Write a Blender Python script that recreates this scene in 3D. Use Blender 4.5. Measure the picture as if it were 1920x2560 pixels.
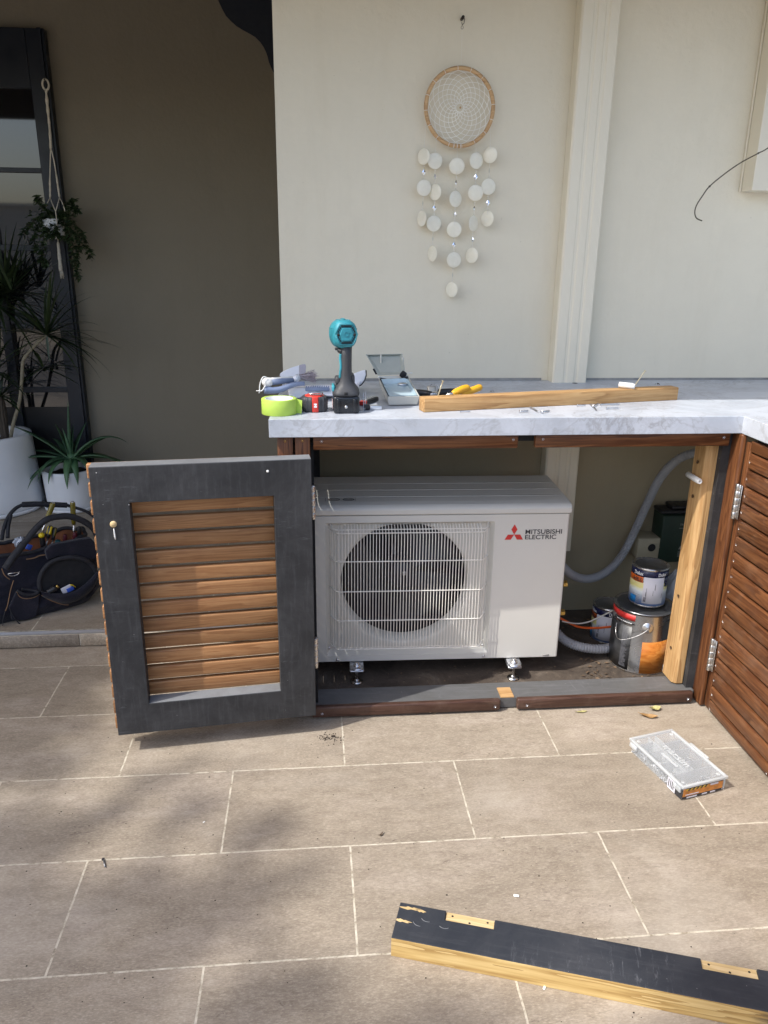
import bpy, bmesh, math, random
from mathutils import Vector, Matrix, Euler
from math import sin, cos, pi, radians as rad
random.seed(7)
S = bpy.context.scene
for o in list(bpy.data.objects): bpy.data.objects.remove(o)
COL = S.collection

# ---------------- camera ----------------
FPX = 1923.0; CX, CY = 960.0, 1280.0; CAMZ = 1.32
down = Vector((-68, 5800, FPX)).normalized()
ax = Vector((21540, -390, FPX)); ax = (ax - down * ax.dot(down)).normalized()
ay = down.cross(ax)
if ay.z < 0: ay = -ay
ROWS = (ax, ay, -down)                      # world axes seen in camera axes
def c2w(v): return Vector((ROWS[0].dot(v), ROWS[1].dot(v), ROWS[2].dot(v)))
cam = bpy.data.cameras.new('camera'); camo = bpy.data.objects.new('camera', cam); COL.objects.link(camo)
right = c2w(Vector((1, 0, 0))); up = c2w(Vector((0, -1, 0))); back = c2w(Vector((0, 0, -1)))
M = Matrix.Identity(4)
for i in range(3):
    M[i][0] = right[i]; M[i][1] = up[i]; M[i][2] = back[i]
M.translation = Vector((0, 0, CAMZ)); camo.matrix_world = M
cam.sensor_fit = 'VERTICAL'; cam.sensor_height = 36; cam.sensor_width = 27
cam.lens = FPX / 2560 * 36; cam.clip_start = 0.02; cam.clip_end = 2000
S.camera = camo

# ---------------- light ----------------
SUN = Vector((3.14, 1.35, -4.33)).normalized()       # direction the light travels
W = bpy.data.worlds.new('World'); S.world = W; W.use_nodes = True
nt = W.node_tree; bgn = nt.nodes['Background']
sky = nt.nodes.new('ShaderNodeTexSky'); sky.sky_type = 'NISHITA'; sky.sun_disc = False
sky.sun_elevation = math.asin(-SUN.z); sky.sun_rotation = math.atan2(-SUN.x, -SUN.y) % (2 * pi)
sky.air_density = 1.0; sky.dust_density = 3.0; sky.ozone_density = 0.8
nt.links.new(sky.outputs[0], bgn.inputs[0]); bgn.inputs[1].default_value = 0.15
sl = bpy.data.lights.new('sun', 'SUN'); sl.energy = 2.25; sl.angle = rad(0.53); sl.color = (1.0, 0.965, 0.91)
so = bpy.data.objects.new('sun', sl); COL.objects.link(so)
so.rotation_euler = SUN.to_track_quat('-Z', 'Y').to_euler(); so.location = (-6, -3, 9)
S.view_settings.view_transform = 'Standard'; S.view_settings.look = 'None'
S.view_settings.exposure = 1.02; S.view_settings.gamma = 1.0
S.render.resolution_x = 768; S.render.resolution_y = 1024
try:
    S.cycles.max_bounces = 8; S.cycles.diffuse_bounces = 5; S.cycles.transparent_max_bounces = 12
except Exception: pass

# ---------------- helpers ----------------
def ray(u, v): return c2w(Vector((u - CX, v - CY, FPX)))
def PY(u, v, y):
    r = ray(u, v); t = y / r.y; return Vector((r.x * t, y, CAMZ + r.z * t))
def PZ(u, v, z):
    r = ray(u, v); t = (z - CAMZ) / r.z; return Vector((r.x * t, r.y * t, z))
def PX(u, v, x):
    r = ray(u, v); t = x / r.x; return Vector((x, r.y * t, CAMZ + r.z * t))

def srgb(r, g, b):
    f = lambda c: (c / 255 / 12.92) if c <= 10 else ((c / 255 + 0.055) / 1.055) ** 2.4
    return (f(r), f(g), f(b), 1)
def c4(c): return (c[0], c[1], c[2], 1)
def sc(c, k): return (min(c[0] * k, 1), min(c[1] * k, 1), min(c[2] * k, 1), 1)

class NT:
    def __init__(s, name):
        s.m = bpy.data.materials.new(name); s.m.use_nodes = True; s.t = s.m.node_tree
        s.p = s.t.nodes['Principled BSDF']
    def n(s, typ, **k):
        nd = s.t.nodes.new(typ)
        for a, b in k.items(): setattr(nd, a, b)
        return nd
    def l(s, a, b): s.t.links.new(a, b)
    def coord(s, scale=(1, 1, 1), rot=(0, 0, 0), loc=(0, 0, 0), src='Object'):
        tc = s.n('ShaderNodeTexCoord'); mp = s.n('ShaderNodeMapping')
        mp.inputs['Scale'].default_value = scale; mp.inputs['Rotation'].default_value = rot; mp.inputs['Location'].default_value = loc
        s.l(tc.outputs[src], mp.inputs[0]); return mp.outputs[0]
    def noise(s, vec, scale, detail=4, rough=0.55, dist=0.0):
        nd = s.n('ShaderNodeTexNoise'); nd.inputs['Scale'].default_value = scale; nd.inputs['Detail'].default_value = detail
        nd.inputs['Roughness'].default_value = rough; nd.inputs['Distortion'].default_value = dist
        s.l(vec, nd.inputs['Vector']); return nd.outputs['Fac']
    def ramp(s, fac, stops, interp='LINEAR'):
        nd = s.n('ShaderNodeValToRGB'); cr = nd.color_ramp; cr.interpolation = interp
        while len(cr.elements) < len(stops): cr.elements.new(0.5)
        for e, (p, c) in zip(cr.elements, stops):
            e.position = p; e.color = c if hasattr(c, '__len__') else (c, c, c, 1)
        s.l(fac, nd.inputs[0]); return nd.outputs[0]
    def mix(s, fac, a, b, mode='MIX'):
        nd = s.n('ShaderNodeMix', data_type='RGBA', blend_type=mode)
        for i, v in ((0, fac), (6, a), (7, b)):
            if hasattr(v, 'links'): s.l(v, nd.inputs[i])
            elif i == 0: nd.inputs[0].default_value = v
            else: nd.inputs[i].default_value = v
        return nd.outputs[2]
    def math(s, op, a, b=0.0):
        nd = s.n('ShaderNodeMath', operation=op)
        for i, v in ((0, a), (1, b)):
            if hasattr(v, 'links'): s.l(v, nd.inputs[i])
            else: nd.inputs[i].default_value = v
        return nd.outputs[0]
    def bump(s, h, strength=0.3, dist=0.002):
        nd = s.n('ShaderNodeBump'); nd.inputs['Strength'].default_value = strength; nd.inputs['Distance'].default_value = dist
        s.l(h, nd.inputs['Height']); s.l(nd.outputs[0], s.p.inputs['Normal'])
    def set(s, **k):
        for a, b in k.items():
            i = s.p.inputs[a.replace('_', ' ')]
            if hasattr(b, 'links'): s.l(b, i)
            else: i.default_value = b
        return s

_mc = {}
def plain(name, col, rough=0.5, metal=0.0, var=0.12, scale=20, bump=0.0, bscale=200, **k):
    if name in _mc: return _mc[name]
    t = NT(name); v = t.coord()
    f = t.noise(v, scale, 5)
    t.set(Base_Color=t.ramp(f, [(0.3, sc(col, 1 - var)), (0.7, sc(col, 1 + var))]), Metallic=metal)
    r = t.ramp(t.noise(v, scale * 2.3, 3), [(0.3, max(rough - 0.07, 0.02)), (0.7, min(rough + 0.08, 1))])
    t.set(Roughness=r)
    if bump: t.bump(t.noise(v, bscale, 3), bump, 0.001)
    for a, b in k.items(): t.p.inputs[a.replace('_', ' ')].default_value = b
    _mc[name] = t.m; return t.m

def wood(name, dark, mid, light, axis='X', rough=0.5, grain=1.0, island=0.25, bump=0.25, spec=0.4, dirt=None):
    t = NT(name)
    st = {'X': (1.2, 22, 22), 'Y': (22, 1.2, 22), 'Z': (22, 22, 1.2)}[axis]
    geo = t.n('ShaderNodeNewGeometry'); tc = t.n('ShaderNodeTexCoord')
    off = t.n('ShaderNodeVectorMath', operation='SCALE'); off.inputs['Scale'].default_value = 7.3
    cmb = t.n('ShaderNodeCombineXYZ')
    for i in range(3): t.l(geo.outputs['Random Per Island'], cmb.inputs[i])
    t.l(cmb.outputs[0], off.inputs[0])
    add = t.n('ShaderNodeVectorMath', operation='ADD'); t.l(tc.outputs['Object'], add.inputs[0]); t.l(off.outputs[0], add.inputs[1])
    mp = t.n('ShaderNodeMapping'); mp.inputs['Scale'].default_value = st; t.l(add.outputs[0], mp.inputs[0]); v = mp.outputs[0]
    big = t.noise(v, 1.6 * grain, 3, 0.5, 0.6)
    fine = t.noise(v, 9 * grain, 5, 0.7)
    wv = t.ramp(t.math('FRACT', t.math('MULTIPLY', big, 7.0)), [(0.0, 0.3), (0.55, 0.62), (0.9, 0.75), (1.0, 0.3)])
    h = t.math('ADD', t.math('MULTIPLY', wv, 0.55), t.math('MULTIPLY', fine, 0.55))
    c = t.ramp(h, [(0.25, dark), (0.52, mid), (0.8, light)])
    hs = t.n('ShaderNodeHueSaturation'); t.l(c, hs.inputs['Color'])
    val = t.math('ADD', t.math('MULTIPLY', geo.outputs['Random Per Island'], 2 * island), 1 - island); t.l(val, hs.inputs['Value'])
    out = hs.outputs[0]
    if dirt:
        vv = t.coord(); m = t.ramp(t.noise(vv, 9, 6, 0.7, 0.4), [(0.5, 0.0), (0.75, 1.0)])
        out = t.mix(t.math('MULTIPLY', m, dirt[1]), out, dirt[0])
    t.set(Base_Color=out, Roughness=t.ramp(fine, [(0.3, rough - 0.1), (0.7, rough + 0.12)]), Specular_IOR_Level=spec)
    t.bump(h, bump, 0.0012); return t.m

class MB:
    def __init__(s): s.v = []; s.f = []; s.sm = []; s.parts = []
    def add(s, vs, fs, smooth=False):
        b = len(s.v); s.parts.append((b, len(s.f))); s.v += [tuple(v) for v in vs]
        for f in fs: s.f.append([b + i for i in f]); s.sm.append(smooth)
        return s
    def box(s, a, b, M=None):
        x0, y0, z0 = a; x1, y1, z1 = b
        vs = [Vector(p) for p in ((x0, y0, z0), (x1, y0, z0), (x1, y1, z0), (x0, y1, z0), (x0, y0, z1), (x1, y0, z1), (x1, y1, z1), (x0, y1, z1))]
        if M: vs = [M @ v for v in vs]
        return s.add(vs, [(0, 3, 2, 1), (4, 5, 6, 7), (0, 1, 5, 4), (1, 2, 6, 5), (2, 3, 7, 6), (3, 0, 4, 7)])
    def rbox(s, a, b, r=0.003, n=3, M=None):          # box with rounded edges
        bm = bmesh.new(); bmesh.ops.create_cube(bm, size=1)
        d = [b[i] - a[i] for i in range(3)]; c = [(b[i] + a[i]) / 2 for i in range(3)]
        for v in bm.verts: v.co = Vector([v.co[i] * d[i] + c[i] for i in range(3)])
        r = min(r, min(d) * 0.48)
        bmesh.ops.bevel(bm, geom=bm.edges[:], offset=r, segments=n, profile=0.5, affect='EDGES')
        bm.verts.index_update()
        vs = [(M @ v.co) if M else v.co.copy() for v in bm.verts]
        s.add(vs, [[v.index for v in f.verts] for f in bm.faces], True); bm.free(); return s
    def prism(s, poly, f, M=None, smooth=False):
        # poly: list of 2-D points, f(p, k) -> 3-D for k = 0/1
        n = len(poly); vs = [Vector(f(p, 0)) for p in poly] + [Vector(f(p, 1)) for p in poly]
        if M: vs = [M @ v for v in vs]
        fs = [list(range(n))[::-1], list(range(n, 2 * n))] + [(i, (i + 1) % n, n + (i + 1) % n, n + i) for i in range(n)]
        return s.add(vs, fs, smooth)
    def tube(s, pts, r, n=8, caps=True, smooth=True):
        pts = [Vector(p) for p in pts]; m = len(pts)
        rs = r if hasattr(r, '__len__') else [r] * m
        ref = Vector((0, 0, 1)); vs = []; t0 = (pts[1] - pts[0]).normalized()
        a = t0.cross(ref) if abs(t0.dot(ref)) < 0.95 else t0.cross(Vector((1, 0, 0))); a.normalize()
        for i, p in enumerate(pts):
            t = (pts[min(i + 1, m - 1)] - pts[max(i - 1, 0)])
            t = t.normalized() if t.length > 1e-9 else t0
            a = (a - t * a.dot(t)); a = a.normalized() if a.length > 1e-6 else t.orthogonal().normalized()
            b = t.cross(a)
            for k in range(n):
                q = 2 * pi * k / n; vs.append(p + (a * cos(q) + b * sin(q)) * rs[i])
        fs = [(i * n + k, i * n + (k + 1) % n, (i + 1) * n + (k + 1) % n, (i + 1) * n + k) for i in range(m - 1) for k in range(n)]
        if caps: fs += [list(range(n))[::-1], [(m - 1) * n + k for k in range(n)]]
        return s.add(vs, fs, smooth)
    def lathe(s, prof, c=(0, 0, 0), n=40, M=None, smooth=True, a0=0, a1=2 * pi):
        full = abs(a1 - a0 - 2 * pi) < 1e-6; k_ = n if full else n + 1
        vs = []
        for (r, z) in prof:
            for k in range(k_):
                q = a0 + (a1 - a0) * k / n; vs.append(Vector((c[0] + r * cos(q), c[1] + r * sin(q), c[2] + z)))
        if M: vs = [M @ v for v in vs]
        fs = []
        for i in range(len(prof) - 1):
            for k in range(n):
                k2 = (k + 1) % k_ if full else k + 1
                fs.append((i * k_ + k, i * k_ + k2, (i + 1) * k_ + k2, (i + 1) * k_ + k))
        return s.add(vs, fs, smooth)
    def sphere(s, c, r, n=12, sc=(1, 1, 1), M=None):
        return s.lathe([(r * sin(pi * i / n) * 1.0 + (1e-5), -r * cos(pi * i / n)) for i in range(n + 1)], (0, 0, 0), n * 2,
                       (M or Matrix.Translation(c)) @ Matrix.Diagonal((*sc, 1)))
    def each(s, name, mat, parent=None, per=1, **k):      # every added piece (or run of `per` pieces) is its own object
        out = []; st = s.parts[::per] + [(len(s.v), len(s.f))]
        for (v0, f0), (v1, f1) in zip(st[:-1], st[1:]):
            q = MB(); q.v = s.v[v0:v1]; q.f = [[i - v0 for i in f] for f in s.f[f0:f1]]; q.sm = s.sm[f0:f1]
            out.append(q.build(name, mat, parent, **k))
        return out
    def build(s, name, mat, parent=None, bevel=0, sub=0, seg=2, weld=False, angle=35, world=False):
        me = bpy.data.meshes.new(name); me.from_pydata(s.v, [], s.f); me.update()
        for p, q in zip(me.polygons, s.sm): p.use_smooth = q
        bm = bmesh.new(); bm.from_mesh(me)
        if weld: bmesh.ops.remove_doubles(bm, verts=bm.verts, dist=1e-5)
        bmesh.ops.recalc_face_normals(bm, faces=bm.faces); bm.to_mesh(me); bm.free()
        me.materials.append(mat)
        o = bpy.data.objects.new(name, me); COL.objects.link(o)
        if parent: o.parent = parent
        if bevel:
            b = o.modifiers.new('bevel', 'BEVEL'); b.width = bevel; b.segments = seg; b.limit_method = 'ANGLE'; b.angle_limit = rad(angle)
        if sub:
            b = o.modifiers.new('sub', 'SUBSURF'); b.levels = sub; b.render_levels = sub
        return o

def thing(name, label, cat, loc=(0, 0, 0), rz=0.0, group=None):
    o = bpy.data.objects.new(name, None); COL.objects.link(o); o.location = loc; o.rotation_euler = (0, 0, rz)
    o.empty_display_size = 0.05
    return tag(o, label, cat, group)
def tag(o, label, cat, group=None):
    o['label'] = label; o['category'] = cat
    if group: o['group'] = group
    return o
def struct(o, kind='structure'): o['kind'] = kind; return o
def note(o, label): o['label'] = label; return o
def text(name, body, size, mat, parent, M, ext=0.0003, bold=0.0, spacing=1.0, wrap=None, line=1.0, align='LEFT', fit=None):
    cu = bpy.data.curves.new(name, 'FONT'); cu.body = body; cu.size = size; cu.extrude = ext; cu.offset = bold
    cu.space_character = spacing; cu.space_line = line; cu.align_x = align
    to = bpy.data.objects.new(name + '_tmp', cu); COL.objects.link(to)
    bpy.context.view_layer.update(); dg = bpy.context.evaluated_depsgraph_get()
    me = bpy.data.meshes.new_from_object(to.evaluated_get(dg)); bpy.data.objects.remove(to)
    if fit:                                   # fit=(width, height): flush the lettering into its measured box
        xs = [v.co.x for v in me.vertices]; ys = [v.co.y for v in me.vertices]
        for v in me.vertices: v.co.x = (v.co.x - min(xs)) / (max(xs) - min(xs)) * fit[0]; v.co.y = (v.co.y - min(ys)) / (max(ys) - min(ys)) * fit[1]
    if wrap:                                  # wrap=(radius, centre angle): x runs round the cylinder
        r, a0 = wrap
        for v in me.vertices:
            q = a0 + v.co.x / r; rr = r + v.co.z; v.co = Vector((rr * cos(q), rr * sin(q), v.co.y))
    me.transform(M); me.name = name; me.materials.clear(); me.materials.append(mat)
    o = bpy.data.objects.new(name, me); COL.objects.link(o); o.parent = parent; return o
FRONT = Matrix(((1, 0, 0, 0), (0, 0, -1, 0), (0, 1, 0, 0), (0, 0, 0, 1)))       # text plane facing -Y
def T(x, y, z): return Matrix.Translation((x, y, z))
def R(ax_, deg): return Matrix.Rotation(rad(deg), 4, ax_)
def along(p, q):                              # matrix placing local +Z along p->q, at p
    p = Vector(p); q = Vector(q); return Matrix.Translation(p) @ (q - p).to_track_quat('Z', 'Y').to_matrix().to_4x4()
def smooth_path(pts, n=8):
    pts = [Vector(p) for p in pts]; out = []
    P = [pts[0]] + pts + [pts[-1]]
    for i in range(1, len(P) - 2):
        a, b, c, d = P[i - 1], P[i], P[i + 1], P[i + 2]
        for k in range(n):
            t = k / n
            out.append(0.5 * ((2 * b) + (c - a) * t + (2 * a - 5 * b + 4 * c - d) * t * t + (3 * b - a - 3 * c + d) * t ** 3))
    out.append(pts[-1]); return out
def copy_tree(o, parent=None):
    c = o.copy(); COL.objects.link(c)
    if parent: c.parent = parent
    for ch in list(o.children): copy_tree(ch, c)
    return c

# ---------------- materials ----------------
WALLC = (0.765, 0.708, 0.568)
def wall_mat(name, col, b=0.5):
    t = NT(name); v = t.coord()
    n1 = t.noise(v, 1.1, 4, 0.5); n2 = t.noise(v, 9, 6, 0.6)
    c = t.mix(t.ramp(n2, [(0.35, 0.0), (0.75, 0.35)]), t.ramp(n1, [(0.3, sc(col, 0.94)), (0.7, sc(col, 1.03))]), sc(col, 0.9))
    sp = t.ramp(t.noise(v, 60, 2, 0.5), [(0.79, 0.0), (0.82, 0.35)])
    dv = t.coord(scale=(5, 5, 0.7)); c = t.mix(t.ramp(t.noise(dv, 2.2, 6, 0.65, 0.3), [(0.5, 0.0), (0.8, 0.16)]), c, (col[0] * 0.72, col[1] * 0.68, col[2] * 0.6, 1))
    t.set(Base_Color=t.mix(sp, c, sc(col, 0.5)), Roughness=0.62, Specular_IOR_Level=0.3)
    h = t.math('ADD', t.noise(v, 55, 4, 0.6), t.math('MULTIPLY', t.noise(v, 8, 3, 0.5), 1.6)); t.bump(h, b, 0.004); return t.m
M_wall = wall_mat('render_wall', WALLC)
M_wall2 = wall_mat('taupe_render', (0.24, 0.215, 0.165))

def tile_mat(name, sx, sy, joints=True):
    t = NT(name)
    v = t.coord(loc=(sx, sy, 0))
    br = t.n('ShaderNodeTexBrick'); br.offset = 0.5; br.offset_frequency = 2; br.squash = 1.0
    for k, x in (('Scale', 1.0), ('Brick Width', 0.601), ('Row Height', 0.3015), ('Mortar Size', 0.0024), ('Mortar Smooth', 0.15), ('Bias', 0.0)): br.inputs[k].default_value = x
    br.inputs['Color1'].default_value = (0.40, 0.40, 0.40, 1); br.inputs['Color2'].default_value = (0.6, 0.6, 0.6, 1); br.inputs['Mortar'].default_value = (0.5, 0.5, 0.5, 1)
    # slightly ragged joints
    jn = t.n('ShaderNodeTexNoise'); jn.inputs['Scale'].default_value = 26; jn.inputs['Detail'].default_value = 4; t.l(v, jn.inputs['Vector'])
    sub = t.n('ShaderNodeVectorMath', operation='SUBTRACT'); t.l(jn.outputs['Color'], sub.inputs[0]); sub.inputs[1].default_value = (0.5, 0.5, 0.5)
    scl = t.n('ShaderNodeVectorMath', operation='SCALE'); scl.inputs['Scale'].default_value = 0.0022; t.l(sub.outputs[0], scl.inputs[0])
    add = t.n('ShaderNodeVectorMath', operation='ADD'); t.l(v, add.inputs[0]); t.l(scl.outputs[0], add.inputs[1]); t.l(add.outputs[0], br.inputs['Vector'])
    base = (0.325, 0.275, 0.212)
    # per tile offset so that the stone figure differs tile to tile
    off = t.n('ShaderNodeVectorMath', operation='SCALE'); off.inputs['Scale'].default_value = 40; t.l(br.outputs['Color'], off.inputs[0])
    v2 = t.n('ShaderNodeVectorMath', operation='ADD'); t.l(v, v2.inputs[0]); t.l(off.outputs[0], v2.inputs[1])
    st = t.n('ShaderNodeMapping'); st.inputs['Scale'].default_value = (1, 2.6, 1); t.l(v2.outputs[0], st.inputs[0]); q = st.outputs[0]
    big = t.noise(q, 2.6, 5, 0.6, 0.5); mid = t.noise(q, 16, 6, 0.72, 0.4); fine = t.noise(q, 130, 4, 0.75)
    c = t.ramp(big, [(0.3, sc(base, 0.84)), (0.5, sc(base, 1.0)), (0.72, sc((0.345, 0.295, 0.24), 1.18))])
    c = t.mix(t.ramp(mid, [(0.42, 0.0), (0.7, 0.42)]), c, (0.150, 0.115, 0.085, 1))
    streak = t.math('MULTIPLY', t.ramp(t.noise(q, 34, 7, 0.8, 1.2), [(0.56, 0.0), (0.66, 0.7)]), t.ramp(t.noise(q, 3.1, 3, 0.5), [(0.45, 0.0), (0.62, 1.0)]))
    c = t.mix(streak, c, (0.10, 0.075, 0.058, 1))
    c = t.mix(t.ramp(fine, [(0.35, 0.38), (0.5, 0.0)]), c, (0.14, 0.11, 0.085, 1))
    c = t.mix(t.ramp(fine, [(0.52, 0.0), (0.72, 0.55)]), c, (0.56, 0.50, 0.41, 1))
    c = t.mix(0.45, c, br.outputs['Color'], 'OVERLAY')
    c = t.mix(t.ramp(t.noise(v, 1.7, 5, 0.65, 0.6), [(0.5, 0.0), (0.72, 0.38)]), c, (0.50, 0.455, 0.39, 1))
    c = t.mix(t.ramp(t.noise(v, 4.3, 6, 0.7, 0.8), [(0.58, 0.0), (0.74, 0.3)]), c, (0.17, 0.135, 0.10, 1))
    g = t.ramp(t.noise(v, 30, 5, 0.7), [(0.36, (0.22, 0.18, 0.13, 1)), (0.5, (0.50, 0.45, 0.36, 1)), (0.72, (0.66, 0.61, 0.51, 1))])
    out = t.mix(br.outputs['Fac'], c, g) if joints else c
    t.set(Base_Color=out, Roughness=t.ramp(mid, [(0.3, 0.42), (0.7, 0.6)]), Specular_IOR_Level=0.35)
    h = t.math('SUBTRACT', t.math('MULTIPLY', fine, 0.25), t.math('MULTIPLY', br.outputs['Fac'], 1.0 if joints else 0.0)); t.bump(h, 0.5, 0.0016)
    return t.m
# joints at x = 0.068 + k*0.601 on the row 1.174..1.475
M_tile = tile_mat('patio_tile', 0.2325, -1.1735)
M_tile2 = tile_mat('porch_tile', 0.10, -2.5335)
M_riser = tile_mat('riser_tile', 0.3, 0.1, False)
M_grout = plain('cream_grout', (0.55, 0.50, 0.40), 0.8, var=0.2, scale=60)

def marble():
    t = NT('marble_laminate'); v = t.coord(rot=(0, 0, 0.35))
    w1 = t.noise(v, 5.5, 7, 0.62, 1.8); w2 = t.noise(v, 2.6, 6, 0.6, 2.2); w3 = t.noise(v, 24, 6, 0.7, 1.0)
    def vein(f, w): return t.ramp(t.math('ABSOLUTE', t.math('SUBTRACT', f, 0.5)), [(0.0, 1.0), (w, 0.0)])
    mask = t.ramp(t.noise(v, 2.2, 3, 0.5), [(0.4, 0.1), (0.66, 1.0)])
    a = t.math('MULTIPLY', vein(w1, 0.035), mask); b = t.math('MULTIPLY', vein(w2, 0.014), 0.55); c = t.math('MULTIPLY', vein(w3, 0.06), t.math('MULTIPLY', mask, 0.35))
    k = t.math('MINIMUM', t.math('ADD', t.math('ADD', a, b), c), 1.0)
    base = t.ramp(w2, [(0.3, (0.40, 0.435, 0.49, 1)), (0.6, (0.525, 0.56, 0.615, 1))])
    cloud = t.mix(t.ramp(t.noise(v, 7, 5, 0.7, 1.2), [(0.52, 0.0), (0.72, 0.4)]), base, (0.36, 0.37, 0.39, 1))
    t.set(Base_Color=t.mix(t.math('MULTIPLY', k, 0.5), cloud, (0.22, 0.215, 0.22, 1)), Roughness=0.38, Specular_IOR_Level=0.35); return t.m
M_marble = marble()

MER = dict(dark=(0.032, 0.011, 0.005, 1), mid=(0.100, 0.036, 0.014, 1), light=(0.215, 0.088, 0.032, 1))
M_merX = wood('stained_hardwood', **MER, axis='X', rough=0.36, island=0.2)
M_merY = wood('stained_hardwood_side', **MER, axis='Y', rough=0.42, island=0.22, dirt=((0.33, 0.24, 0.17, 1), 0.22))
M_merZ = wood('stained_hardwood_upright', **MER, axis='Z', rough=0.4, island=0.15)
M_kick = wood('weathered_hardwood', (0.028, 0.014, 0.010, 1), (0.058, 0.027, 0.018, 1), (0.095, 0.05, 0.034, 1), 'X', rough=0.45, dirt=((0.22, 0.17, 0.13, 1), 0.3))
M_slat = wood('oiled_slat', (0.15, 0.060, 0.022, 1), (0.29, 0.138, 0.055, 1), (0.40, 0.215, 0.095, 1), 'X', rough=0.42, island=0.26, grain=0.9, dirt=((0.16, 0.06, 0.03, 1), 0.3))
M_pineX = wood('pine_timber', (0.19, 0.085, 0.028, 1), (0.42, 0.24, 0.095, 1), (0.58, 0.37, 0.17, 1), 'X', rough=0.6, grain=0.8, island=0.02, dirt=((0.30, 0.15, 0.06, 1), 0.3))
M_pineZ = wood('pine_stud', (0.20, 0.095, 0.032, 1), (0.42, 0.24, 0.095, 1), (0.60, 0.40, 0.19, 1), 'Z', rough=0.6, grain=0.8, island=0.02)
M_pineY = wood('pine_raw', (0.40, 0.27, 0.12, 1), (0.56, 0.41, 0.20, 1), (0.68, 0.53, 0.31, 1), 'X', rough=0.65, grain=0.9, island=0.02)

def black_paint(name, col=(0.024, 0.025, 0.027), dust=0.3, patch=None, axis='Z', wear=0.5):
    t = NT(name); v = t.coord(); v2 = t.coord(scale={'Z': (14, 14, 1.5), 'X': (1.5, 14, 14)}[axis])
    c = t.mix(t.ramp(t.noise(v, 5, 6, 0.75, 0.5), [(0.4, 0.0), (0.75, dust)]), c4(col), (0.13, 0.13, 0.135, 1))
    c = t.mix(t.ramp(t.noise(v2, 6, 6, 0.75), [(0.5, 0.0), (0.8, dust * 0.6)]), c, (0.20, 0.20, 0.21, 1))
    sp = t.ramp(t.noise(v, 95, 3, 0.6), [(0.735, 0.0), (0.76, wear)])
    dg = t.coord(scale=(3, 3, 16), rot=(0, 0.7, 0.0)) if axis == 'Z' else t.coord(scale=(16, 3, 3), rot=(0, 0, 0.8))
    c = t.mix(t.math('MULTIPLY', t.ramp(t.noise(dg, 5, 7, 0.85, 0.4), [(0.56, 0.0), (0.68, 0.55)]), t.ramp(t.noise(v, 3.5, 3), [(0.46, 0.0), (0.62, 1.0)])), c, (0.20, 0.205, 0.22, 1))
    c = t.mix(sp, c, (0.62, 0.62, 0.62, 1))
    t.set(Base_Color=c, Roughness=0.55, Specular_IOR_Level=0.35); t.bump(t.noise(v2, 8, 5, 0.7), 0.35, 0.001); return t.m
M_black = black_paint('black_painted_timber')
M_blackX = black_paint('black_painted_beam', (0.024, 0.028, 0.036), 0.22, axis='X')
M_dusty = black_paint('dusty_painted_edge', (0.20, 0.21, 0.22), 1.0)
M_dustplinth = black_paint('dusty_plinth', (0.10, 0.10, 0.097), 1.0, axis='X', wear=0.3)
M_dark = plain('dark_void', (0.006, 0.007, 0.009), 0.8)
M_acwhite = plain('cream_powder_coat', (0.635, 0.62, 0.57), 0.38, var=0.03, scale=3, bump=0.05, bscale=500)
M_acwire = plain('cream_wire', (0.85, 0.82, 0.75), 0.35, var=0.03)
M_steel = plain('brushed_steel', (0.62, 0.61, 0.60), 0.28, 1.0, 0.1, 60)
M_zinc = plain('zinc_steel', (0.66, 0.68, 0.72), 0.32, 1.0, 0.12, 40)
M_brass = plain('brass', (0.62, 0.42, 0.13), 0.3, 1.0, 0.1)
M_screw = plain('yellow_zinc_screw', (0.62, 0.55, 0.38), 0.35, 0.85, 0.15, 300)
M_white = plain('white_plastic', (0.80, 0.80, 0.78), 0.35, var=0.03)
M_ceramic = plain('white_ceramic', (0.84, 0.86, 0.88), 0.33, var=0.05, scale=4)
M_navy = plain('navy_paint', (0.006, 0.010, 0.019), 0.4, var=0.1, scale=5)
M_blackpl = plain('black_plastic', (0.018, 0.018, 0.02), 0.38, var=0.2, scale=60, bump=0.2, bscale=400)
M_rubber = plain('dark_grey_rubber', (0.045, 0.047, 0.052), 0.55, var=0.15, scale=50, bump=0.3, bscale=350)
M_blackprint = plain('black_print', (0.03, 0.03, 0.035), 0.5)
M_redprint = plain('red_print', (0.58, 0.035, 0.03), 0.45)
M_whiteprint = plain('white_print', (0.8, 0.8, 0.8), 0.5)
M_soil = plain('potting_soil', (0.03, 0.02, 0.014), 0.95, var=0.5, scale=60, bump=1.0, bscale=90)
M_metalwhite = plain('cream_colorbond', (0.76, 0.705, 0.57), 0.4, var=0.03, scale=2)
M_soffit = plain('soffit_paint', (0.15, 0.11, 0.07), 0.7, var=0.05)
KD = 4.20 / 3.95
def zk(z): return 1.32 + (z - 1.32) * KD
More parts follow.
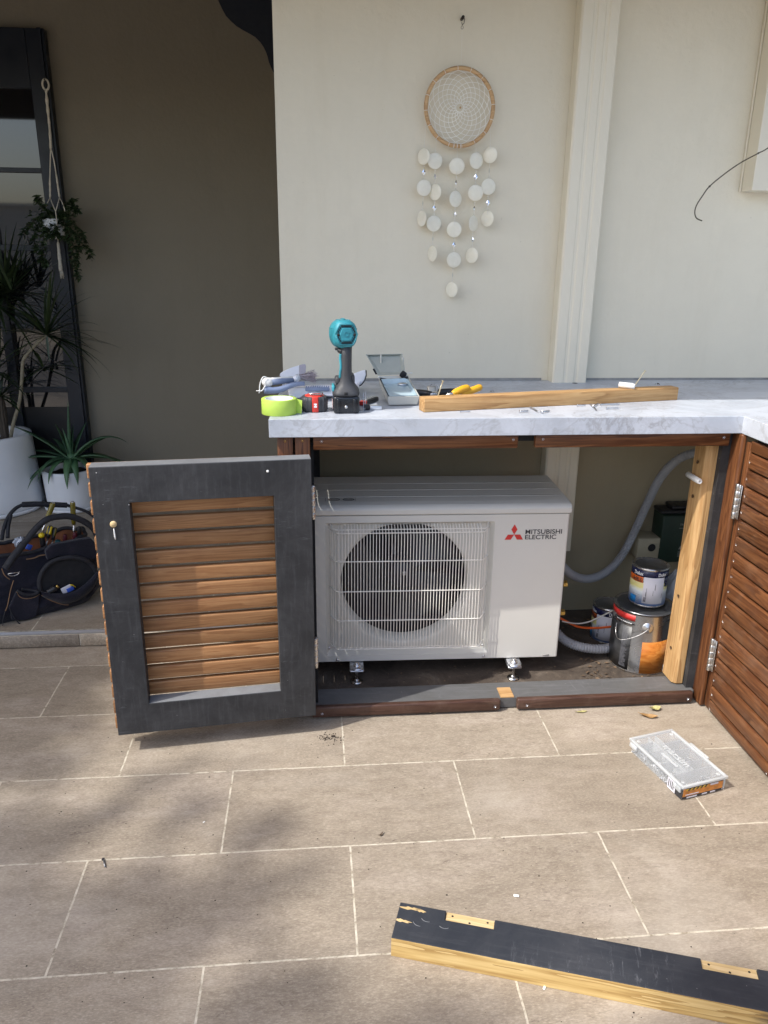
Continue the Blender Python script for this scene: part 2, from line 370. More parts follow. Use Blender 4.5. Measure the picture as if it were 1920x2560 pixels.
# ================= SETTING =================
WY = 2.66            # face of the wall behind the bench
DY = 4.20            # face of the recessed porch wall
PZF = 0.06           # porch floor level
g = MB(); g.add([(-60, -60, 0), (60, -60, 0), (60, 60, 0), (-60, 60, 0)], [(0, 1, 2, 3)])
struct(g.build('patio_floor', M_tile))
g = MB(); g.box((-9, 2.535, 0.004), (WALLX0 := -0.101, DY + 0.2, PZF))
pf = struct(g.build('porch_floor', M_tile2))
g = MB()                                             # step riser tiles and metal nosing
jx = PY(199, 1600, 2.515).x
xs = [jx - 0.601 * k for k in range(9, 0, -1)] + [jx, WALLX0 - 0.003]
for a, b in zip(xs[:-1], xs[1:]): g.rbox((a + 0.002, 2.515, 0.004), (b - 0.002, 2.534, 0.048), 0.0015, 1)
r_ = g.build('step_riser', M_riser, pf)
g = MB(); g.box((-9, 2.519, 0.0045), (WALLX0 - 0.004, 2.533, 0.0505)); g.build('grout', M_grout, pf)
g = MB(); g.tube([(-9, 2.523, 0.0555), (WALLX0 - 0.003, 2.523, 0.0560)], 0.0062, 12); g.build('nosing_trim', plain('aluminium_trim', (0.62, 0.63, 0.65), 0.4, 0.35, 0.05), pf)

w = MB(); w.box((-0.101, WY, 0.0), (6, DY + 0.3, 3.4)); 
w_ = tag(w.build('house_wall', M_wall), 'cream rendered wall behind the marble bench top, with the shell wind chime on it', 'wall')
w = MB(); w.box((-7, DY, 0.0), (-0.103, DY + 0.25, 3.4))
pw = tag(w.build('porch_wall', M_wall2), 'dark taupe rendered wall set back in deep shade, beside the tall navy glazed door', 'wall')
w = MB(); w.box((-0.098, WY - 0.0008, 0.0185), (2.9, WY + 0.01, 0.864)); note(w.build('shade_dark_base', wall_mat('shaded_dirty_render', (0.33, 0.28, 0.185)), w_), 'brownish dirty render inside the cabinet, its colour darkened for the enclosed shade')  # darker panel: the enclosed cabinet's shade put into the colour, with brownish dirt
# navy painted shape on the porch wall
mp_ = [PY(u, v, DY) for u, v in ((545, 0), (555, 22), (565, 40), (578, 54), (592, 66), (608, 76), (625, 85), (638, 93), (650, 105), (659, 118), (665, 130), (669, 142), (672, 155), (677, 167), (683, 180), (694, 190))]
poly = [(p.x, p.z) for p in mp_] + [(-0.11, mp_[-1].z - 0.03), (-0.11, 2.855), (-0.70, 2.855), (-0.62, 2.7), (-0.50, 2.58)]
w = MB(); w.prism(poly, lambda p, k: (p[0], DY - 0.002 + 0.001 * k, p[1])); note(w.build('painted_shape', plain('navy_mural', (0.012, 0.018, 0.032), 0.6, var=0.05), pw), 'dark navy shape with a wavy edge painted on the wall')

# roof over the porch and the bench: a front beam with the ceiling above and behind it
rf = thing('porch_roof', 'brown ceiling and cream front beam of the roof over the bench and porch', 'roof')
ROOFY = 1.90
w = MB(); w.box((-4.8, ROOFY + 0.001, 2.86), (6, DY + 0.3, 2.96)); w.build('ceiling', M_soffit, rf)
w = MB(); w.box((-0.10, ROOFY + 0.002, 2.245), (6, WY - 0.001, 2.27)); w.build('added_soffit', M_soffit, rf)  # unseen low soffit, added to darken the top of the wall
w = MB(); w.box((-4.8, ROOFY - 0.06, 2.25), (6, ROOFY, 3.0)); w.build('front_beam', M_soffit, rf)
# unseen wall added off to the left to shut sky light out of the porch
w = MB(); w.box((-4.8, ROOFY + 0.002, 0), (-4.6, DY - 0.001, 2.859)); tag(w.build('added_end_wall', M_wall), 'unseen cream end wall added on the far left to close the porch off from the sky', 'wall')
# unseen wall added behind the viewer for door glass reflections and ambient light
w = MB(); w.box((-9, -7.2, 0), (9, -7.0, 2.1)); w.box((-9, -7.25, 2.1), (9, -6.95, 2.16))
tag(w.build('added_rear_wall', plain('added_wall_render', (0.52, 0.50, 0.46), 0.8)), 'unseen pale rendered wall added across the patio for the door glass to mirror', 'wall')

# -------- glazed door on the porch --------
dr = thing('glazed_door', 'tall navy steel door with horizontal glazing bars behind the potted plants', 'door', (0, 0, 0))
xR = -1.125 * KD; xI = -1.205 * KD; xM = -1.43 * KD; zT = zk(2.235); zH = zk(2.005)
def zat(v, u=60): return PY(u, v, DY - 0.03).z
w = MB()
w.box((xI, DY - 0.05, PZF), (xR, DY - 0.002, zT)); w.box((-4.0, DY - 0.05, zH), (xI - 0.001, DY - 0.002, zT))
w.box((-4.0, DY - 0.045, PZF + 0.0), (xI - 0.001, DY - 0.003, PZF + 0.11))
w.build('frame', M_navy, dr, bevel=0.002)
w = MB(); w.box((xR - 0.028, DY - 0.062, PZF), (xR - 0.012, DY - 0.0505, zT)); w.build('trim_strip', M_navy, dr)
w = MB()
for xm in (xM, xM - 0.62): w.box((xm - 0.045, DY - 0.055, PZF + 0.112), (xm, DY - 0.006, zH - 0.001))
w.each('mullion', M_navy, dr, bevel=0.002)
bars = [(420, 432), (612, 627), (797, 809), (968, 980)]
w = MB()
for a, b in bars:
    w.box((xM + 0.001, DY - 0.048, zat(b)), (xI - 0.001, DY - 0.008, zat(a))); w.box((xM - 0.619, DY - 0.048, zat(b)), (xM - 0.046, DY - 0.008, zat(a)))
w.each('glazing_bar', M_navy, dr, bevel=0.0015)
t = NT('dark_window_glass'); t.set(Base_Color=(0.010, 0.011, 0.013, 1), Roughness=0.03, IOR=1.75, Specular_IOR_Level=0.6); M_glass = t.m
w = MB(); w.box((-4.0, DY - 0.030, 0.55), (xI - 0.0005, DY - 0.022, zH - 0.0005)); w.build('pane', M_glass, dr)
w = MB(); w.box((-4.0, DY - 0.030, PZF + 0.111), (xI - 0.0005, DY - 0.022, 0.549)); w.build('kick_panel', plain('door_kick_panel', (0.008, 0.009, 0.011), 0.35), dr)

# -------- cabinet interior floor --------
t = NT('dirty_concrete'); v = t.coord()
c = t.ramp(t.noise(v, 7, 7, 0.7, 0.8), [(0.3, (0.035, 0.026, 0.02, 1)), (0.55, (0.085, 0.066, 0.05, 1)), (0.75, (0.17, 0.14, 0.11, 1))])
c = t.mix(t.ramp(t.noise(v, 60, 5, 0.8), [(0.6, 0.0), (0.7, 0.8)]), c, (0.22, 0.17, 0.12, 1))
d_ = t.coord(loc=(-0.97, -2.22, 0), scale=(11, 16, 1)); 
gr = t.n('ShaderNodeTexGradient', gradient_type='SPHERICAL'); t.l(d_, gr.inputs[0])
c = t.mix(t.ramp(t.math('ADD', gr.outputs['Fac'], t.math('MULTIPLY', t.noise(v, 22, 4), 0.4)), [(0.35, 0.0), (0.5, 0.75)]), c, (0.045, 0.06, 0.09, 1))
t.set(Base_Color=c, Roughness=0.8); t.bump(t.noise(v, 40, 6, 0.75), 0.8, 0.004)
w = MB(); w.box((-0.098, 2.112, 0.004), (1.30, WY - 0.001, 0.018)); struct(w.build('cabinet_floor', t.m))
# dead leaf litter on it
w = MB(); rr = random.Random(3)
for i in range(260):
    if i < 150: x, y = rr.uniform(0.86, 1.14), rr.uniform(2.13, 2.6)
    else: x, y = rr.uniform(0.0, 0.95), rr.uniform(2.13, 2.6)
    s_ = rr.uniform(0.003, 0.011 if i < 150 else 0.006); a = rr.uniform(0, 6.3); b = rr.uniform(-0.5, 0.5)
    m_ = T(x, y, 0.021 + rr.uniform(0, 0.004)) @ Matrix.Rotation(a, 4, 'Z') @ Matrix.Rotation(b, 4, 'X')
    w.add([m_ @ Vector(p) for p in ((-s_, 0, 0), (0, -s_ * 0.5, 0.001), (s_, 0, 0), (0, s_ * 0.5, 0.002))], [(0, 1, 2, 3)])
o = w.build('leaf_litter', plain('leaf_litter', (0.13, 0.085, 0.05), 0.8, var=0.6, scale=30))
o['kind'] = 'stuff'; o['label'] = 'crumbled dead leaves and grit on the cabinet floor'; o['category'] = 'leaf litter'

# ================= BENCH =================
FY = 2.015; UZ = 0.866; TZ = 0.914; CFY = 1.998
bt = thing('marble_counter', 'L-shaped white marble-look bench top with grey veins, above the timber cabinet', 'bench top')
cx = 1.183; cl = PY(671, 1047, CFY).x
w = MB()
poly = [(cl, CFY), (cx, CFY), (cx, -0.6), (3.0, -0.6), (3.0, WY - 0.001), (-0.1, WY - 0.001)]
w.prism(poly, lambda p, k: (p[0], p[1], UZ if k == 0 else TZ)); w.build('slab', M_marble, bt, bevel=0.0012)
w = MB(); w.box((-0.10, WY - 0.006, TZ + 0.0003), (0.80, WY - 0.0005, TZ + 0.008)); w.box((0.962, WY - 0.006, TZ + 0.0003), (2.9, WY - 0.0005, TZ + 0.007))
w.each('sealant_strip', plain('grey_sealant', (0.27, 0.265, 0.25), 0.7, var=0.2, scale=30), bt)

bc = thing('bench_cabinet', 'timber bench cabinet with its slatted door swung open around the air conditioner', 'cabinet')
def screwhead(mb, x, z, y, r=0.0042):
    mb.lathe([(0.0004, 0), (r * 0.45, 0.0), (r * 0.5, -0.0012), (r * 0.75, -0.0012), (r, 0.0008)][::-1], n=12, M=T(x, y, z) @ R('X', 90))
# top rails
xa = PY(783, 1100, FY).x; xb = PY(1296, 1100, FY).x; xc = PY(1339, 1100, FY).x; xd = PY(1825, 1100, FY).x
for i, (a, b) in enumerate(((xa, xb), (xc, xd))):
    w = MB(); w.rbox((a, FY, 0.8265), (b, FY + 0.02, UZ - 0.0005), 0.003, 2); tr = w.build('top_rail', M_merX, bc)
    w = MB()
    for x in ((a + 0.022, b - 0.015) if i == 0 else (a + 0.02, b - 0.02)): screwhead(w, x, 0.851, FY - 0.0002)
    w.each('screw_head', M_zinc, tr)
w = MB(); w.box((xa + 0.002, FY + 0.0205, 0.842), (xd, FY + 0.06, UZ - 0.001)); w.build('black_top_batten', M_dark, bc)
# kick boards + plinth
ka = -0.02; kb = PY(1250, 1745, FY).x; kc = PY(1291, 1745, FY).x; kd = PY(1727, 1745, FY).x
kz = 0.0425
w = MB(); w.box((ka, FY + 0.006, 0.004), (kd + 0.01, FY + 0.096, kz - 0.004)); w.build('plinth', M_dustplinth, bc, bevel=0.002)
for a, b in ((ka, kb), (kc, kd)):
    w = MB(); w.rbox((a, FY - 0.014, -0.0 + 0.006), (b, FY + 0.0055, kz), 0.006, 3)
    k_ = w.build('kick_board', M_kick, bc)
    w = MB(); [screwhead(w, x, 0.022, FY - 0.0143) for x in (a + 0.03, b - 0.018)]; w.each('screw_head', M_zinc, k_)
w = MB(); w.box((kb + 0.004, FY + 0.0056, kz - 0.0039), (kc - 0.006, FY + 0.06, kz - 0.0005)); note(w.build('chiselled_notch', M_pineX, bc), 'raw yellow notch cut in the black plinth between the two kick boards')
# left: vertical boards + end side + black post
w = MB()
pa = PY(693, 1100, FY).x; pb = PY(733, 1100, FY).x; pc = PY(737, 1100, FY).x; pd = PY(775, 1100, FY).x
w.rbox((pa, FY, 0.012), (pb - 0.001, FY + 0.02, UZ - 0.0006), 0.003, 2); w.rbox((pc, FY, 0.012), (pd, FY + 0.02, UZ - 0.0006), 0.003, 2)
lb = w.each('end_board', M_merZ, bc)[0]
w = MB(); [screwhead(w, x, 0.853, FY - 0.0002) for x in ((pa + pb) / 2, (pc + pd) / 2)]; w.each('screw_head', M_brass, lb)
w = MB(); w.box((pa + 0.004, FY + 0.0205, 0.005), (PY(785, 1180, FY + 0.02).x, FY + 0.035, 0.8415)); w.build('black_backing', M_dark, bc)  # board added to stop sunlight leaking in beside the hinge
w = MB(); w.box((-0.07, 2.50, 0.019), (PY(800, 1180, 2.50).x, 2.57, 0.862)); w.build('black_post', M_dark, bc)
w = MB()
for k in range(17): w.rbox((pa - 0.001, FY + 0.021, 0.03 + k * 0.0485), (pa + 0.003, WY - 0.003, 0.03 + k * 0.0485 + 0.044), 0.003, 2)
w.build('end_slats', M_merY, bc)
# right corner post (square, hardwood) and black stud behind
w = MB(); qx0 = PX(1825, 1150, 1.0).x; 
w.rbox((PY(1742, 1760, 2.0).x, 1.985, 0.004), (1.197, 2.04, UZ - 0.0007), 0.006, 3); w.build('corner_post', M_merZ, bc)
cpx = PY(1742, 1760, 2.0).x
w = MB(); w.box((cpx - 0.024, FY + 0.022, kz - 0.003), (cpx + 0.004, FY + 0.11, UZ - 0.0008)); w.build('black_stud', M_black, bc)
# pine stud, standing a little out of plumb
w = MB()
bL, bR, bB = PZ(1686, 1711, kz), PZ(1716, 1711, kz), PZ(1669, 1692, kz)
dx_ = 0.004
def stud(p, k): return (p[0] + dx_ * k, p[1], kz - 0.0002 if k == 0 else 0.842)
bL = Vector((1.126, 2.058, kz)); bR = Vector((cpx - 0.0245, 2.058, kz)); bx = 1.120
w.prism([(bL.x + 0.006, 2.056), (bR.x - 0.002, 2.056), (bR.x, 2.060), (bR.x, 2.130), (bx, 2.130), (bx, 2.068)], stud)
st_ = note(w.build('pine_stud', M_pineZ, bc, bevel=0.002), 'raw yellow pine stud standing on the plinth beside the black stud')
w = MB()
for z in (0.655, 0.33, 0.15, 0.76): w.lathe([(0.0003, -0.0004), (0.0045, -0.0004), (0.0055, 0.0015)], n=14, M=T(bx - 0.0006, 2.095, z) @ R('Y', -90))
w.each('screw_head', plain('rusty_screw', (0.12, 0.075, 0.04), 0.6, 0.5), st_)
# white plastic sleeve screwed through the stud
a = PY(1717, 1202, 2.075); b = PY(1757, 1206, 2.02)
ps = thing('plastic_sleeve', 'short white plastic tube stuck into the upright pine stud', 'plastic tube')
p0 = PY(1727, 1188, 2.11); p1 = PY(1751, 1205, 2.045)
w = MB(); w.lathe([(0.0045, 0.0), (0.0085, 0.0), (0.0085, 0.062), (0.0078, 0.066), (0.0068, 0.069), (0.0035, 0.069), (0.0035, 0.04), (0.0002, 0.04)], n=20, M=along(PY(1720, 1186, 2.115), p1)); w.build('tube', M_white, ps)

# -------- right-hand run: closed slatted door --------
SX = 1.190
rdz = [0.8195 - 0.0485 * k for k in range(17)]
sd = bpy.data.objects.new('slatted_door', None); COL.objects.link(sd); sd.parent = bc
note(sd, 'closed slatted hardwood door on the side run, with two stainless hinges')
w = MB()
for k, z in enumerate(rdz): w.rbox((SX, 1.30, max(z - 0.0435, 0.012)), (SX + 0.019, 1.958, z), 0.006, 3)
w.rbox((SX + 0.001, 1.30, 0.8235), (SX + 0.019, 1.958, UZ - 0.012), 0.003, 2)
w.build('slat_panel', M_merY, sd)
w = MB(); rj = random.Random(5)
for z in rdz:
    for y in (1.945, 1.63, 1.315):
        w.lathe([(0.0003, -0.0002), (0.002, -0.0002), (0.0024, -0.0006), (0.0036, -0.0003), (0.0038, 0.001)], n=12, M=T(SX, y + rj.uniform(-0.003, 0.003), z - 0.022) @ R('Y', 90) @ R('X', 180))
w.each('screw_head', M_steel, sd)
w = MB(); w.rbox((SX + 0.004, 1.9605, 0.01), (SX + 0.03, 1.984, UZ - 0.02), 0.002, 2); w.build('stile', M_merZ, sd)
w = MB(); w.box((SX + 0.0195, 0.3, 0.008), (SX + 0.05, 1.957, UZ - 0.001)); w.build('black_backing', M_dark, sd)
for za, zb in ((0.6245, 0.7275), (0.1365, 0.2435)):
    h = MB(); yc = 1.975
    L = zb - za
    for k in range(5):
        h.lathe([(0.0002, 0), (0.0066, 0), (0.0072, 0.0008), (0.0072, L / 5 - 0.0014), (0.0066, L / 5 - 0.0006), (0.0002, L / 5 - 0.0006)], (SX - 0.0055, yc, za + L / 5 * k), 20)
    h.rbox((SX - 0.0035, yc - 0.017, za + 0.002), (SX - 0.0005, yc, zb - 0.002), 0.0008, 1)
    h.build('hinge', M_steel, sd)
sp2 = MB()
for z in rdz: sp2.rbox((SX, 0.0, max(z - 0.0445, 0.012)), (SX + 0.019, 1.294, z), 0.006, 3)
note(sp2.build('side_slats', M_merY, bc), 'hardwood slats of the side run nearest the viewer')

# -------- open door: seen from its black painted back --------
od = bpy.data.objects.new('open_door', None); COL.objects.link(od); od.parent = bc
od.location = (-0.008, 1.93, 0); od.rotation_euler = (0, 0, math.atan2(0.06, 0.549))
note(od, 'slatted door swung wide open, its black painted back frame towards the viewer')
X0, X1, Z0, Z1 = -0.545, 0.0, 0.063, 0.824; x0, x1, z0, z1 = -0.457, -0.098, 0.153, 0.73
w = MB(); th = 0.044
# frame as one ring; slightly ragged lower edge
ring = [(X0, Z0), (X1, Z0), (X1, Z1), (X0, Z1)]; hole = [(x0, z0), (x1, z0), (x1, z1), (x0, z1)]
vs = [(x, y, z) for y in (0, th) for (x, z) in ring + hole]
fs = []
for i in range(4):
    j = (i + 1) % 4
    fs += [(i, j, 4 + j, 4 + i), (8 + i, 12 + i, 12 + j, 8 + j), (i, 8 + i, 8 + j, j), (4 + i, 4 + j, 12 + j, 12 + i)]
w.add(vs, fs); w.build('frame', M_black, od, bevel=0.0012)
w = MB(); w.box((X0 + 0.001, 0.001, Z1 + 0.0002), (X1 - 0.001, th + 0.001, Z1 + 0.0015)); w.box((x0 + 0.001, 0.002, z0 + 0.0002), (x1 - 0.001, th - 0.001, z0 + 0.001))
w.each('dusty_edge', M_dusty, od)
w = MB()
for k in range(16):
    z = 0.822 - 0.0485 * k; jit = random.uniform(-0.001, 0.001)
    w.rbox((X0 - 0.013, th + 0.0015, z - 0.0385 + jit), (X1 - 0.004, th + 0.0205, z + jit), 0.0035, 3)
w.build('slat_panel', M_slat, od)
w = MB()          # plug and drip of filler on the left stile
w.lathe([(0.0002, -0.003), (0.008, -0.003), (0.0085, 0.0)], n=18, M=T(-0.5, 0, 0.676) @ R('X', -90)); note(w.build('timber_plug', M_pineY, od), 'small round plug on the black stile')
w = MB(); w.tube([(-0.5, -0.002, 0.665), (-0.4995, -0.003, 0.655), (-0.499, -0.003, 0.645), (-0.4985, -0.0015, 0.636)], [0.001, 0.0016, 0.0022, 0.0018], 6); w.build('filler_drip', M_white, od)
w = MB()
for x, z, s in ((-0.112, 0.797, 0.0035), (-0.527, 0.811, 0.0012), (-0.458, 0.725, 0.001)): w.sphere((x, -0.001, z), s, 6, (1, 0.5, 1))
w.each('paint_fleck', M_white, od)
for zc in (0.69, 0.235):
    w = MB(); L = 0.096
    for k in range(5): w.lathe([(0.0002, 0), (0.0066, 0), (0.007, 0.0008), (0.007, L / 5 - 0.0014), (0.0066, L / 5 - 0.0006), (0.0002, L / 5 - 0.0006)], (0.0085, th + 0.012, zc - L / 2 + L / 5 * k), 18)
    w.rbox((-0.002, th - 0.0, zc - L / 2 + 0.002), (0.004, th + 0.012, zc + L / 2 - 0.002), 0.0008, 1)
    w.build('hinge', M_steel, od)

# ================= DOWNPIPE, WALL BOX, TWIG =================
dp = thing('downpipe', 'cream rectangular downpipe running down the wall and through the bench top', 'downpipe')
y0 = 2.60; xl = PY(1457, 0, y0).x; xr = PY(1556, 0, y0).x; zb = PY(1421, 1378, y0).z
W_ = xr - xl
prof = [(0, WY - 0.001 - y0), (0, 0.006), (0.006, 0), (W_ * 0.29, 0), (W_ * 0.33, 0.003), (W_ * 0.39, 0.003), (W_ * 0.43, 0), (W_ * 0.60, 0), (W_ * 0.64, 0.003), (W_ * 0.70, 0.003), (W_ * 0.74, 0), (W_ - 0.004, 0), (W_, 0.006), (W_, WY - 0.001 - y0)]
w = MB(); w.prism(prof, lambda p, k: (xl + p[0], y0 + p[1], zb if k == 0 else 2.24)); note(w.build('pipe', M_metalwhite, dp, bevel=0.001), 'cream fluted downpipe body')
w = MB(); c_ = PY(1434, 961, y0); w.lathe([(0.0002, 0.0005), (0.009, 0.0005), (0.0095, 0.0)], (c_.x, y0 - 0.012, TZ + 0.0001), 16); w.build('drain_spot', M_dark, dp)

wb = thing('wall_box', 'cream sheet-metal box on the wall above the bench, at the right edge', 'wall box')
bxl = PY(1850, 473, WY).x; fy = 2.585; bz = PY(1878, 476, fy).z
w = MB(); w.box((bxl, fy, bz), (2.3, WY - 0.001, 2.24)); w.build('body', M_metalwhite, wb, bevel=0.002)
w = MB(); w.rbox((bxl - 0.006, WY - 0.012, bz), (bxl - 0.0002, WY - 0.0015, 2.24), 0.003, 2); w.build('edge_bead', M_metalwhite, wb)

tw = MB()
pts = [(1990, 320, 2.50), (1920, 370, 2.45), (1896, 383, 2.45), (1850, 408, 2.44), (1810, 436, 2.43), (1774, 466, 2.42), (1756, 490, 2.41), (1742, 512, 2.40), (1737, 530, 2.40), (1741, 545, 2.40), (1755, 552, 2.40)]
tw.tube(smooth_path([PY(*p) for p in pts] if False else [PY(2090, 250, 2.56)] + [PY(*p) for p in pts], 6), 0.0018, 6)
tw.sphere(PY(1774, 466, 2.42), 0.0032, 6); tw.sphere(PY(1896, 383, 2.45), 0.003, 6)
tag(tw.build('vine_tendril', plain('dry_tendril', (0.10, 0.085, 0.055), 0.7)), 'thin bare brown tendril hooking down in front of the wall at the right', 'tendril')

# ================= AIR CONDITIONER =================
ac = thing('air_conditioner', 'cream outdoor air conditioner unit inside the open bench cabinet', 'air conditioner', (-0.040, 2.205, 0.080), rad(-1.4))
AW, AH, AD = 0.822, 0.497, 0.285
def ray_rect(cx_, cz_, a, x0, x1, z0, z1):
    dx, dz = cos(a), sin(a); ts = []
    if abs(dx) > 1e-9: ts.append(((x1 if dx > 0 else x0) - cx_) / dx)
    if abs(dz) > 1e-9: ts.append(((z1 if dz > 0 else z0) - cz_) / dz)
    t_ = min(ts); return cx_ + dx * t_, cz_ + dz * t_
rx0, rx1, rz0, rz1 = 0.068, 0.590, 0.022, 0.474
w = MB()
# outer shell: front ring with opening, sides, back, bottom
ring = [(0, 0), (AW, 0), (AW, AH), (0, AH)]; hole = [(rx0, rz0), (rx1, rz0), (rx1, rz1), (rx0, rz1)]
vs = [(x, 0, z) for x, z in ring + hole] + [(x, AD, z) for x, z in ring] + [(x + (0.012 if x < 0.33 else -0.012), 0.02, z + (0.012 if z < 0.2 else -0.012)) for x, z in hole]
fs = []
for i in range(4):
    j = (i + 1) % 4
    fs += [(i, j, 4 + j, 4 + i), (i, 8 + i, 8 + j, j), (4 + i, 4 + j, 12 + j, 12 + i)]
fs.append((8, 11, 10, 9)); w.add(vs, fs)
w.build('casing', M_acwhite, ac, bevel=0.006, seg=3, angle=60)
# recessed fan plate with round opening and flared ring
w = MB(); fcx, fcz, fr = 0.316, 0.264, 0.202
angs = sorted([2 * pi * k / 96 for k in range(96)] + [math.atan2(z - fcz, x - fcx) % (2 * pi) for x in (rx0 + .012, rx1 - .012) for z in (rz0 + .012, rz1 - .012)])
n_ = len(angs); vs = []
for a in angs: x, z = ray_rect(fcx, fcz, a, rx0 + .012, rx1 - .012, rz0 + .012, rz1 - .012); vs.append((x, 0.0201, z))
for rr_, yy in ((fr + 0.022, 0.020), (fr + 0.009, 0.017), (fr, 0.022), (fr - 0.002, 0.075)):
    for a in angs:
        x_, z_ = fcx + rr_ * cos(a), fcz + rr_ * sin(a)
        x_ = min(max(x_, rx0 + .013), rx1 - .013); z_ = min(max(z_, rz0 + .013), rz1 - .013); vs.append((x_, yy, z_))
fs = [(r_i * n_ + k, r_i * n_ + (k + 1) % n_, (r_i + 1) * n_ + (k + 1) % n_, (r_i + 1) * n_ + k) for r_i in range(4) for k in range(n_)]
w.add(vs, fs, True); w.build('fan_surround', M_acwhite, ac)
w = MB(); w.box((0.094, 0.077, 0.03), (0.554, 0.26, 0.49)); bmx = w.build('coil_chamber', plain('dark_chamber', (0.018, 0.018, 0.022), 0.5), ac)
me = bmx.data; bm = bmesh.new(); bm.from_mesh(me)
bmesh.ops.delete(bm, geom=[f for f in bm.faces if f.normal.y < -0.9], context='FACES'); bm.to_mesh(me); bm.free()
# fan blades
w = MB()
for b in range(3):
    a0 = b * 2 * pi / 3 + 0.5; nr, na = 7, 10; vs = []
    for i in range(nr + 1):
        r_ = 0.045 + (0.178 - 0.045) * i / nr
        for k in range(na + 1):
            u_ = k / na; a = a0 + u_ * (1.35 + 0.25 * i / nr) - 0.15 * i / nr
            vs.append((fcx + r_ * cos(a), 0.10 + 0.055 * u_, fcz + r_ * sin(a)))
    w.add(vs, [(i * (na + 1) + k, i * (na + 1) + k + 1, (i + 1) * (na + 1) + k + 1, (i + 1) * (na + 1) + k) for i in range(nr) for k in range(na)], True)
w.lathe([(0.0002, -0.05), (0.04, -0.046), (0.048, -0.03), (0.048, 0.04)], n=30, M=T(fcx, 0.13, fcz) @ R('X', -90))
fan = w.build('fan', plain('fan_plastic', (0.020, 0.021, 0.028), 0.4), ac)
w = MB(); w.lathe([(0.0002, -0.012), (0.004, -0.012), (0.004, -0.004), (0.0075, -0.004), (0.0075, 0.0)], n=12, M=T(fcx + 0.004, 0.082, fcz + 0.008) @ R('X', -90)); w.build('hub_nut', M_steel, fan)
w = MB(); w.rbox((fcx - 0.055, 0.16, 0.39), (fcx + 0.05, 0.17, 0.425), 0.004, 2); w.rbox((fcx - 0.052, 0.16, 0.405), (fcx - 0.045, 0.165, 0.49), 0.002, 1); w.rbox((fcx + 0.04, 0.16, 0.405), (fcx + 0.047, 0.165, 0.49), 0.002, 1); w.rbox((fcx - 0.03, 0.165, 0.30), (fcx + 0.03, 0.175, 0.388), 0.008, 2)
w.build('motor_bracket', plain('grey_bracket', (0.16, 0.16, 0.17), 0.5), ac)
# lid
w = MB(); ov = 0.005
prof = [(-0.006, AH + 0.0015), (-0.006, AH + 0.018), (-0.002, AH + 0.026), (0.008, AH + 0.031), (0.030, AH + 0.034), (AD + 0.004, AH + 0.042), (AD + 0.004, AH + 0.0015)]
w.prism(prof, lambda p, k: (-ov if k == 0 else AW + ov, p[0], p[1]))
lid = w.build('lid', M_acwhite, ac, bevel=0.005, seg=3)
w = MB()
for y in (0.075, 0.14, 0.205): w.rbox((0.0, y, AH + 0.034 + (y - 0.03) / 0.26 * 0.008 - 0.001), (AW - 0.0, y + 0.010, AH + 0.0346 + (y - 0.03) / 0.26 * 0.008 + 0.0003), 0.0011, 1)
w.each('rib', M_acwhite, lid)
w = MB()                                        # small symbols on the lid
mz = AH + 0.0365
for cx_ in (0.091, 0.135):
    w.lathe([(0.0125, 0), (0.0125, 0.0005), (0.0105, 0.0005), (0.0105, 0)], n=24, M=T(cx_ + 0.006, 0.048, mz) @ Matrix.Diagonal((1.4, 1, 1, 1)))
    w.box((cx_ - 0.005, 0.0465, mz), (cx_ + 0.017, 0.0485, mz + 0.0005))
for x in (0.070, 0.161): w.box((x, 0.034, mz), (x + 0.001, 0.062, mz + 0.0006))
w.build('printed_symbol', M_blackprint, lid)
w = MB(); w.box((0.001, 0.001, AH - 0.0003), (AW - 0.001, AD, AH + 0.0014)); w.build('seam', M_dark, ac)
# wire grille
w = MB(); gx0, gx1, gzb, gzt = 0.088, 0.566, 0.058, 0.456; gy = -0.034; wr = 0.00135
nb = 47
for i in range(nb):
    x = gx0 + 0.022 + (gx1 - gx0 - 0.044) * i / (nb - 1)
    w.tube([(x, 0.004, gzt + 0.012), (x, -0.012, gzt + 0.006), (x, gy + 0.004, gzt - 0.008), (x, gy, gzt - 0.018), (x, gy, gzb + 0.012), (x, gy + 0.005, gzb + 0.004), (x, -0.006, gzb - 0.004)], wr, 5, False)
for s_ in (0, 1):                                # bars on the bent-back flanks
    for k in range(4):
        x = gx0 + 0.004 * k - 0.002 + 0.001 * k * k if s_ == 0 else gx1 - (0.004 * k - 0.002 + 0.001 * k * k); y = 0.002 - 0.0085 * k
        w.tube([(x, y, gzt - 0.006 - 0.003 * k), (x, y, gzb + 0.006)], wr, 5, False)
for z in (0.4525, 0.361, 0.262, 0.163, 0.064):
    zz = z
    w.tube([(gx0 - 0.008, 0.010, zz), (gx0, -0.004, zz), (gx0 + 0.012, gy + 0.004, zz), (gx0 + 0.022, gy - 0.001, zz), (gx1 - 0.022, gy - 0.001, zz), (gx1 - 0.012, gy + 0.004, zz), (gx1, -0.004, zz), (gx1 + 0.008, 0.010, zz)], wr * 1.25, 6, False)
w.tube([(gx0 - 0.002, 0.015, gzt + 0.010), (gx0 + 0.002, -0.016, gzt + 0.006), (gx0 + 0.01, -0.018, gzt + 0.002), (gx1 - 0.01, -0.018, gzt + 0.002), (gx1 - 0.002, -0.016, gzt + 0.006), (gx1 + 0.002, 0.015, gzt + 0.010)], wr * 1.2, 6, False)
w.tube([(gx0 + 0.015, -0.016, gzb + 0.001), (gx1 - 0.015, -0.016, gzb + 0.001)], wr * 1.2, 6, False)
note(w.build('wire_grille', M_acwire, ac), 'cream wire grille over the fan opening')
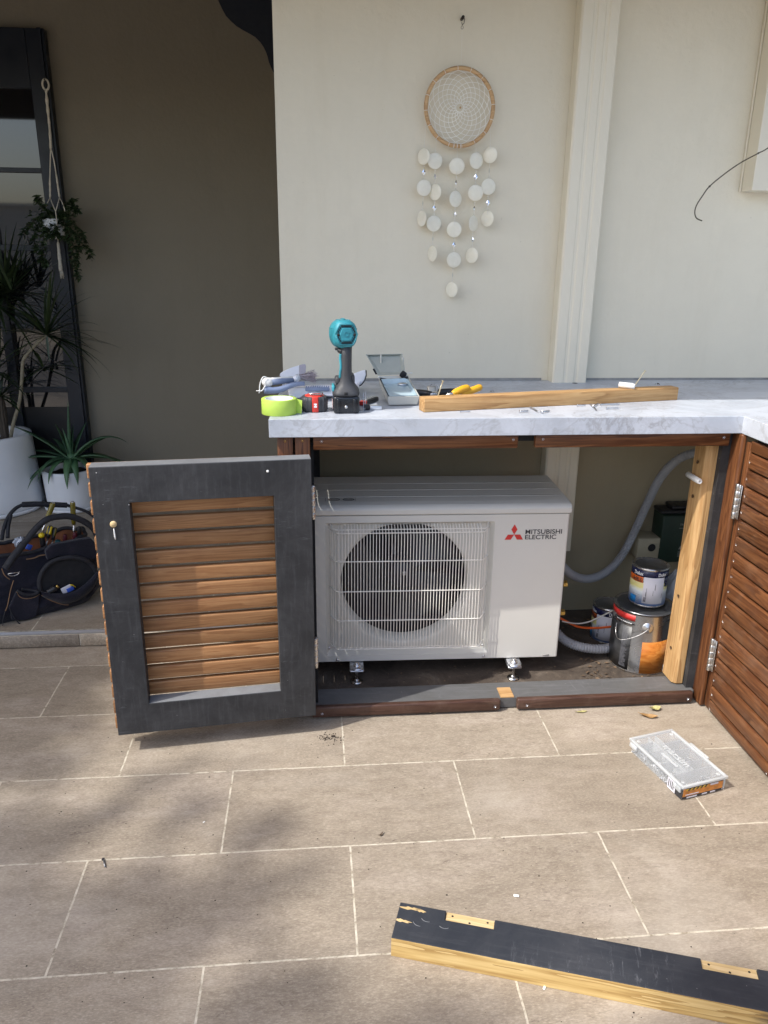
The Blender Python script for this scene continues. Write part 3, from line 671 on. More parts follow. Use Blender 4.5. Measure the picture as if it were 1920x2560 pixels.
# screws
w = MB()
for x, y, z in ((0.077, 0.012, 0.045), (0.575, 0.012, 0.043), (0.102, -0.0015, 0.009), (0.577, -0.0015, 0.0105), (0.083, 0.012, 0.466), (0.572, 0.012, 0.466)):
    w.lathe([(0.0002, -0.003), (0.003, -0.0025), (0.0045, 0.0)], n=14, M=T(x, y, z) @ R('X', -90))
w.each('screw', M_steel, ac)
w = MB(); w.rbox((0.772, -0.0015, 0.006), (0.794, 0.002, 0.012), 0.001, 1); w.build('drain_slot', plain('grey_slot', (0.35, 0.34, 0.32), 0.5), ac)
# emblem: three red diamonds, and the lettering
w = MB(); ox, oz, L = 0.651, 0.4300, 0.0193
def rhomb(a):
    u1 = Vector((cos(a - pi / 6), 0, sin(a - pi / 6))); u2 = Vector((cos(a + pi / 6), 0, sin(a + pi / 6)))
    O = Vector((ox, -0.0006, oz)); q = [O, O + u1 * L, O + (u1 + u2) * L, O + u2 * L]
    w.add(q + [p + Vector((0, 0.0004, 0)) for p in q], [(0, 1, 2, 3), (4, 7, 6, 5), (0, 4, 5, 1), (1, 5, 6, 2), (2, 6, 7, 3), (3, 7, 4, 0)])
for a in (pi / 2, pi / 2 + 2 * pi / 3, pi / 2 + 4 * pi / 3): rhomb(a)
note(w.build('emblem', M_redprint, ac), 'red three-diamond emblem')
text('lettering', 'MITSUBISHI', 0.02, M_blackprint, ac, T(0.6860, -0.0005, 0.4312) @ FRONT, 0.0002, 0.0003, 1.0, fit=(0.1150, 0.0150))
text('lettering', 'ELECTRIC', 0.02, M_blackprint, ac, T(0.6860, -0.0005, 0.4136) @ FRONT, 0.0002, 0.0003, 1.0, fit=(0.0980, 0.0150))
# feet: bracket, washer, bolt
for x in (0.164, 0.674):
    f = MB(); f.rbox((x - 0.022, -0.028, -0.006), (x + 0.022, 0.05, -0.002), 0.0015, 1)
    f.lathe([(0.0002, 0.0), (0.022, 0.0), (0.022, 0.003), (0.0002, 0.003)], (x, -0.028, -0.0056), 24)
    f.rbox((x - 0.023, -0.040, -0.0185), (x + 0.023, 0.02, -0.0095), 0.004, 2)
    fo = f.build('mounting_foot', M_zinc, ac)
    f = MB(); f.lathe([(0.0002, 0.011), (0.006, 0.011), (0.007, 0.009), (0.007, 0.004), (0.013, 0.004), (0.013, 0.0)], (x, -0.022, -0.002), 12)
    f.lathe([(0.0042, -0.06), (0.0042, 0.0)], (x, -0.022, -0.0), 10)
    f.lathe([(0.0002, 0), (0.0085, 0), (0.0085, 0.006), (0.0002, 0.006)], (x, -0.022, -0.056), 6)
    f.lathe([(0.0002, 0), (0.019, 0), (0.019, 0.002), (0.0002, 0.003)], (x, -0.022, -0.0595), 24)
    f.build('bolt', M_steel, fo)
# brass service valves
for z in (0.222, 0.118):
    f = MB(); m = T(AW, 0.09, z) @ R('Y', 90)
    f.lathe([(0.0002, 0), (0.012, 0), (0.012, 0.012), (0.009, 0.014), (0.009, 0.026), (0.0115, 0.027), (0.0115, 0.040), (0.0002, 0.041)], n=6, M=m, smooth=False); f.build('service_valve', M_brass, ac)
# ================= TREE CASTING THE DAPPLED SHADE =================
HT = 8.5
def lift(px_, py_, h): F_ = PZ(px_, py_, 0); return F_ - SUN * (h / -SUN.z)
tree = thing('shade_tree', 'tall leafy tree to the left whose branches dapple the patio tiles', 'tree', (-9.2, -3.6, 0))
blobs = [(10, 1850, .15, 1.0), (-140, 1800, .3, 1.3), (110, 1775, .12, 1.1), (215, 1700, .08, 1.0), (150, 1720, .12, 1.0), (70, 1920, .09, .9), (215, 2050, .06, .9), (120, 2105, .07, .9), (300, 2010, .05, .8), (-60, 2120, .14, 1.0), (390, 1960, .05, .6),
         (480, 2020, .06, .9), (420, 2060, .05, .6), (640, 2085, .07, .75), (700, 2060, .05, .5), (330, 2215, .07, .9), (270, 2275, .08, .95), (400, 2260, .07, .9), (500, 2300, .08, .9), (560, 2240, .06, .8), (450, 2360, .08, .8), (640, 2225, .06, .7), (720, 2200, .05, .6), (700, 2330, .05, .5), (300, 2360, .07, .8),
         (120, 2330, .07, .9), (60, 2390, .08, .9), (140, 2420, .06, .8), (20, 2300, .05, .6), (20, 2530, .10, .9), (280, 2520, .09, .9), (400, 2500, .07, .7), (200, 2560, .08, .8), (650, 2520, .09, .8), (760, 2470, .07, .7), (560, 2560, .08, .6), (860, 2540, .07, .5), (1850, 2570, .14, 1.2), (1000, 2640, .15, .5),
         (480, 1900, .04, .5), (570, 1925, .04, .4), (-200, 2400, .25, 1.0), (-200, 1650, .3, 1.2), (60, 1660, .2, 1.6), (190, 1650, .09, 1.6), (130, 1690, .12, 1.6), (235, 1625, .06, 1.6), (40, 1760, .15, 1.5), (160, 1600, .12, 1.6), (0, 1600, .2, 1.6), (-300, 1750, .4, 1.5), (-300, 1900, .4, 1.2), (100, 1560, .2, 1.5), (-60, 1500, .3, 1.5)]
rt = random.Random(11); base_t = Vector((-9.2, -3.6, 0))
tr_ = MB(); top = Vector((-8.4, -3.4, 7.6))
tr_.tube(smooth_path([base_t, base_t + Vector((0.1, 0.1, 2.0)), base_t + Vector((0.4, 0.0, 4.6)), top], 6), [0.24 - 0.007 * i for i in range(19)], 12)
cr = MB(); lw = MB()
def leaf(mb, c, s_, r_):
    m = T(*c) @ Euler((r_.uniform(-0.9, 0.9), r_.uniform(-0.9, 0.9), r_.uniform(0, 6.28))).to_matrix().to_4x4()
    mb.add([m @ Vector(p) for p in ((-s_, 0, 0), (-0.2 * s_, -0.42 * s_, 0.06 * s_), (s_, 0, 0), (-0.2 * s_, 0.42 * s_, 0.06 * s_))], [(0, 1, 2, 3)])
for (a, b, r_, d) in blobs:
    P = lift(a, b, HT + rt.uniform(-0.8, 0.8))
    mid = (P + top) / 2 + Vector((rt.uniform(-.3, .3), rt.uniform(-.3, .3), 0.5))
    tr_.tube(smooth_path([top - Vector((0, 0, rt.uniform(0, 2))), mid, P], 5), [0.07, 0.065, 0.06, 0.05, 0.045, 0.04, 0.03, 0.022, 0.015, 0.008, 0.004], 6)
    d *= 1.9
    for _ in range(int(d * r_ * r_ * 3.14 * 1.25 / (0.42 * 0.05 * 0.05 * 2 * 0.6))):
        q = Vector((rt.gauss(0, r_ * 0.41), rt.gauss(0, r_ * 0.41), rt.gauss(0, r_ * 0.6))); leaf(lw, P + q, rt.uniform(0.035, 0.062), rt)
for _ in range(4200):                            # the rest of the crown, clear of the sunlit patio
    a = rt.uniform(0, 6.28); q = top + Vector((-1.4 + 1.9 * rt.gauss(0, 0.5), -0.5 + 2.0 * rt.gauss(0, 0.5), 0.6 + 1.5 * rt.gauss(0, 0.5)))
    F_ = q + SUN * (q.z / -SUN.z)
    if F_.x > -1.35 and -1.5 < F_.y < 5: continue
    leaf(lw, q, rt.uniform(0.06, 0.12), rt)
tl = NT('tree_leaf'); tl.set(Base_Color=tl.ramp(tl.noise(tl.coord(), 2.0, 3), [(0.3, (0.03, 0.07, 0.015, 1)), (0.7, (0.08, 0.14, 0.03, 1))]), Roughness=0.5)
inv = Matrix.Translation(-base_t)
for mb_, nm_, mt_ in ((tr_, 'trunk', plain('bark', (0.12, 0.09, 0.065), 0.9, var=0.3, scale=12, bump=0.8, bscale=30)), (lw, 'crown', tl.m)):
    mb_.v = [tuple(Vector(p) - base_t) for p in mb_.v]; mb_.build(nm_, mt_, tree)

# ================= SHELL WIND CHIME =================
HY = 2.632
wc = thing('wind_chime', 'round dream-catcher wind chime with strands of white shell discs, hung on the wall', 'wind chime', (0.469, HY, 1.763))
M_cane = wood('cane', (0.30, 0.16, 0.07, 1), (0.50, 0.31, 0.15, 1), (0.62, 0.42, 0.22, 1), 'X', rough=0.5, grain=0.6)
M_thread = plain('white_thread', (0.78, 0.76, 0.70), 0.7)
M_shell = NT('capiz_shell'); v = M_shell.coord(); g2 = M_shell.n('ShaderNodeNewGeometry')
M_shell.set(Base_Color=M_shell.mix(g2.outputs['Random Per Island'], M_shell.ramp(M_shell.noise(v, 60, 5, 0.7), [(0.3, (0.74, 0.70, 0.60, 1)), (0.7, (0.90, 0.87, 0.78, 1))]), (0.88, 0.82, 0.64, 1)), Roughness=0.28, Subsurface_Weight=0.15, Coat_Weight=0.3); M_shell = M_shell.m
RH = 0.106
w = MB(); w.tube([(RH * cos(2 * pi * k / 64) , 0, 1.03 * RH * sin(2 * pi * k / 64)) for k in range(65)], 0.0062, 10, False); w.build('hoop', M_cane, wc, weld=True)
w = MB(); NP = 16
for k in range(NP): a = 2 * pi * k / NP + 0.1; m = T(RH * cos(a), 0, 1.03 * RH * sin(a)) @ Matrix.Rotation(-a, 4, 'Y'); w.tube([m @ Vector((0.0068 * cos(q), 0.0068 * sin(q), 0)) for q in [2 * pi * j / 12 for j in range(13)]], 0.0008, 5, False)
for k in (18.2, 18.6, 19.0): a = 2 * pi * k / 25; m = T(RH * cos(a), 0, 1.03 * RH * sin(a)) @ Matrix.Rotation(-a, 4, 'Y'); w.tube([m @ Vector((0.007 * cos(q), 0.007 * sin(q), 0)) for q in [2 * pi * j / 12 for j in range(13)]], 0.0012, 5, False)
w.build('binding', M_thread, wc)
w = MB(); rings = []; r_ = RH - 0.006; NR = 12
for j in range(NR):
    rr_ = r_ * (1 - j / NR) ** 1.02 + 0.004; off = 0.5 * (j % 2)
    if j == 0: rr_ = r_
    rings.append([Vector((rr_ * cos(2 * pi * (k + 0.5 * j) / NP + 0.1), 0.001 * sin(k * 3 + j), 1.03 * rr_ * sin(2 * pi * (k + 0.5 * j) / NP + 0.1))) for k in range(NP)])
for j in range(NR - 1):
    for k in range(NP):
        w.tube([rings[j][k], rings[j + 1][k]], 0.0008, 4, False); w.tube([rings[j][(k + 1) % NP], rings[j + 1][k]], 0.0008, 4, False)
for k in range(NP): w.tube([rings[-1][k], rings[-1][(k + 1) % NP]], 0.0009, 4, False)
w.build('web', plain('web_thread', (0.92, 0.90, 0.84), 0.6), wc)
w = MB(); w.sphere((0.002, -0.001, 0.0), 0.003, 8); w.build('centre_bead', M_pineX, wc)
cols = [[(.360, 1.622, .7), (.363, 1.530, 1), (.359, 1.439, .5)], [(.396, 1.610, 1), (.399, 1.518, .7), (.398, 1.424, 1), (.396, 1.332, .5)],
        [(.467, 1.596, 1), (.466, 1.499, .9), (.466, 1.407, .95), (.468, 1.313, 1), (.465, 1.219, .7)], [(.528, 1.613, .95), (.530, 1.518, 1), (.528, 1.426, .75), (.527, 1.328, .7)], [(.573, 1.631, .8), (.571, 1.537, 1), (.574, 1.442, .7)]]
M_mirror = plain('mirror_bead', (0.75, 0.80, 0.86), 0.12, 1.0, 0.02); M_bead = plain('cream_bead', (0.72, 0.68, 0.58), 0.5)
O = Vector((0.469, HY, 1.763))
for ci, c in enumerate(cols):
    s0 = bpy.data.objects.new('strand', None); COL.objects.link(s0); s0.parent = wc
    w = MB(); tz = 1.763 - math.sqrt(max(0.0001, (RH * 1.0) ** 2 - (min(max(c[0][0], .365), .573) - 0.469) ** 2)) * 1.03
    tx = 0.469 + (c[0][0] - 0.469) * 0.95
    w.tube([Vector((tx, HY, tz)) - O] + [Vector((x, HY - 0.004 * (i % 2), z)) - O for i, (x, z, _) in enumerate(c)], 0.00045, 4, False); w.build('thread', M_thread, s0)
    for i, (x, z, fw) in enumerate(c):
        w = MB(); ang = math.acos(min(fw, 0.99)) * (1 if (i + ci) % 2 else -1)
        m = T(x - 0.469, -0.004 * (i % 2) - 0.003 * ((ci % 2)), z - 1.763) @ Matrix.Rotation(ang, 4, 'Z') @ R('X', 90)
        pr_ = [(0.0002, 0.0006), (0.012, 0.0009), (0.0235, 0.0004), (0.0243, 0.0), (0.0235, -0.0004), (0.012, 0.0003), (0.0002, 0.0)]
        w.lathe(pr_, n=30, M=m); w.build('shell_disc', M_shell, s0)
        if i < len(c) - 1:
            x2, z2, _ = c[i + 1]; xm, zm = (x + x2) / 2, (z + z2) / 2
            w = MB(); 
            for dz, rr_ in ((0.0175, 0.0026), (-0.0175, 0.0026), (0.0125, 0.0016), (-0.0125, 0.0016)): w.sphere((xm - 0.469, -0.002, zm + dz - 1.763), rr_, 6)
            w.each('bead', M_bead, s0)
            w = MB(); m = T(xm - 0.469, -0.002, zm - 1.763) @ Matrix.Rotation(0.7 * ((i * 7 + ci * 3) % 5) + 0.2, 4, 'Z')
            w.add([m @ Vector(p) for p in ((0, 0, 0.0095), (0.0065, 0, 0), (0, 0, -0.0095), (-0.0065, 0, 0), (0, 0.0022, 0), (0, -0.0022, 0))], [(0, 1, 5), (1, 2, 5), (2, 3, 5), (3, 0, 5), (1, 0, 4), (2, 1, 4), (3, 2, 4), (0, 3, 4)])
            w.build('mirror_bead', M_mirror, s0)
w = MB(); w.tube([(0.0, 0, RH * 1.03 + 0.004), (-0.001, 0.002, 0.214)], 0.00035, 4, False); w.build('hanging_thread', M_thread, wc)
hk = MB(); M_iron = plain('dark_iron', (0.05, 0.04, 0.035), 0.5, 0.7)
hx, hz = 0.4695, 2.008
hk.lathe([(0.0002, 0), (0.0045, 0), (0.0045, 0.03), (0.0002, 0.03)], n=12, M=T(hx, HY, hz) @ R('X', -90))
hk.tube([(hx + 0.001, HY - 0.002, hz), (hx + 0.003, HY - 0.008, hz - 0.008), (hx + 0.002, HY - 0.006, hz - 0.018), (hx - 0.002, HY - 0.001, hz - 0.022), (hx - 0.003, HY + 0.004, hz - 0.014)], 0.0011, 6)
hk.tube([(hx - 0.002 + 0.0035 * cos(q), HY, hz - 0.028 + 0.0045 * sin(q)) for q in [2 * pi * j / 12 for j in range(13)]], 0.0006, 5, False)
tag(hk.build('wall_hook', M_iron), 'small dark iron hook in the wall that the wind chime hangs from', 'hook')

# ================= THINGS ON THE COUNTER =================
CZ = TZ + 0.0004
# green masking tape
mt = thing('masking_tape', 'roll of lime green masking tape at the left end of the counter', 'tape roll', (-0.092, 2.083, CZ))
w = MB(); w.lathe([(0.0385, 0.0), (0.047, 0.0), (0.0476, 0.001), (0.0476, 0.040), (0.047, 0.041), (0.0385, 0.041)], n=56); w.build('tape', plain('lime_tape', (0.42, 0.60, 0.09), 0.6, var=0.06, scale=30, bump=0.15, bscale=120), mt)
w = MB(); w.lathe([(0.0383, 0.0), (0.0383, 0.0408), (0.0362, 0.0408), (0.0362, 0.0), (0.0383, 0.0)], n=48); w.build('core', plain('card_core', (0.72, 0.72, 0.70), 0.7), mt)
w = MB(); w.add([(0.047, -0.006, 0.0005), (0.060, -0.010, 0.0005), (0.062, -0.008, 0.036), (0.0475, -0.004, 0.040), (0.047, -0.0055, 0.0005), (0.060, -0.0095, 0.0005), (0.062, -0.0075, 0.036), (0.0475, -0.0035, 0.040)], [(0, 1, 2, 3), (7, 6, 5, 4), (0, 4, 5, 1), (1, 5, 6, 2), (2, 6, 7, 3)]); w.build('loose_end', plain('lime_tape', (0,0,0)), mt)

# tape measure, lying on its side
tm = thing('tape_measure', 'black and red tape measure lying between the tape roll and the drill', 'tape measure', (0.003, 2.121, CZ), rad(4))
M_redpl = plain('red_plastic', (0.62, 0.045, 0.03), 0.4, var=0.06)
def rsq(rx, ry, p=3.2, n=48): return [(rx * math.copysign(abs(cos(q)) ** (2 / p), cos(q)), ry * math.copysign(abs(sin(q)) ** (2 / p), sin(q))) for q in [2 * pi * k / n for k in range(n)]]
def loft(mb, layers, M=None, smooth=True):       # layers: list of (ring points, z)
    n = len(layers[0][0]); vs = [Vector((p[0], p[1], z)) for ring, z in layers for p in ring]
    if M: vs = [M @ v for v in vs]
    fs = [(i * n + k, i * n + (k + 1) % n, (i + 1) * n + (k + 1) % n, (i + 1) * n + k) for i in range(len(layers) - 1) for k in range(n)]
    fs += [list(range(n))[::-1], [(len(layers) - 1) * n + k for k in range(n)]]
    return mb.add(vs, fs, smooth)
def ribbed(rx, ry, amp, nn=96): return [(x * (1 - amp * (0.5 + 0.5 * cos(i * 2 * pi / nn * 16))), y * (1 - amp * (0.5 + 0.5 * cos(i * 2 * pi / nn * 16)))) for i, (x, y) in enumerate(rsq(rx, ry, 3.0, nn))]
w = MB(); loft(w, [(ribbed(.033, .030, .05), 0.0), (ribbed(.036, .033, .07), .005), (ribbed(.037, .034, .07), .030), (ribbed(.0355, .0325, .04), .038), (ribbed(.031, .028, .0), .041)]); w.build('case', M_rubber, tm)
w = MB(); w.lathe([(0.0002, .0445), (.019, .0445), (.0245, .0435), (.0265, .041)], n=40); w.rbox((-0.0085, -0.0350, 0.0006), (0.0085, -0.02, 0.0425), 0.002, 2); w.build('red_insert', M_redpl, tm)
w = MB(); w.box((-0.0042, -0.0352, 0.014), (0.0042, -0.0350, 0.0185)); w.box((-0.0042, -0.0352, 0.0205), (0.0042, -0.0350, 0.025)); w.box((-0.0012, -0.0352, 0.0185), (0.0022, -0.0350, 0.0205)); w.build('white_mark', M_whiteprint, tm)
w = MB(); w.tube(smooth_path([(-0.014, -0.018, 0.048), (-0.004, -0.020, 0.0505), (0.008, -0.018, 0.0512), (0.021, -0.012, 0.050), (0.022, -0.008, 0.047)], 5), 0.0016, 6); w.rbox((-0.014, -0.019, 0.0452), (0.021, -0.009, 0.0468), 0.0007, 1); w.build('belt_clip', M_steel, tm)
w = MB(); w.rbox((-0.0445, -0.018, 0.012), (-0.0375, -0.012, 0.032), 0.0015, 1); w.build('end_hook', M_steel, tm)

# cordless impact driver, seen from behind
dd = thing('impact_driver', 'teal and black cordless impact driver standing upright on its battery', 'power tool', (0.0895, 2.105, CZ))
M_teal = plain('teal_plastic', (0.03, 0.25, 0.31), 0.5, var=0.35, scale=40, bump=0.15, bscale=200)
M_dustyteal = M_teal
w = MB()
w.rbox((-0.0355, -0.037, 0.0), (0.0355, 0.075, 0.047), 0.007, 3)
for x in (-0.022, 0.022): w.rbox((x - 0.004, -0.0405, 0.004), (x + 0.004, -0.03, 0.041), 0.0025, 2)
w.rbox((-0.0365, -0.025, 0.006), (-0.034, 0.06, 0.03), 0.001, 1)
bt_ = w.build('battery', plain('glossy_black', (0.012, 0.014, 0.018), 0.22, var=0.2), dd)
w = MB(); w.lathe([(0.0002, -0.0015), (0.0035, -0.0012), (0.0042, 0)], n=16, M=T(-0.001, -0.0372, 0.0185) @ R('X', -90) ); w.build('battery_screw', M_steel, bt_)
w = MB(); w.box((-0.0372, -0.02, 0.01), (-0.0366, 0.05, 0.028)); w.build('sticker', plain('pink_sticker', (0.75, 0.55, 0.55), 0.5, var=0.3, scale=80), bt_)
w = MB()
loft(w, [([(x, y + 0.018) for x, y in rsq(.0365, .056, 4)], .0475), ([(x, y + 0.018) for x, y in rsq(.0375, .056, 4)], .053), ([(x, y + 0.016) for x, y in rsq(.036, .050, 3.4)], .061), ([(x, y + 0.010) for x, y in rsq(.028, .036, 2.6)], .072),
         ([(x, y + 0.004) for x, y in rsq(.0195, .026, 2.3)], .085), ([(x, y + 0.002) for x, y in rsq(.0165, .023, 2.2)], .10), ([(x, y + 0.002) for x, y in rsq(.0160, .023, 2.2)], .13), ([(x, y + 0.004) for x, y in rsq(.0165, .025, 2.2)], .155), ([(x, y + 0.008) for x, y in rsq(.0175, .028, 2.2)], .178)])
w.build('grip', M_rubber, dd)
w = MB(); w.rbox((-0.006, -0.0388, 0.0505), (0.003, -0.0372, 0.0585), 0.0004, 1); w.build('slot', M_dark, dd)
w = MB(); w.rbox((-0.0385, -0.018, 0.056), (-0.0300, 0.03, 0.074), 0.004, 2)
w.tube(smooth_path([(-0.0140, -0.013, 0.158), (-0.0150, -0.0115, 0.145), (-0.0135, -0.0135, 0.125), (-0.0150, -0.0115, 0.110), (-0.0165, -0.010, 0.092)], 5), [0.0015] + [0.0036] * 19 + [0.0015], 8); w.build('teal_panel', M_teal, dd)
w = MB(); w.rbox((-0.030, -0.012, 0.075), (-0.014, 0.03, 0.096), 0.006, 3); w.rbox((0.014, -0.012, 0.073), (0.024, 0.05, 0.10), 0.006, 3); w.each('base_flare', M_rubber, dd)
# head: motor housing pointing away, tilted slightly left
hm = T(-0.002, -0.010, 0.209) @ R('Z', 9) @ R('X', -3)
def ring8(r1, r2, p=2.4): return rsq(r1, r2, p, 48)
w = MB(); m2 = hm @ R('X', -90)                  # local z -> away from viewer
loft(w, [(ring8(.021, .024), -.014), (ring8(.027, .032), -.011), (ring8(.0325, .037), -.002), (ring8(.0335, .0385), .015), (ring8(.0335, .0385), .05), (ring8(.031, .035), .07), (ring8(.026, .028), .09), (ring8(.018, .018), .115)], m2)
w.build('motor_housing', M_teal, dd)
w = MB()
for a_ in (0.35, 0.75, 1.15, 1.55, 1.95, 2.35, 2.75):
    w.tube([m2 @ Vector((0.0343 * cos(a_), -0.0393 * sin(a_), z_)) for z_ in (0.0, 0.03, 0.06)], [0.0012, 0.002, 0.0012], 5)
w.build('housing_rib', M_teal, dd)
w = MB(); hexp = [(-.0185, 0), (-.0115, .0165), (.0115, .0165), (.0185, 0), (.0115, -.0165), (-.0115, -.0165)]
mh = hm @ T(0.001, -0.0145, 0)
w.prism(hexp, lambda p, k: (p[0], -0.003 if k == 0 else 0.003, p[1]), mh); cap = w.build('rear_cap', M_teal, dd, bevel=0.0015)
w = MB(); w.lathe([(0.0065, 0), (0.0065, 0.001), (0.0055, 0.001), (0.0055, 0)], n=24, M=mh @ T(-0.001, -0.0031, 0.001) @ R('X', 90)); w.rbox((0.001, -0.0040, 0.0035), (0.010, -0.0030, 0.0048), 0.0003, 1, mh); w.build('cap_mark', M_teal, cap)
w = MB(); hx2 = [(p[0] * 1.62, p[1] * 1.58) for p in hexp]
w.tube([mh @ Vector((p[0], -0.0005, p[1])) for p in hx2 + hx2[:1]], 0.0016, 6); w.build('vent_surround', M_teal, dd)
w = MB()                                         # black vents round the cap
for sgn in (1, -1):
    for i in range(9):
        x = -0.0125 + 0.025 * i / 8; 
        w.rbox((x - 0.0009, -0.0022, (0.0185 if sgn > 0 else -0.0245)), (x + 0.0009, 0.004, (0.0235 if sgn > 0 else -0.0185)), 0.0003, 1, mh)
    for i in range(3):
        for sx in (-1, 1):
            x = sx * (0.0145 + 0.0028 * i); z = sgn * (0.0165 - 0.0045 * i); w.rbox((x - 0.0009 + sx * 0.002, -0.0015, z - 0.0025), (x + 0.0009 + sx * 0.002, 0.0045, z + 0.0025), 0.0003, 1, mh)
w.build('vent_slots', M_dark, dd)
w = MB()
for sx in (-1, 1): w.lathe([(0.0002, -0.001), (0.0018, -0.001), (0.0021, 0.0)], n=12, M=mh @ T(sx * 0.0215, -0.0005, -0.001) @ R('X', -90)); w.lathe([(0.0022, -0.0006), (0.0034, -0.0006), (0.0038, 0.002)], n=12, M=mh @ T(sx * 0.0215, -0.0005, -0.001) @ R('X', -90))
w.each('housing_screw', M_iron, dd, per=2)
w = MB(); w.rbox((-0.029, -0.008, 0.166), (-0.014, 0.012, 0.172), 0.002, 2); w.rbox((0.012, -0.010, 0.160), (0.026, 0.012, 0.170), 0.003, 2, R('Y', -12)); w.rbox((-0.019, -0.016, 0.158), (-0.005, 0.0, 0.170), 0.004, 2); w.rbox((-0.014, 0.02, 0.15), (0.014, 0.035, 0.175), 0.005, 2)
w.each('trigger_collar', M_blackpl, dd)
w = MB(); w.lathe([(0.0002, .115), (.0085, .115), (.0085, .135), (.0062, .137), (.0062, .150), (0.0002, .150)], n=20, M=m2); w.build('chuck', M_steel, dd)

# dustpan and hand brush
M_bluegrey = plain('blue_grey_plastic', (0.20, 0.25, 0.38), 0.45, var=0.06); M_palepl = plain('pale_grey_plastic', (0.76, 0.78, 0.84), 0.42, var=0.04)
M_palelil = plain('pale_lilac_rubber', (0.40, 0.38, 0.44), 0.6, var=0.05)
dp_ = thing('dustpan', 'pale grey dustpan with a blue-grey handle and toothed edge, behind the drill', 'dustpan')
A = PY(600 + 380 * .3014, 760 + 735 * .3014, 2.30); 
w = MB(); n = 14; rows = []
xl_, xr_ = -0.105, 0.165
for j, (y, z, wdt) in enumerate(((2.275, CZ + 0.014, 0.80), (2.285, CZ + 0.032, 0.82), (2.30, CZ + 0.040, 0.84), (2.32, CZ + 0.0385, 0.86), (2.34, CZ + 0.012, 0.9), (2.40, CZ + 0.004, 0.97), (2.48, CZ + 0.002, 1.0))):
    row = []
    for i in range(n + 1):
        u_ = i / n * 2 - 1; x = 0.030 + 0.125 * wdt * u_
        lift_ = 0.034 * max(0, abs(u_) - 0.78) / 0.22 if j > 3 else -0.008 * u_ * u_
        row.append(Vector((x, y + 0.01 * (1 - u_ * u_), z + lift_)))
    rows.append(row)
vs = [p for r__ in rows for p in r__] + [p - Vector((0, 0, 0.003)) for r__ in rows for p in r__]
N_ = len(rows) * (n + 1); fs = []
for j in range(len(rows) - 1):
    for i in range(n):
        q = [j * (n + 1) + i, j * (n + 1) + i + 1, (j + 1) * (n + 1) + i + 1, (j + 1) * (n + 1) + i]; fs += [q, [N_ + t_ for t_ in q[::-1]]]
bord = [(0, i) for i in range(n + 1)] + [(j, n) for j in range(1, len(rows))] + [(len(rows) - 1, i) for i in range(n - 1, -1, -1)] + [(j, 0) for j in range(len(rows) - 2, 0, -1)]
bi = [j * (n + 1) + i for j, i in bord]
fs += [[bi[k], bi[(k + 1) % len(bi)], N_ + bi[(k + 1) % len(bi)], N_ + bi[k]] for k in range(len(bi))]
w.add(vs, fs, True); w.build('pan', M_palepl, dp_)
# side wings standing up
def wing(pts_uv, y, t_, mat, name):
    p_ = [PY(600 + a * .30139, 760 + b * .30139, y) for a, b in pts_uv]; m = MB()
    m.prism([(p.x, p.z) for p in p_], lambda p, k: (p[0], y - t_ / 2 + t_ * k, p[1])); return m.build(name, mat, dp_, bevel=0.0015)
wing([(335, 575), (352, 562), (420, 530), (490, 508), (490, 590), (440, 604), (380, 608), (340, 607), (328, 592)], 2.44, 0.006, M_palepl, 'side_wing')
wing([(491, 508), (520, 499), (542, 500), (548, 520), (545, 560), (530, 590), (491, 592)], 2.4395, 0.008, M_palelil, 'rubber_lip')
wing([(915, 590), (960, 570), (1010, 552), (1040, 547), (1044, 585), (1030, 630), (1005, 665), (975, 682), (940, 670), (915, 650)], 2.36, 0.006, M_palepl, 'side_wing')
wing([(1041, 547), (1050, 550), (1052, 590), (1038, 635), (1010, 672), (982, 686), (976, 682.5), (1006, 666), (1031, 630), (1045, 585)], 2.3599, 0.009, M_blackpl, 'rubber_lip')
w = MB(); ca, cb = PY(600 + 540 * .3014, 760 + 655 * .3014, 2.285), PY(600 + 742 * .3014, 760 + 650 * .3014, 2.285)
w.rbox((ca.x, 2.281, CZ + 0.026), (cb.x, 2.2885, CZ + 0.0375), 0.002, 1)
for k in range(11):
    x = ca.x + (cb.x - ca.x) * (k + 0.5) / 11; w.prism([(x - 0.0026, CZ + 0.037), (x + 0.0026, CZ + 0.037), (x + 0.0022, CZ + 0.0435)], lambda p, q: (p[0], 2.282 + 0.005 * q, p[1]))
w.build('toothed_comb', M_bluegrey, dp_)
def handle(pts, rad_, flat, name, mat, par):
    m = MB(); P_ = smooth_path(pts, 6); k = len(P_)
    m.tube(P_, [rad_[0] + (rad_[1] - rad_[0]) * i / (k - 1) for i in range(k)], 12); return m.build(name, mat, par)
H0, H1, H2 = PY(600 + 200 * .3014, 760 + 715 * .3014, 2.225), PY(600 + 320 * .3014, 760 + 712 * .3014, 2.235), PY(600 + 450 * .3014, 760 + 668 * .3014, 2.25)
handle([H0, H1, H2, H2 + Vector((0.03, 0.005, 0.002))], (0.011, 0.006), 1, 'handle', M_bluegrey, dp_)
w = MB(); w.rbox((H1.x + 0.025, 2.283, CZ + 0.014), (ca.x + 0.01, 2.31, CZ + 0.036), 0.006, 2); w.build('neck', M_palepl, dp_)

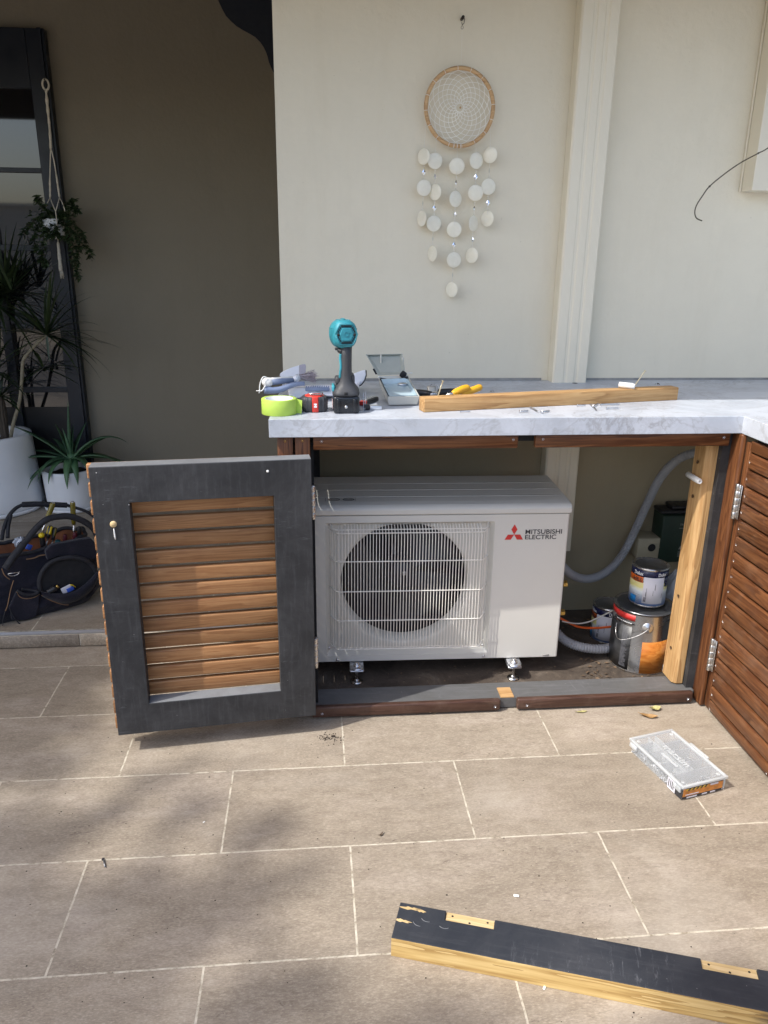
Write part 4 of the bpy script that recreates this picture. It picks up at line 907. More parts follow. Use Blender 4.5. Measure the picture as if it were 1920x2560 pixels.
hb = thing('hand_brush', 'hand brush with a white-knobbed blue-grey handle lying in the dustpan', 'brush')
B0, B1, B2 = PY(600 + 240 * .3014, 760 + 648 * .3014, 2.235), PY(600 + 440 * .3014, 760 + 630 * .3014, 2.265), PY(600 + 475 * .3014, 760 + 605 * .3014, 2.275)
w = MB(); w.tube([B0, (B0 + B1) / 2 + Vector((0, 0, .001)), B1], [0.0105, 0.0098, 0.0085], 16); w.build('handle', M_bluegrey, hb)
w = MB(); w.tube([B0 + Vector((0, -0.001, 0.0075)), B1 + Vector((0, -0.001, 0.006))], [0.0055, 0.005], 10); w.build('white_stripe', M_white, hb)
w = MB(); w.sphere(B0 + Vector((-0.004, 0, 0)), 0.0145, 12, (1.15, 0.9, 0.95)); w.build('knob', M_white, hb)
w = MB(); w.tube([B1, B2 + Vector((0.004, 0, 0))], [0.010, 0.0095], 14); w.build('collar', M_palepl, hb)
w = MB(); bz_ = B2 + Vector((0.006, 0, -0.0)); rb = random.Random(9); E0 = PY(600 + 625 * .3014, 760 + 600 * .3014, 2.30)
for k in range(230):
    e_ = E0 + Vector((rb.gauss(-0.002, 0.004), rb.gauss(0, 0.01), rb.gauss(0, 0.0075))); s_ = bz_ + Vector((0, rb.uniform(-.004, .004), rb.uniform(-.006, .006)))
    md = (s_ + e_) / 2 + Vector((0, 0, rb.gauss(0, 0.0015))); w.tube([s_, md, e_], [0.0006, 0.0006, 0.0004], 3, False)
t = NT('bristles'); t.set(Base_Color=t.ramp(t.n('ShaderNodeNewGeometry').outputs['Random Per Island'], [(0.0, (0.20, 0.15, 0.14, 1)), (0.5, (0.50, 0.44, 0.50, 1)), (1.0, (0.70, 0.64, 0.70, 1))]), Roughness=0.7)
w.build('bristles', t.m, hb)
w = MB(); K = B0 + Vector((-0.012, -0.012, 0.004)); w.tube(smooth_path([K + Vector((0.006, 0, 0.012)), K + Vector((-0.004, -0.004, 0.012)), K + Vector((-0.012, -0.006, -0.006)), K + Vector((-0.014, -0.006, -0.026)), K + Vector((-0.006, -0.006, -0.024)), K + Vector((0.003, -0.004, -0.010))], 6), 0.0017, 7)
w.tube([K + Vector((-0.014, -0.006, -0.026)), K + Vector((-0.024, -0.008, -0.0255))], 0.0013, 6); w.tube([K + Vector((-0.014, -0.006, -0.026)), K + Vector((-0.016, -0.008, -0.0325))], 0.0013, 6); w.sphere(K + Vector((-0.014, -0.0065, -0.0262)), 0.0032, 6)
w.build('cord', M_white, hb)

# open plastic case with clear dish
M_casegrey = plain('pale_case_plastic', (0.60, 0.60, 0.55), 0.4, var=0.04)
M_clear = NT('frosted_clear'); M_clear.set(Base_Color=(0.62, 0.70, 0.72, 1), Roughness=0.12, Alpha=0.42, Specular_IOR_Level=0.6); M_clear = M_clear.m
M_lid = plain('sage_case_lid', (0.40, 0.43, 0.40), 0.35, var=0.05)
M_blueish = plain('blue_clear_liner', (0.42, 0.54, 0.60), 0.15, var=0.05)
cs = thing('plastic_case', 'open pale plastic case leaning on the counter with a shiny blue-grey liner', 'plastic case')
FLt, FRt = Vector((0.2104, 2.165, CZ + 0.029)), Vector((0.3030, 2.172, CZ + 0.029))
HLt, HRt = PY(600 + 1145 * .3014, 760 + 600 * .3014, 2.375), PY(600 + 1392 * .3014, 760 + 590 * .3014, 2.385)
wv = (FRt - FLt).normalized(); lv = ((HLt - FLt)).normalized()
def shell(mb, a, b, c, d, dep, inset, t_=0.0025, nd=None):
    # open tray: rim a b c d, floor inset and dropped by dep
    nrm = nd or (b - a).cross(d - a).normalized() * -1
    cen = (a + b + c + d) / 4; rim = [a, b, c, d]
    fl = [p + (cen - p).normalized() * inset + nrm * dep for p in rim]
    ri = [p + (cen - p).normalized() * t_ * 1.4 for p in rim]; fi = [p + (cen - p).normalized() * t_ * 1.4 - nrm * t_ for p in fl]
    vs = rim + fl + ri + fi; fs = [(4, 5, 6, 7), (15, 14, 13, 12)]
    for i in range(4): j = (i + 1) % 4; fs += [(i, j, 4 + j, 4 + i), (8 + i, 12 + i, 12 + j, 8 + j), (i, 8 + i, 8 + j, j)]
    mb.add(vs, fs)
w = MB(); dn = Vector((0, 0.02, -1)).normalized()
shell(w, FLt, FRt, HRt, HLt, 0.027, 0.012, nd=dn); w.build('tray', M_casegrey, cs, bevel=0.004, seg=3)
w = MB(); shell(w, FLt + lv * .006 + wv * .005 + Vector((0, 0, .001)), FRt + lv * .006 - wv * .005 + Vector((0, 0, .001)), HRt - lv * .03 - wv * .005, HLt - lv * .03 + wv * .005, 0.016, 0.010, nd=dn); w.build('liner', M_blueish, cs, bevel=0.004, seg=3)
TLt, TRt = PY(600 + 1042 * .3014, 760 + 418 * .3014, 2.455), PY(600 + 1348 * .3014, 760 + 412 * .3014, 2.46)
LR1 = PY(600 + 1362 * .3014, 760 + 470 * .3014, 2.45)
w = MB(); shell(w, HLt + Vector((0, .004, .002)), HRt + Vector((-.006, .004, .002)), TRt, TLt, 0.02, 0.010, nd=Vector((0.05, 1, -0.1)).normalized()); w.build('lid', M_lid, cs, bevel=0.003, seg=2)
w = MB(); w.rbox((TRt.x - 0.004, 2.44, HRt.z + 0.008), (TRt.x + 0.003, 2.449, TRt.z - 0.010), 0.0015, 1); w.rbox((TLt.x + 0.045, 2.440, TLt.z - 0.026), (TLt.x + 0.050, 2.446, TLt.z + 0.002), 0.002, 2); w.each('latch', M_casegrey, cs)
S0, S1 = HLt - lv * .02 + Vector((0.004, 0, -.001)), HRt - lv * .03 + Vector((0.0, 0, 0.002))
w = MB(); w.tube(smooth_path([S0 + Vector((0, 0, -.003)), (S0 * 2 + S1) / 3 + Vector((0, 0.002, -.009)), (S0 + 2 * S1) / 3 + Vector((0, 0.002, -.008)), S1 + Vector((-0.004, 0, -.002))], 5), 0.0058, 10)
w.rbox((-0.009, -0.008, -0.009), (0.009, 0.008, 0.010), 0.004, 2, T(*(HRt + Vector((-0.017, -0.018, 0.004)))) @ R('Y', 35) @ R('X', 20)); w.rbox((-0.003, -0.003, -0.010), (0.003, 0.003, 0.010), 0.002, 2, T(*(HLt + Vector((-0.008, 0.02, 0.012)))) @ R('Y', -30))
w.each('black_foam', plain('black_foam', (0.02, 0.021, 0.025), 0.9, var=0.3, scale=150, bump=0.8, bscale=500), cs)
w = MB(); w.tube([HRt + Vector((-0.006, -0.002, 0.006)), HRt + Vector((0.014, -0.004, 0.0075))], 0.0016, 8); w.sphere(HLt + Vector((0.002, -0.004, -0.002)), 0.004, 6); w.each('pivot_pin', M_white, cs)
w = MB(); m = T(*((HRt + FRt) / 2 + Vector((-0.028, 0.045, -0.004)))); w.sphere((0, 0, 0), 0.016, 10, (1, 0.9, 0.35), m); w.build('clear_dome', M_zinc, cs)

# clip, small knife, bit holder to the right of the drill
w = MB(); cp = Vector((0.137, 2.115, CZ + 0.001)); ct = cp + Vector((0.004, 0.02, 0.048))
w.tube(smooth_path([cp + Vector((-.006, -.004, 0)), cp + Vector((0.001, -.004, .001)), ct + Vector((-.0015, 0, -.006)), ct + Vector((0.0015, 0, 0)), ct + Vector((.004, 0, -.006)), cp + Vector((.005, 0, .004)), cp + Vector((.0, .006, 0.0005)), cp + Vector((-.008, .004, .0))], 6), 0.0010, 6)
tag(w.build('wire_clip', M_steel), 'thin bent steel wire clip standing against the right side of the drill', 'wire clip')
kn = thing('utility_knife', 'small red and black utility knife lying right of the drill', 'knife', (0.166, 2.235, CZ), rad(58))
w = MB(); w.rbox((-0.035, -0.011, 0.0005), (0.036, 0.011, 0.0135), 0.004, 2); w.build('body', M_blackpl, kn)
w = MB(); w.rbox((-0.030, -0.006, 0.0138), (0.030, 0.007, 0.0148), 0.0004, 1); kb_ = w.build('steel_rule', M_zinc, kn)
w = MB(); [w.box((x, -0.0045, 0.01485), (x + 0.0022, 0.003, 0.0151)) for x in (-0.02, -0.008, 0.004, 0.016)]; w.each('notch', M_dark, kb_)
w = MB(); w.rbox((-0.058, -0.010, 0.0005), (-0.036, 0.010, 0.012), 0.003, 2); w.build('red_end', M_redpl, kn)
bh = thing('bit_holder', 'short black and silver bit holder lying in front of the small knife', 'bit holder', (0.158, 2.125, CZ), rad(4))
w = MB(); w.rbox((-0.019, -0.009, 0.0003), (-0.002, 0.009, 0.016), 0.003, 2); w.build('black_end', M_blackpl, bh)
w = MB(); w.rbox((-0.0018, -0.0075, 0.0006), (0.032, 0.0075, 0.0115), 0.002, 2); w.build('silver_body', M_zinc, bh)

# pine length lying on the counter
ct_ = thing('pine_offcut', 'long square pine offcut lying across the counter', 'timber', (0.303, 2.0795, CZ), math.atan2(2.252 - 2.078, 1.113 - 0.302))
w = MB(); w.rbox((0.0, 0.0, 0.0), (0.826, 0.042, 0.0385), 0.0022, 2); w.build('timber', M_pineX, ct_)
ct_m = Matrix.Translation((0.303, 2.0795, CZ)) @ Matrix.Rotation(math.atan2(0.174, 0.811), 4, 'Z')
def make_screw(L, r=0.0022, mat=M_screw):
    p = [(0.0002, 0.0), (r * 0.35, 0.0), (r * 1.9, -0.0)]
    pr = [(0.0002, L), (r * 2.0, L), (r * 2.1, L - 0.0006), (r, L - 0.0035), (r * 0.85, L * 0.62)]
    z = L * 0.6
    while z > 0.004: pr += [(r * 1.15, z), (r * 0.72, z - 0.0012)]; z -= 0.0026
    pr += [(r * 0.4, 0.002), (0.0002, 0.0)]
    w = MB(); w.lathe(pr, n=12); return w
def screw_at(p, q, label, L=None, r=0.0022, mat=M_screw, grp=None):
    p = Vector(p); q = Vector(q); L = L or (q - p).length; w = make_screw(L, r, mat); o = w.build('wood_screw', mat); o.matrix_world = along(p, q)
    return tag(o, label, 'screw', grp)
top = lambda x, y: ct_m @ Vector((x, y, 0.0386))
s_b = top(0.046, 0.018); screw_at(s_b, PY(900 + 1013 * .20494, 880 + 348 * .20494, s_b.y + 0.004), 'long screw standing in the left end of the pine offcut', r=0.0021)
s_b = top(0.685, 0.030); screw_at(s_b, PY(1480 + 790 * .16878, 900 + 155 * .16878, s_b.y + 0.003), 'long pale screw standing by the white plug near the right end of the offcut', r=0.0019)
pl_ = thing('wall_plug', 'stubby white plastic sleeve lying on the right part of the pine offcut', 'plastic sleeve')
pa_, pb_ = top(0.635, 0.034) + Vector((0, 0, 0.0105)), top(0.672, 0.004) + Vector((0, 0, 0.0078))
w = MB(); w.lathe([(0.0002, 0), (0.008, 0), (0.0088, 0.001), (0.0088, 0.040), (0.0078, 0.042), (0.0078, 0.047), (0.0030, 0.047), (0.0028, 0.03), (0.0002, 0.03)], n=20, M=along(pa_, pb_)); w.build('sleeve', M_white, pl_)
loose = [((540, 268), (583, 265), .0021, 'loose screw furthest left of those in front of the offcut, under another'), ((590, 250), (620, 268), .0019, 'loose screw lying across the left pair in front of the offcut'), ((638, 270), (678, 265), .0022, 'single loose screw right of the left pair in front of the offcut'),
         ((798, 240), (840, 240), .0018, 'loose screw just left of the small pile by the offcut'), ((862, 238), (886, 262), .0020, 'loose screw at the front of the small pile by the offcut'), ((870, 246), (893, 231), .0020, 'loose screw at the back of the small pile by the offcut'),
         ((903, 237), (993, 235), .0018, 'longest loose screw, tucked along the foot of the offcut'), ((930, 253), (992, 253), .0018, 'loose screw furthest right of those in front of the offcut'), ((270, 268), (322, 268), .0015, 'thin threaded rod at the front left foot of the offcut')]
for a, b, r_, lab in loose:
    p, q = PZ(1000 + a[0] * .55455, 880 + a[1] * .55455, CZ + 0.004), PZ(1000 + b[0] * .55455, 880 + b[1] * .55455, CZ + 0.0035)
    screw_at(q, p, lab, None, r_, M_zinc, 'loose screws on the counter in front of the pine offcut')
# yellow handled pliers
py_ = thing('yellow_pliers', 'pliers with two yellow handles propped on the pine offcut', 'pliers')
M_yel = plain('yellow_grip', (0.80, 0.42, 0.02), 0.4, var=0.08, scale=25)
def Q_(x, y, Y): return PY(900 + x * .20494, 880 + y * .20494, Y)
w = MB()
ya = [Q_(1122, 510, 2.155), Q_(1190, 480, 2.165), Q_(1270, 445, 2.18), Q_(1325, 440, 2.19)]; yb = [Q_(1230, 515, 2.175), Q_(1310, 490, 2.19), Q_(1400, 455, 2.205), Q_(1478, 425, 2.22)]
for P_ in (ya, yb): w.tube(smooth_path(P_, 5), [0.005, 0.007, 0.0085, 0.0095, 0.0100] + [0.0103] * 7 + [0.0105, 0.0102, 0.009, 0.006], 12)
w.each('handle', M_yel, py_)
w = MB(); w.tube([Q_(1050, 525, 2.15), Q_(1122, 510, 2.155), Q_(1160, 500, 2.160)], [0.003, 0.0055, 0.004], 8); w.tube([Q_(1060, 520, 2.16), Q_(1150, 515, 2.165), Q_(1240, 512, 2.176)], [0.003, 0.005, 0.004], 8); w.build('jaw', M_steel, py_)
# dark pliers / snips and a square steel block behind the offcut
bp = thing('black_pliers', 'black handled pliers lying flat behind the left end of the offcut', 'pliers')
w = MB()
for a in ([(0.300, 2.33, CZ + .011), (0.320, 2.335, CZ + .012), (0.345, 2.33, CZ + .010), (0.358, 2.32, CZ + .008)], [(0.385, 2.355, CZ + .009), (0.41, 2.36, CZ + .010), (0.44, 2.36, CZ + .010), (0.462, 2.352, CZ + .009)]): w.tube(smooth_path(a, 5), [0.006] + [0.0105] * 13 + [0.011, 0.006], 10)
w.each('handle', M_blackpl, bp)
w = MB(); w.tube([(0.355, 2.32, CZ + .008), (0.37, 2.33, CZ + .009), (0.39, 2.355, CZ + .008)], [0.004, 0.008, 0.005], 8); w.build('joint', M_steel, bp)
sb = thing('steel_block', 'rounded square steel buckle standing behind the left end of the offcut', 'buckle')
bl = PZ(900 + 872 * .20494, 880 + 522 * .20494, CZ); mm_ = T(bl.x, bl.y, CZ + 0.0145) @ R('X', -28)
w = MB(); w.rbox((-0.0135, -0.004, -0.014), (0.0135, 0.004, 0.0135), 0.0035, 3, mm_); w.build('plate', plain('worn_nickel', (0.42, 0.40, 0.35), 0.35, 0.8, 0.2, 80), sb)
w = MB(); w.rbox((-0.0095, -0.0048, -0.010), (0.0095, -0.003, 0.0095), 0.001, 2, mm_); w.build('recess', plain('worn_nickel_dark', (0.50, 0.48, 0.42), 0.5, 0.5, 0.15, 80), sb)
w = MB(); w.tube(smooth_path([(bl.x - 0.006, bl.y + .004, CZ + .028), (bl.x + 0.006, bl.y + .008, CZ + .032), (bl.x + 0.019, bl.y + .006, CZ + .026), (bl.x + 0.021, bl.y + .004, CZ + .014)], 5), 0.0016, 6); w.build('ring', M_steel, sb)
wr_ = MB(); wq = PZ(900 + 1040 * .20494, 880 + 500 * .20494, CZ); wr_.lathe([(0.0002, 0), (0.018, 0), (0.0185, 0.003), (0.0185, 0.011), (0.017, 0.0125), (0.0002, 0.0125)], (wq.x, wq.y + 0.01, CZ + 0.0002), 32)
tag(wr_.build('filler_lid', plain('pale_cap', (0.62, 0.68, 0.74), 0.4, var=0.1)), 'flat round pale cap lying between the steel buckle and yellow pliers', 'cap')
# tiny sprigs on the counter
for (u, v_, lab) in ((1232, 981, 'tiny green leaf sprig behind the middle of the offcut'), (1643, 962, 'tiny dark curled leaf behind the right end of the offcut')):
    p = PZ(u, v_, CZ); w = MB(); r9 = random.Random(u)
    for k in range(5):
        m = T(p.x + r9.uniform(-.006, .006), p.y, CZ + 0.003) @ Euler((r9.uniform(-.5, .9), r9.uniform(-.7, .7), r9.uniform(0, 6))).to_matrix().to_4x4()
        w.add([m @ Vector(q) for q in ((-.006, 0, 0), (0, -.002, .001), (.006, 0, .002), (0, .002, .001))], [(0, 1, 2, 3)])
    tag(w.build('leaf_sprig', plain('sprig_green' if u < 1500 else 'sprig_dark', (0.10, 0.14, 0.06) if u < 1500 else (0.05, 0.04, 0.03), 0.7)), lab, 'leaf')
# ================= INSIDE THE CABINET =================
CF = 0.0185
M_tin = plain('tin_plate', (0.60, 0.60, 0.60), 0.25, 0.95, 0.08, 8)
M_tindark = plain('tin_lid', (0.30, 0.31, 0.32), 0.35, 0.9, 0.2, 25)
M_navyprint = plain('navy_label', (0.012, 0.016, 0.06), 0.3, var=0.05)
M_paper = plain('paper_label', (0.62, 0.62, 0.68), 0.6, var=0.05)
M_greyprint = plain('grey_print', (0.16, 0.16, 0.18), 0.6)
def curved(mb, r, a0, a1, z0, z1, t_=0.0003, n=20, slope=0.0):
    vs = []
    for k in range(n + 1):
        a = a0 + (a1 - a0) * k / n
        for rr_ in (r, r + t_):
            for z in (z0, z1 + slope * k / n): vs.append((rr_ * cos(a), rr_ * sin(a), z))
    fs = []
    for k in range(n):
        b = 4 * k; c = 4 * (k + 1); fs += [(b + 2, c + 2, c + 3, b + 3), (b, b + 1, c + 1, c), (b, c, c + 1, b + 1)[:0] or (b + 1, b + 3, c + 3, c + 1)]
        fs += [(b, b + 2, c + 2, c)]
    mb.add(vs, [f for f in fs if len(f) == 4], True); return mb
def can_body(r, h):
    return [(0.0002, 0.002), (r - 0.003, 0.002), (r - 0.001, 0.0), (r + 0.001, 0.0015), (r, 0.004), (r, h - 0.006), (r + 0.0018, h - 0.003), (r + 0.0015, h), (r - 0.001, h), (r - 0.004, h - 0.004), (r - 0.008, h - 0.005)]
def can_lid(r, h):
    return [(r - 0.0078, h - 0.005), (r - 0.008, h - 0.0015), (r - 0.0105, h - 0.0015), (r - 0.012, h - 0.0055), (0.0002, h - 0.0055)]
D = lambda a: rad(a)        # angles round a can: -90 deg faces the viewer
def small_can(name, label, loc, rz):
    c = thing(name, label, 'paint can', loc, rz, 'small paint cans in the cabinet')
    r, h = 0.0585, 0.134
    w = MB(); w.lathe(can_body(r, h), n=56); w.build('body', M_tin, c)
    w = MB(); w.lathe(can_lid(r, h), n=48); w.build('lid', M_tindark, c)
    lr = r + 0.0002
    L = bpy.data.objects.new('wrap', None); COL.objects.link(L); L.parent = c
    w = MB(); curved(w, lr, D(-215), D(35), 0.104, 0.127); w.build('navy_band', M_navyprint, L)
    w = MB(); curved(w, lr, D(-215), D(-108), 0.084, 0.1038); w.build('orange_band', plain('orange_label', (0.62, 0.12, 0.015), 0.35, var=0.15, scale=60), L)
    t = NT('sky_picture'); v = t.coord(); sx = t.n('ShaderNodeSeparateXYZ'); t.l(v, sx.inputs[0]); zz = t.math('ADD', t.math('MULTIPLY', sx.outputs[2], 9.0), t.math('MULTIPLY', t.noise(v, 30, 4, 0.6), 0.25))
    t.set(Base_Color=t.ramp(zz, [(0.12, (0.02, 0.10, 0.35, 1)), (0.38, (0.30, 0.36, 0.48, 1)), (0.62, (0.62, 0.66, 0.66, 1)), (0.72, (0.65, 0.60, 0.22, 1)), (0.86, (0.70, 0.62, 0.30, 1))]), Roughness=0.35)
    w = MB(); curved(w, lr, D(-215), D(35), 0.006, 0.0838); w.build('picture', t.m, L)
    w = MB(); curved(w, lr + 0.0004, D(-105), D(-38), 0.014, 0.106); w.build('paper_label', M_paper, L)
    w = MB(); curved(w, lr + 0.0006, D(-34), D(5), 0.072, 0.108); w.build('navy_panel', M_navyprint, L)
    w = MB(); curved(w, lr + 0.0004, D(-152), D(-126), 0.010, 0.034); w.build('blue_badge', plain('blue_print', (0.01, 0.16, 0.42), 0.4), L)
    w = MB(); rr_ = random.Random(2)
    for k in range(7):
        a = -100 + rr_.choice((5, 22, 26, 31, 52, 56)) + rr_.uniform(-1, 1); z = rr_.uniform(0.022, 0.07); curved(w, lr + 0.0007, D(a), D(a + 1.3), z, z + rr_.uniform(0.012, 0.03), n=2)
    for k in range(6): curved(w, lr + 0.0003, D(-140), D(-113), 0.012 + 0.0055 * k, 0.0132 + 0.0055 * k, n=6)
    curved(w, lr + 0.0007, D(-101), D(-93), 0.020, 0.036, n=4); w.build('small_print', M_greyprint, L)
    I = Matrix.Identity(4)
    text('lettering', 'Dulux', 0.02, M_whiteprint, L, I, 0.0002, 0.0004, fit=(0.034, 0.0125), wrap=(lr + 0.0003, D(-142))).location.z = 0.1085
    text('lettering', 'Dulux', 0.02, M_whiteprint, L, I, 0.0002, 0.0004, fit=(0.032, 0.0120), wrap=(lr + 0.0003, D(-62))).location.z = 0.1098
    text('lettering', 'SHIELD', 0.02, M_blackprint, L, I, 0.0002, 0.0006, fit=(0.036, 0.0130), wrap=(lr + 0.0003, D(-145))).location.z = 0.087
    return c
bigx, bigy, BR_, BH = 1.090, 2.252, 0.098, 0.214
big = thing('large_paint_tin', 'large tin with a red band and wood-grain picture, a small can on its lid', 'paint tin', (bigx, bigy, CF), rad(-25))
w = MB(); w.lathe(can_body(BR_, BH), n=72); w.build('body', M_tin, big)
w = MB(); w.lathe(can_lid(BR_, BH), n=64); w.build('lid', M_tindark, big)
w = MB(); w.lathe([(BR_ + 0.0016, BH - 0.004), (BR_ + 0.0022, BH - 0.002), (BR_ + 0.0016, BH + 0.0002)], n=72); w.build('dark_rim', M_iron, big)
WR = bpy.data.objects.new('wrap', None); COL.objects.link(WR); WR.parent = big; lr = BR_ + 0.0003
t = NT('dark_label'); v = t.coord()
t.set(Base_Color=t.mix(t.ramp(t.noise(v, 12, 6, 0.7), [(0.4, 0.0), (0.7, 0.6)]), (0.02, 0.021, 0.023, 1), (0.12, 0.12, 0.12, 1)), Roughness=0.4)
w = MB(); curved(w, lr, D(-215), D(-108), 0.006, 0.164); w.build('dark_panel', t.m, WR)
w = MB(); curved(w, lr, D(-215), D(-104), 0.186, 0.206); w.build('red_band', M_redprint, WR)
w = MB(); curved(w, lr, D(-150), D(-104), 0.1722, 0.1800); w.build('black_strip', M_blackprint, WR)
w = MB()
for k in range(9): curved(w, lr + 0.0003, D(-146 + 4.2 * k), D(-143.4 + 4.2 * k), 0.1738, 0.1772, n=2)
w.build('small_print', M_whiteprint, WR)
w = MB(); rr_ = random.Random(4)
for k in range(34): a = rr_.uniform(-128, -116); curved(w, lr + 0.0003, D(-127), D(-113 - rr_.uniform(0, 5)), 0.016 + 0.0042 * k, 0.0172 + 0.0042 * k, n=4)
w.build('fine_print', M_greyprint, WR)
M_ogr = wood('printed_grain', (0.30, 0.075, 0.010, 1), (0.50, 0.17, 0.028, 1), (0.60, 0.26, 0.06, 1), 'X', rough=0.35, grain=0.5, island=0.01)
w = MB(); curved(w, lr, D(-86), D(-12), 0.004, 0.118, slope=0.006); w.build('grain_picture', M_ogr, WR)
w = MB(); curved(w, lr + 0.0004, D(-36), D(-20), 0.006, 0.030); w.build('barcode_patch', M_whiteprint, WR)
w = MB()
for k in range(6): curved(w, lr + 0.0007, D(-34.5), D(-22), 0.009 + 0.003 * k, 0.0105 + 0.003 * k, n=3)
w.build('barcode', M_greyprint, WR)
text('lettering', 'AkzoNobel', 0.02, M_blackprint, WR, Matrix.Identity(4), 0.0002, 0.0001, fit=(0.032, 0.0058), wrap=(lr + 0.0002, D(-52))).location.z = 0.190
w = MB(); pm = Matrix.Rotation(D(-80), 4, 'Z') @ T(BR_, 0, 0.170) @ R('Y', 90)
w.lathe([(0.0002, 0.007), (0.006, 0.007), (0.010, 0.004), (0.0135, 0.003), (0.017, 0.0012), (0.0185, 0.0)], n=28, M=pm); ear = w.build('handle_boss', M_tin, big)
w = MB(); p0_ = pm @ Vector((0, 0, 0.006)); w.tube(smooth_path([p0_, p0_ + Vector((-0.006, -0.003, -0.008)), p0_ + Vector((-0.03, -0.008, -0.026)), p0_ + Vector((-0.065, -0.008, -0.045)), p0_ + Vector((-0.088, 0.0, -0.050)), p0_ + Vector((-0.097, 0.02, -0.042)), p0_ + Vector((-0.099, 0.04, -0.02)), p0_ + Vector((-0.094, 0.06, -0.004)), p0_ + Vector((-0.09, 0.09, 0.0))], 6), 0.0012, 6); w.build('bail_handle', M_steel, big)
small_can('paint_can', 'small paint can with navy and orange label standing on top of the large tin', (1.103, 2.272, CF + BH + 0.0006), rad(-25))
c3 = small_can('paint_can', 'small paint can on the cabinet floor behind the large tin and the cables', (1.045, 2.425, CF), rad(-50))

# corrugated grey conduits
M_cond = plain('grey_conduit', (0.30, 0.31, 0.33), 0.5, var=0.08)
def conduit(pts, r, label):
    P_ = smooth_path(pts, 26); out = [P_[0]]; step = 0.0021
    acc = 0.0
    for a, b in zip(P_[:-1], P_[1:]):
        L = (b - a).length; n_ = max(1, int(round(L / step)))
        out += [a + (b - a) * (k / n_) for k in range(1, n_ + 1)]
    rs = [r * (1.0 if (i // 2) % 2 == 0 else 0.86) for i in range(len(out))]
    w = MB(); w.tube(out, rs, 16); return tag(w.build('conduit', M_cond), label, 'conduit')
U1 = [PY(1800, 1128, 2.40), PY(1735, 1133, 2.44), PY(1690, 1152, 2.48), PY(1650, 1196, 2.52), PY(1622, 1250, 2.55), PY(1590, 1320, 2.57), PY(1555, 1388, 2.56), PY(1515, 1430, 2.54), PY(1470, 1447, 2.50), PY(1430, 1437, 2.44), PY(1400, 1410, 2.40), PY(1360, 1380, 2.38)]
conduit(U1, 0.0155, 'thick grey corrugated conduit sweeping down the cabinet back wall to the air conditioner')
U2 = [PZ(1370, 1560, .10), PZ(1395, 1590, .07), PZ(1425, 1610, .035), PZ(1470, 1621, .034), PZ(1515, 1622, .034), PZ(1560, 1610, .034), PZ(1600, 1590, .034)]
U2 = [PY(1370, 1555, 2.33), PY(1400, 1590, 2.30), PY(1425, 1608, 2.285), PY(1465, 1620, 2.275), PY(1510, 1622, 2.28), PY(1545, 1612, 2.31)]
for p in U2: p.z = max(p.z, CF + 0.0165)
conduit(U2, 0.0160, 'thick grey corrugated conduit lying on the cabinet floor beside the large tin')
def cable(pts, r, m, nm, lab):
    w = MB(); w.tube(smooth_path(pts, 8), r, 8); tag(w.build(nm, m), lab, 'cable')
cable([PY(1400, 1545, 2.30), PY(1425, 1558, 2.31), PY(1450, 1568, 2.32), PY(1490, 1570, 2.33), PY(1530, 1567, 2.34), PY(1580, 1566, 2.37)], 0.0042, plain('orange_sheath', (0.62, 0.10, 0.015), 0.45), 'orange_cable', 'orange cable running from the brass valve to behind the large tin')
cable([PY(1405, 1553, 2.30), PY(1440, 1559, 2.31), PY(1470, 1555, 2.32), PY(1500, 1542, 2.33), PY(1535, 1525, 2.34), PY(1560, 1512, 2.36)], 0.0026, plain('pale_sheath', (0.55, 0.53, 0.48), 0.45), 'white_cable', 'thin pale cable looping up from the brass valve past the small can')

# junction box with a round hole
jb = thing('junction_box', 'small beige junction box with a round dark hole, on the wall above the paint cans', 'junction box')
JY = 2.575; a, b = PY(1597, 1347, JY), PY(1654, 1396, JY)
w = MB(); w.rbox((a.x, JY, b.z), (b.x, WY - 0.0015, a.z), 0.004, 2); w.build('box', plain('beige_box', (0.36, 0.33, 0.24), 0.5, var=0.08), jb)
jc = PY(1629, 1369, JY)
w = MB(); w.lathe([(0.0002, -0.0002), (0.0145, -0.0002), (0.0150, 0.0)], n=32, M=T(jc.x, JY - 0.0012, jc.z) @ R('X', -90)); w.build('cable_hole', M_dark, jb)
w = MB(); w.lathe([(0.0148, 0), (0.0160, -0.003), (0.0180, -0.003), (0.0185, 0)], n=32, M=T(jc.x, JY - 0.0004, jc.z) @ R('X', -90)); w.build('hole_rim', plain('beige_box', (0, 0, 0)), jb)
w = MB(); [w.lathe([(0.0002, -0.001), (0.003, -0.001), (0.0035, 0)], n=12, M=T(jc.x + s_ * 0.028, JY, jc.z) @ R('X', -90)) for s_ in (-1, 1)]; w.each('cover_screw', plain('beige_box', (0, 0, 0)), jb)
# green transformer box
gb = thing('transformer_box', 'dark green transformer box with faint white lettering on the wall behind the stud', 'transformer')
GY = 2.57; a, b = PY(1660, 1290, GY), PY(1765, 1404, GY)
M_green = plain('dark_green_case', (0.012, 0.030, 0.020), 0.5, var=0.15, scale=15)
w = MB(); w.rbox((a.x, GY, b.z), (b.x, WY - 0.0015, a.z), 0.005, 2); w.build('case', M_green, gb)
w = MB(); w.rbox((a.x - 0.004, GY + 0.012, a.z + 0.0005), (b.x, WY - 0.0015, a.z + 0.016), 0.006, 2); w.rbox((a.x + 0.04, GY + 0.02, a.z + 0.0168), (b.x - 0.02, WY - 0.002, a.z + 0.03), 0.004, 2); w.each('top_cover', M_blackpl, gb)
M_faint = plain('faint_print', (0.30, 0.32, 0.31), 0.6)
q = PY(1700, 1314, GY); text('lettering', 'TRIDON', 0.02, M_faint, gb, T(q.x, GY - 0.0004, q.z) @ FRONT, 0.0002, 0.0, fit=(0.044, 0.0072))
